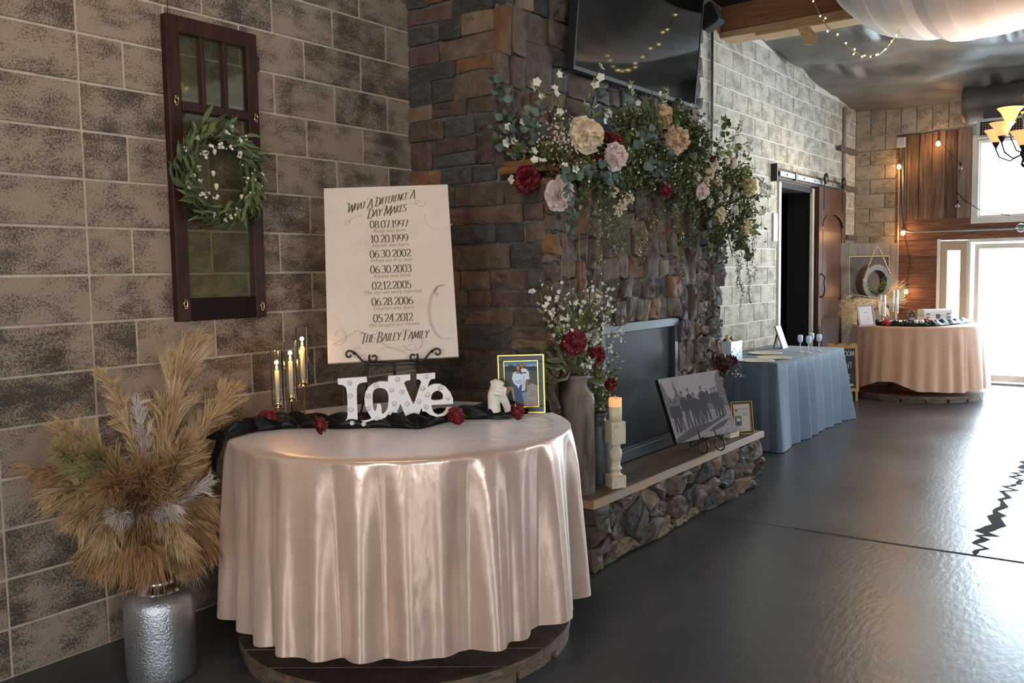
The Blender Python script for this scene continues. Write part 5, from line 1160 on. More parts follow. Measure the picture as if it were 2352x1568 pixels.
# ---- black and white group photo on canvas, on a mini easel
CP = np.array([3.433, -1.293, .498]); t = thing('canvas_photo', 'grey-toned canvas print of a group of people standing outdoors, propped on the hearth', 'picture', tuple(CP), (R_(-22.5), R_(-2.3), R_(-20.7)))
w, h = .550, .438
BW = [mat('bw_sky', (.40, .345, .33), .6, col2=(.33, .285, .28), scale=2.5, coord='Object'), mat('bw_trees', (.10, .088, .09), .7, col2=(.20, .175, .175), scale=55, coord='Object'), mat('bw_ground', (.22, .19, .20), .7, col2=(.33, .29, .29), scale=40, coord='Object'), pm('bw_dark', (.030, .026, .030)), pm('bw_face', (.17, .145, .145)), mat('bw_shadow', (.075, .062, .07), .7), pm('bw_edge', (.006, .006, .006))]
mb = MB(); mb.bx(-w/2, w/2, .0006, .032, 0, h, 6); part('canvas', mb, BW, t)
mb = MB(); X = lambda u: (u-.5)*w; Z = lambda v: (1-v)*h
def Q(pts, m, l): flatpoly(mb, [(X(a), Z(b)) for a, b in pts], -.0001-.0003*l, m)
Q([(0, 0), (1, 0), (1, 1), (0, 1)], 0, 0); Q([(0, .08), (.03, .05), (.05, .12), (.07, .25), (.12, .35), (.18, .30), (.25, .34), (.30, .38), (.45, .42), (.6, .40), (.68, .32), (.75, .36), (.88, .33), (.90, .12), (.94, .05), (1, 0), (1, .75), (0, .75)], 1, 1)
Q([(.19, .36), (.175, .30), (.20, .22), (.185, .16), (.205, .05), (.225, .16), (.25, .26), (.29, .36)], 1, 1.4); Q([(0, .62), (.2, .55), (.5, .60), (1, .58), (1, 1), (0, 1)], 2, 2)
Q([(.02, .93), (.30, .80), (.62, .78), (.86, .70), (.92, .72), (.55, .86), (.22, .96), (.05, 1), (0, 1)], 5, 3); Q([(.55, .90), (.80, .80), (.95, .77), (.80, .88), (.60, .93)], 5, 3.1)
def man(u, v0, v1, wd, l, lean=0):
    hh = v1-v0; Q([(u-wd*.55, v0+hh*.20), (u-wd*.2, v0+hh*.15), (u+wd*.2, v0+hh*.15), (u+wd*.55, v0+hh*.20), (u+wd*.62, v0+hh*.52), (u+wd*.34, v0+hh*.54), (u+wd*.45+lean, v1), (u+wd*.12+lean, v1), (u, v0+hh*.62), (u-wd*.20, v1-.01), (u-wd*.50, v1-.01), (u-wd*.34, v0+hh*.52), (u-wd*.62, v0+hh*.52)], 3, l)
    Q([(u+wd*.20*math.cos(2*PI*i/12), v0+hh*.075+hh*.072*math.sin(2*PI*i/12)) for i in range(12)], 4, l+.2); Q([(u-wd*.22, v0+hh*.05), (u-wd*.12, v0-hh*.01), (u+wd*.14, v0-hh*.01), (u+wd*.22, v0+hh*.06), (u+wd*.05, v0+hh*.035)], 3, l+.4)
for (u, v0, v1, wd, l) in [(.09, .36, .86, .085, 4), (.165, .37, .84, .08, 4.5), (.29, .24, .82, .095, 4), (.40, .21, .80, .09, 4.5), (.47, .29, .82, .095, 5), (.545, .34, .78, .075, 4.2), (.615, .21, .74, .10, 5), (.78, .27, .73, .085, 4), (.835, .26, .74, .10, 5), (.89, .38, .71, .06, 5.4), (.70, .26, .50, .04, 3.9)]: man(u, v0, v1, wd, l)
part('printed_picture', mb, BW, t)
e = thing('mini_easel', 'small black wire easel holding the grey group photo on the hearth', 'easel', (CP[0], CP[1], SZ_), (0, 0, R_(-20.7)))
for s in (-.075, .075):
    mb = MB(); pts = [(s, -.012+.045*math.cos(a)-.02, .048+.046*math.sin(a)) for a in [R_(100+i*20) for i in range(16)]]; mb.tube(pts, .0048, 7); mb.tube([(s, -.030, .112), (s, -.028, .098), (s, -.005, .092)], .005, 6); mb.tube([(s, -.005, .09), (s*.8, .10, .30)], .004, 6); part('loop_foot', mb, M['black'], e)
mb = MB(); mb.tube([(-.075, -.005, .092), (.075, -.005, .092)], .004, 6); mb.tube([(0, -.005, .092), (0, .15, .004)], .004, 6); mb.tube([(-.06, .10, .30), (.06, .10, .30)], .004, 6); mb.tube([(0, .10, .30), (0, .17, .004)], .004, 6); part('back_frame', mb, M['black'], e)
# ---- gold frame with printed card
t = thing('card_frame', 'small black and gold frame with a printed card at the right end of the hearth', 'picture frame', (4.115, -1.262, SZ_+.006), (R_(-9), R_(-1.5), R_(-48)))
w, h = .158, .235; picture_frame(t, w, h, .020, M['gold'], M['black'], .015, .0045)
mb = MB(); CD = [pm('card_white', (.62, .57, .52)), mat('card_photo', (.10, .13, .06), .5, col2=(.2, .2, .12), scale=60, coord='Object'), pm('card_pink', (.36, .15, .09)), M['ink'], PH[8], PH[5], PH[6], PH[10]]
flatpoly(mb, [(-w/2+.02, .02), (w/2-.02, .02), (w/2-.02, h-.02), (-w/2+.02, h-.02)], .0085, 0); flatpoly(mb, [(-.052, .058), (-.004, .058), (-.004, .132), (-.052, .132)], .0080, 1)
hp = [(-.040+.014*(math.sin(a)**3)*1.0, .172+.0145*(13*math.cos(a)-5*math.cos(2*a)-2*math.cos(3*a)-math.cos(4*a))/16) for a in [2*PI*i/24 for i in range(24)]]; flatpoly(mb, hp, .0078, 2)
for (u, mm) in ((-.034, 6), (-.022, 5)): flatpoly(mb, ell(u, .120, .0042, .006, 10), .0074, mm)
flatpoly(mb, [(-.042, .092), (-.038, .113), (-.016, .113), (-.012, .092)], .0076, 4); flatpoly(mb, [(-.038, .066), (-.037, .093), (-.016, .093), (-.018, .064), (-.026, .064), (-.028, .08), (-.031, .064)], .0077, 7)
for i, z in enumerate((.150, .143, .137, .131)): flatpoly(mb, [(.004, z), (.050-.004*(i % 3), z), (.050-.004*(i % 3), z+.0018), (.004, z+.0018)], .0080, 3)
part('card_print', mb, CD, t); script_text('Remember', .012, .176, .017, .0078, M['ink'], t, 'card_lettering'); script_text('Us', .018, .160, .015, .0078, M['ink'], t, 'card_lettering'); script_text('Thank You', -.006, .033, .013, .0078, M['ink'], t, 'card_lettering')
mb = MB(); mb.box((0, .045, .08), (.04, .004, .17), Matrix.Rotation(R_(24), 3, 'X')); part('stand', mb, M['blackmatte'], t)
# ---- bottle vase with burgundy peony, candle and block behind the canvas
PB = np.array([4.08, -1.115, 0]); t = thing('bottle_vase', 'small grey bottle vase with narrow neck behind the canvas photo', 'vase', (PB[0], PB[1], SZ_))
mb = MB(); mb.lathe([(.040, 0), (.043, .01), (.044, .12), (.043, .15), (.036, .175), (.022, .200), (.017, .215), (.017, .25), (.021, .262), (.018, .262), (.014, .25)], n=32, cap=False); part('body', mb, M['can'], t)
BQ2 = thing('bouquet', 'single burgundy peony with fine white sprigs in the small bottle vase', 'flowers', (PB[0], PB[1], SZ_+.25), world=True)
top = np.array([PB[0], PB[1], SZ_+.25])
c = at(1664, 834, y=PB[1]-.03); pom('peony_flower', c, (-.2, -.9, .35), .066, M['pdark'], BQ2, 70); pom('peony_flower', at(1682, 828, y=PB[1]-.01), (.6, -.8, .1), .042, M['pdark'], BQ2, 70)
stems = []; bl = []
for (px, py) in [(1735, 798), (1710, 790), (1690, 785), (1672, 770), (1705, 850), (1712, 862), (1695, 845), (1640, 800), (1730, 805)]:
    d = at(px, py, y=PB[1]+rng.uniform(-.03, .03)); q = curvepath(top, d, -.05, 8, .004); stems.append(q)
    for _ in range(5): i = rng.integers(4, 8); bl.append(q[i]+rng.normal(0, .008, 3))
mb = MB(); mb.tube([top, c], .003, 5)
for q in stems: mb.tube(q, .0009, 4)
part('stems', mb, M['stem'], BQ2, kind='stuff'); bl = np.array(bl); ffast('white_blossoms', [blossom_arrays(bl, rng.normal(size=bl.shape)+np.array([0, -1, 0]), .007)], [M['pwhite']], BQ2, 'stuff')
lp = np.array([c+rng.normal(0, .02, 3)+np.array([0, .01, -.05]) for _ in range(10)]); ffast('leaves', [leaves_arrays(lp, rng.normal(size=lp.shape)+np.array([.5, -.5, -.6]), .06, .026)], [M['leaf']], BQ2, 'stuff')
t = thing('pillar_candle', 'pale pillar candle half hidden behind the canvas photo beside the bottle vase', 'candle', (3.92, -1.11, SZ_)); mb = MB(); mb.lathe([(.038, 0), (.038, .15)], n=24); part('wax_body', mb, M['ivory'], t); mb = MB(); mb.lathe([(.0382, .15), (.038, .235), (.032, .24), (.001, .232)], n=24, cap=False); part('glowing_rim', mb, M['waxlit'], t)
mb = MB(); mb.box((3.98, -1.225, SZ_+.022), (.11, .06, .042), Matrix.Rotation(R_(-12), 3, 'Z'), 0, .003); tag(part('wooden_block', mb, M['creampaint']), 'small cream block lying between the canvas photo and the gold card frame', 'block')
# ================================================================== GARLAND ON THE MANTEL
GL = thing('mantel_garland', 'large floral garland of peonies, eucalyptus and trailing vines along the mantel', 'garland', (3.0, -1.1, 2.23), world=True)
def G_(px, py, dy=0.0):
    if px < 1290: return at(px, py, x=2.05-dy*.3)+np.array([-dy*.8, -dy*.5, 0])
    return at(px, py, y=-1.13-dy)
def GN(a): return np.array([G_(*q) for q in a])
# woody core
cl_px = [(1175, 385), (1230, 392), (1290, 395), (1345, 392), (1420, 400), (1500, 395), (1580, 400), (1640, 410), (1700, 430)]
mb = MB()
for k in range(26):
    q = [G_(x+random.gauss(0, 5), y+random.gauss(0, 12)-(8 if 2 < i < 7 else 0), random.uniform(-.05, .04)) for i, (x, y) in enumerate(cl_px)]
    i0 = random.randint(0, 4); i1 = random.randint(i0+3, len(q)); mb.tube(q[i0:i1], random.uniform(.0025, .006), 5)
for k in range(14): a = G_(1640+random.gauss(0, 12), 410+random.gauss(0, 14)); b = G_(1665+random.gauss(0, 28), 560+random.gauss(0, 30), random.uniform(-.03, .03)); mb.tube(curvepath(a, b, 0, 5, .02), .0035, 5)
part('branch_core', mb, M['stem'], GL, kind='stuff')
for (px, py, R, m, d, lay, nm, dy) in [(1349, 308, .088, 'pcream', (-.35, -.9, .15), 6, 'peony_flower', .10), (1556, 320, .080, 'ppeach', (-.1, -.95, .1), 6, 'peony_flower', .10), (1519, 266, .074, 'ppeach', (-.2, -.85, .45), 5, 'peony_flower', .04), (1415, 360, .068, 'ppink', (-.2, -.95, -.05), 5, 'peony_flower', .12),
        (1408, 324, .056, 'pred', (-.1, -.9, .3), 5, 'peony_flower', .04), (1372, 372, .045, 'pred', (.1, -.95, 0), 4, 'peony_flower', .06), (1215, 417, .066, 'pred', (-.5, -.85, -.15), 5, 'peony_flower', .10), (1284, 449, .084, 'ppink', (-.3, -.9, -.2), 4, 'dahlia_flower', .10), (1529, 438, .046, 'pred', (0, -.95, -.1), 4, 'peony_flower', .10),
        (1716, 428, .074, 'pyel', (.4, -.85, .1), 5, 'peony_flower', .06), (1614, 440, .048, 'ppink', (-.2, -.95, -.2), 3, 'peony_flower', .10), (1636, 366, .022, 'pred', (0, -.9, .2), 3, 'peony_flower', .08), (1702, 482, .030, 'pdark', (.2, -.9, -.1), 3, 'peony_flower', .05), (1250, 375, .0, '', None, 0, '', 0)]:
    if R and nm[0] == 'd': bloom(nm, G_(px, py, dy), d, R, M[m], GL, lay, 9, .14, 1.0)
    elif R: pom(nm, G_(px, py, dy), d, R, M[m], GL, 120 if R > .06 else 60)
for (px, py, R) in [(1683, 376, .050), (1668, 372, .036)]:   # pale magnolia buds
    c = G_(px, py, .05); mb = MB(); mb.lathe([(.004, -R), (R*.55, -R*.6), (R*.75, 0), (R*.55, R*.7), (R*.1, R*1.15)], (0, 0, 0), 14); mb.xf(Matrix.Rotation(R_(35), 4, 'Y')); part('magnolia_bud', mb, M['pcream'], GL, tuple(c))
def cluster(name, pxs, R, npt, size, m, kind='stuff', dy=.06):
    P = []
    for (px, py) in pxs: P += [G_(px, py, dy)+_n(rng.normal(size=3))*R*rng.uniform(.5, 1)*np.array([1, .6, 1]) for _ in range(npt)]
    P = np.array(P); D = rng.normal(size=P.shape)*.7+np.array([-.4, -1, .2]); ffast(name, [blossom_arrays(P, D, rng.uniform(size*.7, size*1.2, len(P)))], [m], GL, kind)
cluster('hydrangea_flower', [(1655, 492), (1650, 500)], .05, 110, .016, M['pyel']); cluster('hydrangea_flower', [(1712, 520)], .055, 170, .016, M['pyel']); cluster('hydrangea_flower', [(1688, 483)], .035, 80, .014, M['pwhite'])
cluster('statice_cluster', [(1430, 470), (1410, 440), (1445, 455), (1420, 480)], .040, 30, .010, M['pcream'])
cluster('astilbe_plume', [(1630, 400), (1650, 415), (1670, 435), (1640, 380), (1620, 420), (1600, 410)], .045, 60, .011, M['pcream']); cluster('astilbe_plume', [(1690, 445), (1655, 455), (1632, 465)], .035, 40, .010, M['pampas3'])
# pink berry spray
mb = MB(); st = MB()
for _ in range(170):
    px = random.gauss(1282, 26); py = random.gauss(325, 30); c = G_(px, py, random.uniform(-.02, .10)); mb.ball(c, random.uniform(.004, .008), 0, 6, 4)
    if random.random() < .5: st.tube([G_(1275, 385, .03), c], .0008, 3)
part('berry_spray', mb, M['ppink'], GL, kind='stuff'); part('berry_stems', st, M['stemgreen'], GL, kind='stuff')
# white star blossoms on arching stems
stm = [[(1290, 380), (1262, 320), (1235, 290), (1215, 262)], [(1290, 385), (1230, 345), (1190, 340), (1160, 330)], [(1300, 370), (1290, 300), (1283, 240), (1285, 175)], [(1300, 360), (1330, 280), (1352, 230), (1380, 155)], [(1330, 330), (1360, 270), (1390, 255), (1398, 265)], [(1280, 330), (1262, 230), (1240, 200), (1225, 195)], [(1310, 380), (1340, 390), (1350, 400), (1340, 395)],
       [(1480, 300), (1470, 250), (1455, 220), (1445, 196)], [(1510, 260), (1520, 235), (1527, 215), (1530, 210)], [(1260, 380), (1210, 370), (1190, 355), (1170, 350)], [(1640, 380), (1665, 330), (1690, 310), (1700, 285)], [(1650, 380), (1680, 340), (1710, 330), (1725, 345)], [(1640, 370), (1655, 310), (1665, 280), (1660, 275)], [(1700, 400), (1730, 440), (1745, 450), (1765, 450)], [(1690, 430), (1725, 470), (1740, 490), (1755, 480)], [(1700, 400), (1740, 410), (1752, 420), (1765, 430)]]
bl = []; lp = []; ld = []; mb = MB()
for s_ in stm:
    q = GN(s_); q = np.concatenate([q[i]+(q[i+1]-q[i])*np.linspace(0, 1, 5)[:-1, None] for i in range(3)]+[q[-1:]]); mb.tube(q, .0018, 5)
    for i in range(3, len(q)): 
        for _ in range(3): lp.append(q[i]+rng.normal(0, .003, 3)); ld.append(_n(q[i]-q[i-1])+rng.normal(0, .55, 3))
    bl += [q[-1], q[-3]+rng.normal(0, .012, 3), q[-6]+rng.normal(0, .02, 3)]
part('arching_stems', mb, M['stemgreen'], GL, kind='stuff')
for (x, y) in [(1380, 178), (1370, 240), (1285, 180), (1275, 210), (1235, 196), (1204, 285), (1228, 352), (1280, 370), (1297, 380), (1322, 388), (1248, 375), (1168, 330), (1165, 334), (1388, 278), (1344, 282), (1528, 235), (1320, 345), (1182, 330), (1170, 298), (1180, 415), (1230, 372)]: bl.append(G_(x, y, .09))
bl = np.array(bl); ffast('star_blossoms', [blossom_arrays(bl, rng.normal(size=bl.shape)*.5+np.array([-.5, -1, 0]), rng.uniform(.020, .030, len(bl)))], [M['pwhite']], GL, 'stuff')
lp, ld = np.array(lp), np.array(ld); L_ = rng.uniform(.022, .045, len(lp)); ffast('stem_leaves', [leaves_arrays(lp, ld, L_, L_*.36)], [M['leafbright']], GL, 'stuff')
# eucalyptus sprigs: round leaves in pairs along each stem
def sprig(pts, n, size, m, dy=.09):
    size *= 1.15
    q = np.array([G_(x, y, dy) for x, y in pts]); k = len(q); P = []; D = []
    for i in range(n):
        s_ = i/(n-1)*(k-1)*.98; j = min(int(s_), k-2); p = q[j]+(q[j+1]-q[j])*(s_-j); t_ = _n(q[j+1]-q[j])
        for sg in (-1, 1): P.append(p+rng.normal(0, .006, 3)); D.append(t_*.5+sg*np.array([t_[2], -.3, -t_[0]])+rng.normal(0, .35, 3))
    P, D = np.array(P), np.array(D); L_ = size*rng.uniform(.75, 1.2, len(P)); V, F = leaves_arrays(P, D, L_, L_*.88, .12, 1); mb = MB(); mb.tube(q, .0018, 4); sv = np.array(mb.V); sf = np.array([f for f in mb.F if len(f) == 4])
    V2, F2, mi = cat_arrays([(V, F), (sv, sf)]); link('eucalyptus_sprig', fast_mesh('eucalyptus_sprig', V2, F2, [m, M['stemgreen']], True, mi), GL)
E_, O_, Bq = M['leafeuc'], M['leaf'], M['leafbright']
for pts, n, s_, m in [([(1180, 340), (1160, 290), (1150, 240), (1135, 190)], 11, .042, E_), ([(1200, 330), (1172, 270), (1160, 215)], 8, .042, E_), ([(1180, 360), (1150, 320), (1140, 300)], 5, .04, E_), ([(1200, 350), (1165, 350), (1145, 330)], 5, .04, O_), ([(1225, 340), (1215, 290), (1225, 265)], 6, .048, E_), ([(1235, 320), (1240, 280), (1245, 255)], 5, .042, E_), ([(1290, 400), (1330, 395), (1370, 390), (1400, 400)], 8, .046, E_), ([(1300, 400), (1310, 450), (1320, 480), (1310, 520)], 8, .044, E_), ([(1340, 390), (1345, 440), (1330, 470)], 6, .044, O_), ([(1380, 390), (1410, 395), (1425, 415)], 6, .046, E_),
        ([(1460, 320), (1480, 310), (1500, 300), (1505, 325)], 7, .044, E_), ([(1480, 370), (1510, 385), (1530, 395)], 6, .05, E_), ([(1540, 360), (1520, 400), (1505, 395)], 6, .05, E_), ([(1540, 280), (1565, 270), (1590, 275)], 6, .042, O_), ([(1595, 300), (1610, 330), (1600, 360)], 6, .05, O_), ([(1640, 360), (1660, 310), (1675, 290), (1665, 278)], 7, .036, O_), ([(1650, 350), (1690, 340), (1712, 352), (1725, 370)], 7, .036, Bq), ([(1700, 380), (1715, 400), (1718, 390)], 5, .036, Bq), ([(1650, 520), (1660, 560), (1665, 590)], 6, .048, O_), ([(1680, 500), (1690, 550), (1700, 560)], 6, .048, O_), ([(1700, 540), (1720, 575), (1722, 590)], 6, .042, O_), ([(1640, 500), (1625, 540), (1630, 570)], 6, .046, O_), ([(1700, 470), (1730, 500), (1735, 530)], 6, .036, Bq), ([(1440, 330), (1450, 350), (1455, 380)], 5, .045, O_), ([(1590, 250), (1560, 240), (1545, 245)], 5, .036, O_)]: sprig(pts, n, s_, m)
# long willow leaves beside the upper peony
lp, ld = [], []
for _ in range(46): a = G_(random.gauss(1492, 12), random.gauss(285, 16), .05); b = G_(random.gauss(1490, 34), random.gauss(225, 22), .05); lp.append(a); ld.append(b-a)
L_ = rng.uniform(.08, .14, 46); ffast('willow_leaves', [leaves_arrays(np.array(lp), np.array(ld), L_, .014)], [M['leaf']], GL, 'stuff')
# dense filler foliage through the body
fp, fd = [], []
reg = [(1250, 360, 34, 22, 200), (1330, 370, 40, 26, 350), (1400, 400, 40, 40, 550), (1450, 340, 34, 42, 650), (1500, 380, 50, 46, 1000), (1570, 400, 40, 46, 900), (1600, 330, 22, 34, 420), (1620, 430, 40, 40, 800), (1680, 420, 36, 38, 650), (1700, 500, 26, 46, 560), (1650, 520, 18, 36, 260), (1545, 285, 34, 18, 350), (1440, 270, 28, 16, 220), (1370, 330, 20, 20, 150)]
for (cx, cy, sx, sy, n) in reg:
    for _ in range(int(n*1.5)): fp.append(G_(cx+rng.normal(0, sx*.62), cy+rng.normal(0, sy*.62), rng.uniform(-.10, .07)))
fp = np.array(fp); fd = rng.normal(size=fp.shape)+np.array([-.1, -.5, -.1]); n = len(fp); a, b = n//3, 2*n//3; idx = rng.permutation(n); L_ = rng.uniform(.020, .046, n)
ffast('filler_foliage', [leaves_arrays(fp[idx[:a]], fd[idx[:a]], L_[:a], L_[:a]*.5), leaves_arrays(fp[idx[a:b]], fd[idx[a:b]], L_[a:b]*1.2, L_[a:b]*.45), leaves_arrays(fp[idx[b:]], fd[idx[b:]], L_[b:], L_[b:]*.5)], [M['leafolive'], M['leaf'], M['leafolive']], GL, 'stuff')
k_ = idx[:420]; mask = fp[k_]+np.array([-.03, -.06, 0]); ffast('tiny_blossoms', [blossom_arrays(mask, rng.normal(size=mask.shape)*.6+np.array([-.4, -1, .2]), rng.uniform(.005, .009, len(mask)))], [M['pcream']], GL, 'stuff')
# trailing vines
def vine(px0, py0, px1, py1, dens=1.0, w=10):
    a, b = G_(px0, py0, .04), G_(px1, py1, .02); n = 12; c = curvepath(a, b, 0, n, .008); P, D = [], []
    for _ in range(int(150*dens)):
        s_ = rng.uniform(0, 1)*(n-1); j = min(int(s_), n-2); fade = 1-.55*s_/(n-1); P.append(c[j]+(c[j+1]-c[j])*(s_-j)+rng.normal(0, .013*fade*w/10, 3)); D.append(rng.normal(size=3)+np.array([0, -.2, -1.0]))
    P, D = np.array(P), np.array(D); mb = MB(); mb.tube(c, .0014, 4); sv = np.array(mb.V); sf = np.array([f for f in mb.F if len(f) == 4]); V, F = leaves_arrays(P, D, rng.uniform(.010, .020, len(P)), .0065); q = len(P)//7
    V3, F3 = blossom_arrays(P[:q]+rng.normal(0, .006, (q, 3)), D[:q]+np.array([0, -1, .5]), .006); V2, F2, mi = cat_arrays([(V, F), (sv, sf), (V3, F3)]); link('trailing_vine', fast_mesh('trailing_vine', V2, F2, [M['vine'], M['stemgreen'], M['pcream']], True, mi), GL)
M['vine'] = mat('leaf_vine', (.12, .13, .035), .5, col2=(.20, .21, .07), scale=15)
for v in [(1370, 460, 1382, 625, 1.1), (1390, 470, 1400, 560, .8), (1415, 480, 1420, 600, .8), (1440, 500, 1432, 560, .7), (1432, 490, 1425, 585, .6), (1480, 440, 1478, 655, 1.2), (1465, 480, 1470, 600, .8), (1500, 480, 1495, 570, .7), (1550, 470, 1573, 645, 1.2), (1560, 450, 1565, 600, 1.), (1585, 440, 1590, 575, .8), (1600, 470, 1602, 540, .6), (1700, 560, 1703, 700, 1.1), (1715, 560, 1722, 695, 1.1), (1690, 560, 1695, 660, .7), (1728, 520, 1732, 640, .7), (1520, 430, 1525, 520, .6), (1345, 440, 1355, 500, .5), (1410, 450, 1412, 510, .6)]: vine(*v)
# ================================================================== SLATE BLUE TABLE
BX0, BX1, BY0, BY1, BZ = 5.60, 7.56, -.965, -.19, .758
t = thing('folding_table', 'long folding table hidden under the slate blue cloth by the pale block wall', 'table', ((BX0+BX1)/2, (BY0+BY1)/2, 0), world=True)
mb = MB(); mb.bx(BX0+.01, BX1-.01, BY0+.01, BY1-.01, BZ-.045, BZ-.006, 0, .01); part('tabletop', mb, M['grey'], t)
for sx in (BX0+.2, BX1-.2):
    for sy in (BY0+.1, BY1-.1): mb = MB(); mb.tube([(sx, sy, .001), (sx, sy, BZ-.045)], .014, 8); part('leg', mb, M['black'], t)
def rect_cloth(x0, x1, y0, y1, zt, zh, nu=640, nz=26, pleat=.245):
    Lx, Ly = x1-x0, y1-y0; per = 2*(Lx+Ly)
    rs = np.random.default_rng(3); am = rs.uniform(.5, 1.2, 60)
    def fn(u, v):
        s = u*per
        if s < Lx: bx_, by_, nx, ny, d = x0+s, y0, 0, -1, min(s, Lx-s)
        elif s < Lx+Ly: q = s-Lx; bx_, by_, nx, ny, d = x1, y0+q, 1, 0, min(q, Ly-q)
        elif s < 2*Lx+Ly: q = s-Lx-Ly; bx_, by_, nx, ny, d = x1-q, y1, 0, 1, min(q, Lx-q)
        else: q = s-2*Lx-Ly; bx_, by_, nx, ny, d = x0, y1-q, -1, 0, min(q, Ly-q)
        cx, cy = (x0+x1)/2, (y0+y1)/2
        if v < .2: f = (v/.2); return (cx+(bx_-cx)*f, cy+(by_-cy)*f, zt)
        f = (v-.2)/.8; k = math.exp(-(d/.16)**2); ph = (s/pleat) % 1; j = int(s/pleat) % 60
        tri = (ph/.82 if ph < .82 else (1-ph)/.18); off = .004+.02*f+.062*am[j]*tri*f**.4
        if ny > 0: off = min(off, .05)
        ox, oy = nx*off, ny*off; dgx = (1 if bx_ > cx else -1); dgy = (1 if by_ > cy else -1); fl = .13*k*f**1.1
        if ny > 0 or dgy > 0: fl *= .3
        drop = zt-(zt-zh)*f-(0.006*math.sin(min(1, f*12)*PI/2))
        return (bx_+ox+dgx*fl*.8, by_+oy+dgy*fl*.55, max(.004, drop))
    mb = MB(); mb.grid(fn, nu, nz, 0, True); return mb
cl = part('tablecloth', rect_cloth(BX0, BX1, BY0, BY1, BZ, .012), M['bluecloth']); tag(cl, 'slate blue-grey cloth pleated over the long rectangular table', 'tablecloth')
def plate_mb(R):
    mb = MB(); mb.lathe([(.0005, .004), (R*.62, .004), (R*.68, .008), (R*.97, .014), (R, .013), (R*.99, .010), (R*.66, .002), (R*.6, 0), (.0005, 0)], n=48); return mb
pme = mesh_of('charger_plate', plate_mb(.165), M['plate'])
for (px, py, lab) in [(1737, 829, 'ivory charger plate nearest the front edge of the slate blue table'), (1777, 822, 'ivory charger plate furthest right of the three on the slate blue table'), (1757, 812, 'ivory charger plate at the back, next to the pale block wall')]:
    p = at(px, py, z=BZ+.004); p[0] = min(max(p[0], BX0+.16), 7.2); p[1] = min(max(p[1], BY0+.17), BY1-.17)
    tag(link('charger_plate', pme, None, (p[0], p[1], BZ+.001)), lab, 'plate', 'ivory plates on the slate blue table')
proto = None
for (px, py, lab) in [(1838, 808, 'leftmost of the four small white stemmed cups on the slate blue table'), (1857, 811, 'small white stemmed cup nearest the front table edge'), (1864, 802, 'tallest-looking white stemmed cup, at the back of the four'), (1881, 806, 'rightmost of the four small white stemmed cups')]:
    p = at(px, py, z=BZ); p[0] = min(p[0], BX1-.1); p[1] = min(max(p[1], BY0+.08), BY1-.08)
    if proto is None:
        proto = thing('stemmed_cup', lab, 'cup', (p[0], p[1], BZ+.001), group='white stemmed cups on the slate blue table')
        mb = MB(); mb.lathe([(.030, 0), (.030, .004), (.006, .009)], n=20); part('foot', mb, M['plaswhite'], proto)
        mb = MB(); mb.lathe([(.0042, .007), (.0042, .095)], n=10); part('stem', mb, M['plaswhite'], proto)
        mb = MB(); mb.lathe([(.004, .093), (.018, .100), (.024, .115), (.026, .140), (.024, .165), (.018, .172), (.001, .168)], n=20); part('bowl', mb, M['plaswhite'], proto)
    else: dup(proto, (p[0], p[1], BZ+.001), 0, lab)
# propped picture
t = thing('table_picture', 'white picture propped on a black strut on the slate blue table', 'picture frame', (7.22, -.47, BZ+.002), (R_(-19), 0, R_(6)))
mb = MB(); mb.bx(-.10, .10, 0, .012, 0, .25, 0, .002); part('picture_panel', mb, M['white'], t); mb = MB(); mb.bx(-.106, .106, .012, .018, -.0, .256, 0, .002); part('backing', mb, M['blackmatte'], t)
mb = MB(); mb.box((0, .075, .115), (.03, .006, .25), Matrix.Rotation(R_(32), 3, 'X')); part('strut', mb, M['blackmatte'], t)
p = at(1676, 800, z=BZ); t = thing('supply_box', 'pale blue box filled with yellow and orange trimmings beside the chimney corner', 'box', (5.80, -.42, BZ+.001))
mb = MB(); a = .13; mb.bx(-a, a, -a*.7, -a*.7+.006, 0, .18); mb.bx(-a, a, a*.7-.006, a*.7, 0, .18); mb.bx(-a, -a+.006, -a*.7, a*.7, 0, .18); mb.bx(a-.006, a, -a*.7, a*.7, 0, .18); mb.bx(-a, a, -a*.7, a*.7, 0, .005); part('box_body', mb, M['plaswhite'], t)
for i in range(12):
    mb = MB(); c = (random.uniform(-a+.03, a-.03), random.uniform(-.06, .06), random.uniform(.15, .21)); mb.ball(c, random.uniform(.022, .034), 0, 8, 6, (1.2, .8, .8)); part('trimming', mb, [M['pyel'], M['orangewood'], M['pcream'], M['leaf']][i % 4], t)
# ================================================================== SLIDING DOOR
D0, D1 = 9.46, 10.60; DT = 2.63
t = thing('sliding_barn_door', 'mahogany arched-panel sliding door hung from a black track on the pale wall', 'door', ((D0+D1)/2, -.07, .02), world=True)
y0, y1 = -.095, -.052; dz0 = .02
mb = MB()
mb.bx(D0, D0+.14, y0, y1, dz0, DT, 0, .004); mb.bx(D1-.14, D1, y0, y1, dz0, DT, 0, .004); mb.bx(D0+.14, D1-.14, y0, y1, dz0, .26, 0, .004); mb.bx(D0+.14, D1-.14, y0, y1, .98, 1.16, 0, .004)
xm = (D0+D1)/2; wd = (D1-D0)/2-.14; poly = [(D0+.14, DT), (D0+.14, 2.14)]+[(xm+wd*math.cos(R_(180-a)), 2.14+.17*math.sin(R_(a))) for a in range(10, 180, 10)]+[(D1-.14, 2.14), (D1-.14, DT)]
mb.prism(poly[::-1], y0, y1); part('door_frame', mb, M['doorwood'], t)
mb = MB(); mb.bx(D0+.13, D1-.13, y0+.018, y1-.004, .97, 2.35); part('upper_panel', mb, M['doorwood'], t); mb = MB(); mb.bx(D0+.13, D1-.13, y0+.018, y1-.004, .25, 1.0); part('lower_panel', mb, M['doorwood'], t)
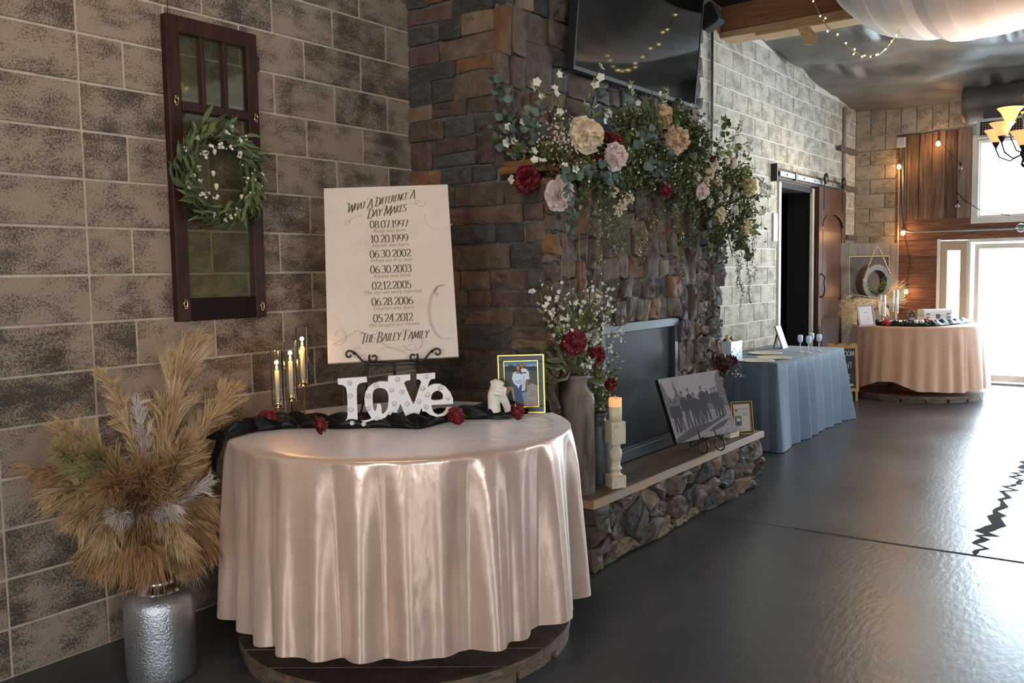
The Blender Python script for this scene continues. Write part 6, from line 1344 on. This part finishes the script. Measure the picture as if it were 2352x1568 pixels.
mb = MB(); mb.bx(D0+.18, D1-.18, y0+.008, y0+.02, .30, .94, 0, .008); mb.bx(D0+.18, D1-.18, y0+.008, y0+.02, 1.20, 2.08, 0, .008); part('raised_field', mb, M['doorwood'], t)
mb = MB(); pts = [(xm+wd*math.cos(R_(180-a)), y0-.004, 2.14+.17*math.sin(R_(a))) for a in range(0, 181, 10)]; mb.tube(pts, .012, 6); part('arch_moulding', mb, M['doorwood'], t)
mb = MB(); hx = D0+.07; mb.tube([(hx, y0, 1.22), (hx+.01, y0-.04, 1.24), (hx+.02, y0-.055, 1.32), (hx-.01, y0-.055, 1.40), (hx+.02, y0-.05, 1.48), (hx, y0-.02, 1.52), (hx, y0, 1.52)], .011, 8); part('handle', mb, M['black'], t)
for rx in (D0+.20, D1-.18):
    mb = MB(); mb.bx(rx-.022, rx+.022, y0-.008, y0, DT-.28, DT+.10, 0, .003); part('hanger_strap', mb, M['black'], t)
    mb = MB(); mb.lathe([(.068, -.012), (.07, 0), (.068, .012)], n=24); mb.xf(Matrix.Rotation(PI/2, 4, 'X')); part('roller', mb, M['black'], t, (rx, y0-.02, DT+.115))
t = thing('door_track', 'flat steel sliding-door track bolted over the dark doorway', 'rail', (9.2, -.04, 2.70), world=True)
mb = MB(); mb.bx(8.02, 10.55, -.04, -.004, 2.63, 2.76, 0, .005); part('backing_board', mb, M['barn'], t)
for a, b in ((8.13, 8.62), (8.70, 10.45)): mb = MB(); mb.bx(a, b, -.068, -.056, 2.665, 2.725, 0, .002); part('rail', mb, M['galv'], t)
for x in (8.35, 8.95, 9.35, 9.75, 10.1): mb = MB(); mb.tube([(x, -.074, 2.695), (x, -.04, 2.695)], .012, 8); part('bolt', mb, M['black'], t)
mb = MB(); mb.bx(8.63, 8.69, -.075, -.03, 2.65, 2.74); part('stop', mb, M['black'], t); mb = MB(); mb.bx(8.02, 8.035, -.07, 0, 2.60, 2.80); part('end_stop', mb, M['black'], t)
mb = MB(); mb.bx(DX0-.012, DX0+.06, -.022, .012, 0, DZ+.01, 0, .004); mb.bx(DX1-.06, DX1+.02, -.030, .012, 0, DZ+.01, 0, .004); dj = struct('door_2', mb, M['whitepaint'])
mb = MB(); mb.bx(DX0, DX0+.03, .014, .31, 0, DZ, 0); mb.bx(DX1-.03, DX1, .014, .31, 0, DZ); mb.bx(DX0, DX1, -.012, .31, DZ-.05, DZ+.02); part('door_reveal', mb, M['blackmatte'], dj)
mb = MB(); mb.bx(DX0+.076, DX0+.078, .05, .20, 1.28, 1.42); part('door_latch', mb, M['pyel'], dj)
mb = MB(); mb.bx(8.06, 8.18, -.02, -.001, 1.92, 2.24, 0, .002); tag(part('wall_plaque', mb, M['plaswhite']), 'blank pale blue plaque on the block wall left of the doorway', 'plaque')
# ================================================================== RESTROOM CHALKBOARD
p = at(1938, 905, z=0); p = at(1938, 922, z=0); t = thing('chalkboard_sign', 'orange wood framed chalkboard sign reading RESTROOM between the two far tables', 'sign', (p[0], p[1], .0), (R_(-7), 0, R_(-55)))
w = .37; h = .70
mb = MB(); top = [(-w/2, .12), (w/2, .12), (w/2, h-.03), (w/2-.03, h), (w/2-.07, h-.005), (.07, h-.03), (.03, h-.003), (-.03, h-.003), (-.07, h-.03), (-w/2+.07, h-.005), (-w/2+.03, h), (-w/2, h-.03)]; mb.prism([(x, z) for x, z in top][::-1], .0, .02); part('frame', mb, M['orangewood'], t)
for s in (-1, 1): mb = MB(); mb.bx(s*(w/2-.03)-.015, s*(w/2-.03)+.015, 0, .02, .003, .13, 0, .003); part('leg', mb, M['orangewood'], t); mb = MB(); mb.tube([(s*(w/2-.03), .02, .5), (s*(w/2-.03), .17, .022)], .010, 6); part('leg', mb, M['orangewood'], t)
mb = MB(); mb.bx(-w/2+.035, w/2-.035, -.003, .0, .16, h-.065); part('slate_panel', mb, M['board'], t)
mb = MB(); pentext(mb, 'RESTROOM', 0, h-.155, .06, -.0045, .006, .004, .98); pentext(mb, 'RIGHT', .02, h-.30, .07, -.0045, .006, .004, 1.0); pentext(mb, 'BACK', .02, h-.43, .06, -.0045, .006, .004, 1.0); mb.bx(.08, .12, -.0045, -.003, .19, .21); part('chalk_lettering', mb, M['chalk'], t)
# ================================================================== FAR SPOOL TABLE
SC = (9.82, -1.20); SR = .745; SZT = .888
spool_table(SC, SR+.02, SZT, .075, 'round cable spool table under the peach cloth near the glazed doors', M['spoolred'], M['spooledge'])
mb = round_cloth(SC, SR, SZT+.003, .135, 30, 11, .055, .045, 36, 620)
Vn = []
for (x, y, z) in mb.V:      # hem hitched up on the side facing the fireplace
    if z < .8:
        a = math.atan2(y-SC[1], x-SC[0]); d = abs((a-R_(168)+PI) % (2*PI)-PI)
        if d < .55: k = math.cos(d/.55*PI/2)**2; z = z+k*.11*(1-(z-.13)/.75)
    Vn.append((x, y, z))
mb.V = Vn; cl = part('tablecloth', mb, M['peach']); tag(cl, 'peach satin cloth on the far round table beside the glazed doors', 'tablecloth')
ST = SZT+.006
def on(px, t_): q = at(px, 744, t=t_); return np.array([q[0], q[1], ST])
# runner on the far table
c_ = [on(1966, 10.62), on(1990, 10.30), on(2030, 10.15), on(2070, 10.12), on(2110, 10.15), on(2150, 10.28), on(2190, 10.5), on(2228, 10.8)]
c_ = [np.array([SC[0], SC[1], ST])+(q-np.array([SC[0], SC[1], ST]))*min(1, .70/np.linalg.norm((q-np.array([SC[0], SC[1], ST]))[:2])) for q in c_]
def farrun(u, v):
    s = u*(len(c_)-1); i = min(int(s), len(c_)-2); f = s-i; p = c_[i]*(1-f)+c_[i+1]*f; d = p-np.array([SC[0], SC[1], ST]); d = -d/np.linalg.norm(d); w = .13+.04*math.sin(u*19)
    q = p+d*v*w; return (q[0], q[1], ST+.003+(.02+.035*abs(math.sin(u*23+v*4))+.02*abs(math.sin(u*57)))*math.sin(v*PI)**.5)
mb = MB(); mb.grid(farrun, 200, 14); o = part('table_runner', mb, M['blackcloth']); o.modifiers.new('thick', 'SOLIDIFY').thickness = .002; tag(o, 'crumpled black satin runner on the far peach-clothed table', 'cloth')
P = on(1993, 10.5); t = thing('photo_frame', 'white framed print with pink border at the left of the far round table', 'picture frame', tuple(P), (R_(-13), R_(-3), R_(-50)))
w, h = .20, .265; mb = MB()
for (x0, x1, z0, z1) in ((-w/2, w/2, 0, .010), (-w/2, w/2, h-.010, h), (-w/2, -w/2+.010, 0, h), (w/2-.010, w/2, 0, h)): mb.bx(x0, x1, 0, .015, z0, z1)
part('frame', mb, M['grey'], t); mb = MB(); flatpoly(mb, [(-w/2+.01, .01), (w/2-.01, .01), (w/2-.01, h-.01), (-w/2+.01, h-.01)], .006, 0); flatpoly(mb, [(-w/2+.022, .022), (w/2-.022, .022), (w/2-.022, h-.022), (-w/2+.022, h-.022)], .0057, 1); flatpoly(mb, ell(.025, .10, .018, .022), .0054, 2); flatpoly(mb, ell(.04, .075, .010, .012), .0053, 2); part('print', mb, [pm('pink_border', (.75, .30, .32)), M['white'], pm('print_orange', (.8, .6, .45))], t)
mb = MB(); mb.box((0, .06, .09), (.04, .005, .20), Matrix.Rotation(R_(34), 3, 'X')); part('stand', mb, M['grey'], t)
def far_stick(px, t_, zc, zt, lab):
    P = on(px, t_); t = thing('candlestick', lab, 'candlestick', tuple(P), group='copper candlesticks on the far table')
    mb = MB(); mb.lathe([(.045, 0), (.045, .003), (.006, .008)], n=20); part('base', mb, M['brass'], t); mb = MB(); mb.lathe([(.005, .006), (.005, zc)], n=10); part('stem', mb, M['brass'], t); mb = MB(); mb.lathe([(.005, zc-.004), (.030, zc), (.031, zc+.02), (.012, zc+.02)], n=20); part('cup', mb, M['brass'], t)
    mb = MB(); mb.lathe([(.011, zc+.015), (.010, zt-.09)], n=12); part('candle', mb, M['pwhite'], t); mb = MB(); mb.lathe([(.030, zc+.003), (.030, zt)], n=24, cap=False); mb.lathe([(.028, zt), (.028, zc+.003)], n=24, cap=False); part('glass_tube', mb, M['glass'], t)
far_stick(2028, 10.75, .10, .36, 'shorter candlestick with glass tube right of the white framed print'); far_stick(2057, 10.85, .13, .42, 'taller candlestick with glass tube in the middle of the far table')
P = on(2095, 10.75); t = thing('arch_sign', 'small black and gold arched sign on the far round table', 'sign', tuple(P), (R_(-8), 0, R_(-50)))
ar = [(-.055, 0), (.055, 0)]+[(.055*math.cos(R_(a)), .115+.055*math.sin(R_(a))) for a in range(0, 181, 12)]; ar2 = [(-.040, .012), (.040, .012)]+[(.040*math.cos(R_(a)), .115+.040*math.sin(R_(a))) for a in range(0, 181, 12)]
mb = MB(); mb.prism(ar[::-1], 0, .012); part('plaque', mb, M['board'], t); mb = MB(); mb.tube([(p[0]*.97, -.003, p[1]) for p in ar], .003, 5, 0, False, True); mb.tube([(p[0], -.003, p[1]) for p in ar2], .0018, 5, 0, False, True); part('gold_border', mb, M['gold'], t)
script_text('Gifts', 0, .055, .045, -.004, M['pwhite'], t, 'arch_lettering'); script_text('&', 0, .105, .025, -.004, M['pwhite'], t, 'arch_lettering')
P = on(2146, 10.80); t = thing('keepsake_chest', 'white keepsake chest with metal corners on the far round table', 'chest', tuple(P), (0, 0, R_(-52)))
w = .34; mb = MB(); mb.bx(-w/2, w/2, -.09, .09, .004, .105, 0, .004); part('chest_body', mb, M['white'], t)
mb = MB(); prof = [(-.09, .108)]+[(-.09+.03*(1-math.cos(R_(a))), .150+.03*math.sin(R_(a))) for a in range(0, 91, 18)]+[(.06+.03*math.sin(R_(a)), .150+.03*math.cos(R_(a))) for a in range(0, 91, 18)]+[(.09, .108)]
n = len(prof); V = [(-w/2-.002, p[0], p[1]) for p in prof]+[(w/2+.002, p[0], p[1]) for p in prof]; mb.add(V, [tuple(range(n)), tuple(range(2*n-1, n-1, -1))]+[(i, i+n, (i+1) % n+n, (i+1) % n) for i in range(n)], 0, False); part('lid', mb, M['white'], t)
mb = MB(); mb.bx(-.024, .024, -.096, -.09, .070, .122, 0, .002); part('latch', mb, M['brownpaint'], t)
for s in (-1, 1):
    for z in (.085, .125): mb = MB(); mb.bx(s*.125-.022, s*.125+.022, -.094, -.09, z-.006, z+.006); part('hinge_strap', mb, M['brownpaint'], t)
for (px, t_, R, lab) in [(2037, 10.35, .036, 'red rose lying left of centre on the far peach-clothed table'), (2128, 10.45, .032, 'red rose in front of the white chest on the far table')]:
    P = on(px, t_); o = rose('rose_flower', (P[0], P[1], P[2]+.055), (-.6, -.5, .4), R, mat('petal_rose', (.45, .02, .04), .55)); tag(o, lab, 'flower')
for i, (px, t_) in enumerate([(2104, 10.25), (2117, 10.25)]):
    P = on(px, t_); mb = MB(); mb.lathe([(.024, 0), (.026, .02), (.02, .04), (.001, .042)], tuple(P+np.array([0, 0, .045])), 16); tag(part('white_votive', mb, M['white']), ['left of the two small round white votives on the far black runner', 'right of the two small round white votives, nearer the white chest'][i], 'candle', 'white votives on the far table')
P = on(1972, 10.62); mb = MB(); mb.lathe([(.022, 0), (.026, .06), (.02, .07), (.022, .075)], tuple(P+np.array([.10, .02, .002])), 16); tag(part('small_jar', mb, M['galv']), 'small metal jar at the left edge of the far round table', 'jar')
# ================================================================== RUSTIC DOOR LEANING IN THE CORNER
A1 = at(1941, 700, y=-.15); A2 = at(2063, 700, x=11.20); dv = A2-A1; yaw = math.atan2(dv[1], dv[0]); W2 = float(np.hypot(dv[0], dv[1]))*1.08; mid = (A1+A2)/2
HR = 1.93; t = thing('rustic_door_panel', 'old rustic door leaning in the far corner behind the peach-clothed table', 'door', (mid[0], mid[1], .003), (R_(-2), 0, yaw))
mb = MB()
for (x0, x1, z0, z1) in ((-W2/2, -W2/2+.14, 0, HR), (W2/2-.14, W2/2, 0, HR), (-W2/2+.14, W2/2-.14, HR-.17, HR), (-W2/2+.14, W2/2-.14, .0, .25), (-W2/2+.14, W2/2-.14, .85, 1.0)): mb.bx(x0, x1, 0, .04, z0, z1, 0, .004)
part('door_frame', mb, M['rustic'], t)
for z0, z1 in ((.25, .85), (1.0, HR-.17)): mb = MB(); mb.bx(-W2/2+.14, W2/2-.14, .018, .03, z0, z1); part('panel', mb, M['rusticdark'], t)
mb = MB(); a, b, c, d = -W2/2+.145, W2/2-.145, 1.005, HR-.175
for (x0, x1, z0, z1) in ((a, b, d-.014, d), (a, a+.012, c, d), (b-.012, b, c, d)): mb.bx(x0, x1, .0, .02, z0, z1)
part('panel_moulding', mb, M['rope'], t)
rc = at(2007, 648, t=11.85); t = thing('ring_planter', 'round metal ring planter hung by a rope on the old rustic door', 'wall decoration', tuple(rc), (0, 0, yaw), world=False)
mb = MB(); 
def ringfn(u, v, R0=.245, R1=.165, dp=.13):
    a = 2*PI*u; prof = [(R1, .0), (R0-.01, -.004), (R0, .01), (R0, dp), (R1, dp), (R1, .0)]; i = min(int(v*5), 4); f = v*5-i; r = prof[i][0]*(1-f)+prof[i+1][0]*f; y = prof[i][1]*(1-f)+prof[i+1][1]*f; return (r*math.cos(a), y-.06, r*math.sin(a))
mb.grid(ringfn, 56, 6, 0, True, False); part('ring', mb, M['zincring'], t)
mb = MB(); mb.tube([(-.235, -.07, .04), (-.03, -.05, .455), (0, -.045, .47), (.03, -.05, .455), (.215, -.07, .10)], .009, 7); mb.ball((-.235, -.07, .03), .02, 0, 8, 6); part('rope', mb, M['rope'], t)
n = 260; a = np.where(rng.random(n) < .55, rng.normal(R_(235), .35, n), rng.normal(R_(-20), .35, n)); P_ = np.stack([np.cos(a)*rng.uniform(.11, .17, n), rng.uniform(-.07, .02, n), np.sin(a)*rng.uniform(.11, .17, n)], 1); L_ = rng.uniform(.02, .035, n)
ffast('succulents', [leaves_arrays(P_, rng.normal(size=(n, 3))+np.array([0, -.8, .3]), L_, L_*.7)], [M['leafbright']], t, 'stuff')
wc = at(2015, 693, t=11.72); t = thing('wheat_bundle', 'tied sheaf of pale wheat lying crosswise behind the far table items', 'dried flowers', tuple(wc), (0, 0, R_(-52)))
n = 130; s0 = rng.normal(0, .018, (n, 3)); L1 = rng.uniform(.30, .42, n); sp_ = rng.normal(0, .10, (n, 2)); paths = np.stack([s0+np.stack([-L1*q, sp_[:, 0]*q, -L1*q*.10+sp_[:, 1]*q-.12*q*q], 1) for q in np.linspace(0, 1, 5)], 1); p2 = np.stack([s0+np.stack([.36*q+0*L1, sp_[:, 0]*q*.5, .10*q+sp_[:, 1]*q*.7], 1) for q in np.linspace(0, 1, 4)], 1)
e_ = paths[:, -2:]; ears = np.repeat(paths[:, -1], 8, 0)+rng.normal(0, .018, (n*8, 3)); ffast('stalks', [strands_arrays(paths, .006, .003), strands_arrays(p2, .007, .006), leaves_arrays(ears, rng.normal(size=ears.shape)*.4+np.array([-1, 0, -.5]), .05, .006)], [M['wheat']]*3, t, 'stuff')
mb = MB(); mb.tube([(.0, 0, -.04), (.0, -.04, 0), (0, 0, .04), (0, .04, 0)], .012, 6, 0, False, True); mb.add([(0, -.04, 0), (.10, -.05, -.16), (.02, -.055, -.19), (-.01, -.045, -.05)], [(0, 1, 2, 3)]); mb.add([(0, -.04, 0), (.13, -.05, -.09), (.15, -.05, -.20), (.05, -.052, -.10)], [(0, 1, 2, 3)]); part('ribbon', mb, M['wheat'], t)
# ================================================================== ELECTRICS AND STRING BULBS ON THE END WALL
p = at(2068, 326, x=11.34); mb = MB(); mb.bx(11.30, 11.36, -.57, -.68, 3.26, 3.40, 0, .006); tag(part('junction_box', mb, M['grey']), 'square grey junction box at the top corner of the barn boards', 'junction box')
mb = MB(); mb.tube([(11.335, -.605, 3.26), (11.335, -.605, .003)], .012, 8); tag(part('conduit', mb, M['tanframe']), 'long pale conduit dropping straight from the junction box to the floor', 'pipe')
mb = MB(); mb.tube([(11.335, -.655, 3.26), (11.335, -.655, 2.22), (11.335, -.665, 2.14), (11.335, -.70, 2.09), (11.335, -.78, 2.07), (11.335, -3.2, 2.07)], .012, 8); tag(part('conduit', mb, M['galv']), 'grey conduit bending at its foot to run sideways above the glazed doors', 'pipe')
def bulb_str(name, P, lit, lab, sock=True):
    t = thing(name, lab, 'light bulb', tuple(P), group='string bulbs on the end wall')
    mb = MB(); mb.lathe([(.012, .03), (.016, .035), (.016, .07), (.010, .08)], n=12); part('socket', mb, M['blackmatte'], t)
    mb = MB(); mb.lathe([(.0005, -.036), (.018, -.030), (.029, -.008), (.026, .012), (.014, .032)], n=16, cap=False); part('glass_bulb', mb, M['flamecore'] if lit else M['glass'], t)
    if lit:
        l = bpy.data.lights.new('bulb_light', 'POINT'); l.energy = 3.2; l.color = (1, .55, .22); l.shadow_soft_size = .04; lo = bpy.data.objects.new('bulb_light', l); COL.objects.link(lo); lo.location = (P[0]-.10, P[1], P[2])
    return t
for (px, py, lit, lab) in [(2065, 383, True, 'glowing bulb beside the pale conduit, upper left of the barn boards'), (2074, 535, True, 'glowing bulb by the bend of the conduit'), (2155, 330, True, 'glowing bulb at the top of the barn boards'), (2081, 670, True, 'lowest glowing bulb, above the far round table'), (2199, 473, False, 'unlit clear bulb hanging low on the barn boards'), (2206, 386, False, 'unlit clear bulb high beside the white window frame')]:
    bulb_str('string_bulb', at(px, py, x=11.28), lit, lab)
gb = at(2345, 523, x=11.22); mb = MB(); mb.ball(gb, .06, 0, 20, 14); tag(part('globe_bulb', mb, M['glass']), 'large clear globe bulb in front of the horizontal conduit', 'light bulb')
mb = MB(); pts = [at(x, y, x=11.31) for x, y in [(2064, 322), (2066, 375), (2070, 430), (2074, 525), (2090, 600), (2081, 660)]]; mb.tube(pts, .005, 5); pts = [at(x, y, x=11.30) for x, y in [(2068, 310), (2110, 308), (2155, 300), (2155, 318)]]; mb.tube(pts, .005, 5); pts = [at(x, y, x=11.29) for x, y in [(2200, 455), (2197, 440), (2215, 460), (2250, 482), (2320, 495)]]; mb.tube(pts, .005, 5); pts = [at(x, y, x=11.29) for x, y in [(2155, 318), (2180, 350), (2206, 375), (2200, 420), (2199, 460)]]; mb.tube(pts, .004, 5)
tag(part('string_wire', mb, M['blackmatte']), 'thin black cord of the string bulbs looping over the barn boards', 'wire')
# ================================================================== DUCT, GRILLE, CHANDELIER
t = thing('air_duct', 'big corrugated metal air duct under the ceiling with a white grille', 'duct', (10.6, -2.6, 3.6), world=True)
DC = at(2300, 232, x=10.75); mb = MB(); R = .24; prof = []
yy = -1.46-.0
for i in range(0, 40): prof.append((R+(.010 if i % 2 else 0), i*.07))
mb.lathe(prof, (0, 0, 0), 36); mb.xf(Matrix.Rotation(PI/2, 4, 'X')); part('duct_pipe', mb, M['duct'], t, (10.75, -1.52, float(DC[2])))
ga = at(2268, 300, x=10.55); gz = float(ga[2])+.02; g0 = float(ga[1])+.10
mb = MB(); mb.bx(10.50, 10.80, g0-.06, g0-1.3, gz+.09, float(DC[2])-.1); part('boot', mb, M['brownpaint'], t)
mb = MB(); rt = Matrix.Rotation(R_(18), 3, 'Y')
for (cy, cz, dy, dz) in ((g0-.60, .10, 1.2, .03), (g0-.60, -.10, 1.2, .03), (g0-.01, 0, .03, .23), (g0-1.19, 0, .03, .23)): mb.box((10.46, cy, gz+cz), (.02, dy, dz), None, 0, .003)
part('grille_frame', mb, M['whitepaint'], t); mb = MB()
for i in range(38): mb.box((10.465, g0-.03-i*.0305, gz), (.008, .006, .18))
for z in np.linspace(-.08, .08, 7): mb.box((10.463, g0-.60, gz+z), (.006, 1.16, .004))
part('grille_bars', mb, M['tanframe'], t, kind='stuff'); mb = MB(); mb.bx(10.475, 10.49, g0-.02, g0-1.18, gz-.1, gz+.1); part('grille_back', mb, M['blackmatte'], t)
CT = 6.3; cc = at(2352, 330, t=CT); t = thing('chandelier', 'wrought iron chandelier with lit amber glass bell shades at the right edge', 'chandelier', tuple(cc), world=True)
mpp = CT/FPX
def bell(px, py, wpx, tt, hot=True):
    c = at(px, py, t=tt); R = wpx*tt/FPX/2; h_ = R*1.15; mb = MB(); mb.lathe([(R*.28, -h_*.55), (R*.42, -h_*.45), (R*.55, -h_*.15), (R*.72, h_*.15), (R*.98, h_*.42), (R, h_*.46), (R*.95, h_*.44), (R*.68, h_*.17), (R*.5, -h_*.13), (R*.36, -h_*.42), (R*.2, -h_*.5)], (0, 0, 0), 32, cap=False); s = part('glass_shade', mb, M['amber'], t, tuple(c))
    mb = MB(); mb.ball((0, 0, -h_*.05), R*.30, 0, 10, 8); part('lamp', mb, M['amberhot'], s); mb = MB(); mb.lathe([(R*.06, -h_*1.05), (R*.12, -h_*.9), (R*.30, -h_*.62), (R*.34, -h_*.5), (R*.1, -h_*.5)], n=16); part('cup', mb, M['black'], s)
    l = bpy.data.lights.new('shade_light', 'POINT'); l.energy = 2.5; l.color = (1, .62, .30); l.shadow_soft_size = .05; lo = bpy.data.objects.new('shade_light', l); COL.objects.link(lo); lo.location = (c[0], c[1], c[2]+h_*.7); return c, R, h_
S_ = [bell(2320, 262, 54, CT+.25), bell(2302, 296, 54, CT-.1), bell(2288, 312, 50, CT+.1), bell(2352, 316, 58, CT-.2), bell(2375, 270, 54, CT+.2), bell(2400, 305, 54, CT)]
hub = at(2352, 352, t=CT); mb = MB()
for c, R, h_ in S_:
    b = c+np.array([0, 0, -h_*1.05]); m_ = (b+hub)/2+np.array([0, 0, -.07]); mb.tube([b, b*.75+m_*.25+np.array([0, 0, -.035]), m_, hub], .0055, 6)
part('arms', mb, M['black'], t); mb = MB(); mb.lathe([(.004, -.10), (.02, -.08), (.012, -.04), (.028, 0), (.012, .05), (.01, .22), (.02, .26), (.006, .30)], tuple(hub), 14); part('column', mb, M['black'], t)
mb = MB(); k = 40; z0 = hub[2]+.30; z1 = 4.15
for i in range(k): z = z0+(z1-z0)*i/k; a = PI/2*(i % 2); mb.tube([(hub[0]+.011*math.cos(q)*math.cos(a), hub[1]+.011*math.cos(q)*math.sin(a), z+.020*math.sin(q)) for q in [2*PI*j/8 for j in range(8)]], .0028, 4, 0, False, True)
part('chain', mb, M['brass'], t)
# ================================================================== WHITE CEILING DRAPE WITH FAIRY LIGHTS
sil = [(1905, -30), (1925, 0), (1940, 20), (1960, 38), (1985, 50), (2020, 60), (2060, 67), (2100, 65), (2125, 60), (2150, 64), (2200, 62), (2250, 55), (2300, 44), (2352, 32), (2420, 5), (2520, -60), (2640, -170)]
sp_ = [at(x, y, x=5.0) for x, y in sil]
def drfn(u, v):
    s = u*(len(sp_)-1); i = min(int(s), len(sp_)-2); f = s-i; f2 = f*f*(3-2*f); p = sp_[i]*(1-f2)+sp_[i+1]*f2; q = (v-.35)/.65 if v > .35 else (v-.35)/.35
    fold = .012*math.sin(u*17+v*2)*(.3+abs(q))+.004*math.sin(u*41)
    if v <= .35: return (p[0]-1.1*abs(q)**.9, p[1], p[2]+.75*q*q+fold)
    return (p[0]+2.2*q, p[1]+.12*q, p[2]+.62*q*q+fold)
mb = MB(); mb.grid(drfn, 180, 40); dr_ = part('ceiling_drape', mb, M['drape']); dr_.modifiers.new('thick', 'SOLIDIFY').thickness = .004; tag(dr_, 'billowing white fabric drape hung below the ceiling at the upper right', 'drape')
def fairy(px, x_, lab, leds):
    t = thing('fairy_light_string', lab, 'string lights', tuple(at(*px[0], x=x_)), world=True); P = [at(a, b, x=x_) for a, b in px]; mb = MB(); mb.tube(P, .004, 5); part('wire', mb, M['brass'], t)
    me = None
    for (a, b) in leds:
        if me is None: q = MB(); q.ball((0, 0, 0), .0065, 0, 8, 6); me = mesh_of('led', q, M['fairy'])
        link('led', me, t, tuple(at(a, b, x=x_)))
fairy([(1864, -12), (1870, 8), (1884, 36), (1902, 64), (1924, 84), (1942, 102), (1960, 117), (1985, 129), (2002, 130), (2020, 124), (2036, 110), (2048, 96), (2058, 80), (2066, 66)], 4.95, 'fairy light string swagging from the white ceiling drape', [(1868, 3), (1884, 37), (1896, 42), (1901, 72), (1924, 79), (1943, 99), (1963, 113), (1961, 124), (1980, 130), (1986, 128), (2000, 130), (2013, 126), (2017, 125), (2034, 113), (2048, 95), (2059, 81)])
# swags of drape and fairy lights above and behind the camera, mirrored in television and sash glass
def back_drape(x0, y0, x1, y1, z, sag, w, lab):
    def fn(u, v): x = x0+(x1-x0)*u; y = y0+(y1-y0)*u; dx, dy = (x1-x0), (y1-y0); l = math.hypot(dx, dy); return (x-dy/l*(v-.5)*w, y+dx/l*(v-.5)*w, z-sag*math.sin(PI*u)+.02*math.sin(v*19)+.2*(v-.5)**2)
    mb = MB(); mb.grid(fn, 60, 16); o = part('ceiling_drape', mb, M['drape']); o.modifiers.new('thick', 'SOLIDIFY').thickness = .004; tag(o, lab, 'drape')
back_drape(3.4, -8.6, 5.2, -2.6, 4.1, .55, 1.6, 'white drape swag above the open floor, mirrored in the television')

def room_fairy(P0, P1, sag, n, lab):
    t = thing('fairy_light_string', lab, 'string lights', tuple(P0), world=True); q = curvepath(P0, P1, sag, n+1, .02); mb = MB(); mb.tube(q, .004, 5); part('wire', mb, M['brass'], t)
    b = MB(); b.ball((0, 0, 0), .010, 0, 8, 6); me = mesh_of('led', b, M['fairy'])
    for p in q[1:-1]: link('led', me, t, tuple(p))
room_fairy((3.3, -5.6, 4.15), (6.0, -6.2, 4.2), .35, 26, 'fairy light string hung over the open floor, mirrored in the old sash glass')
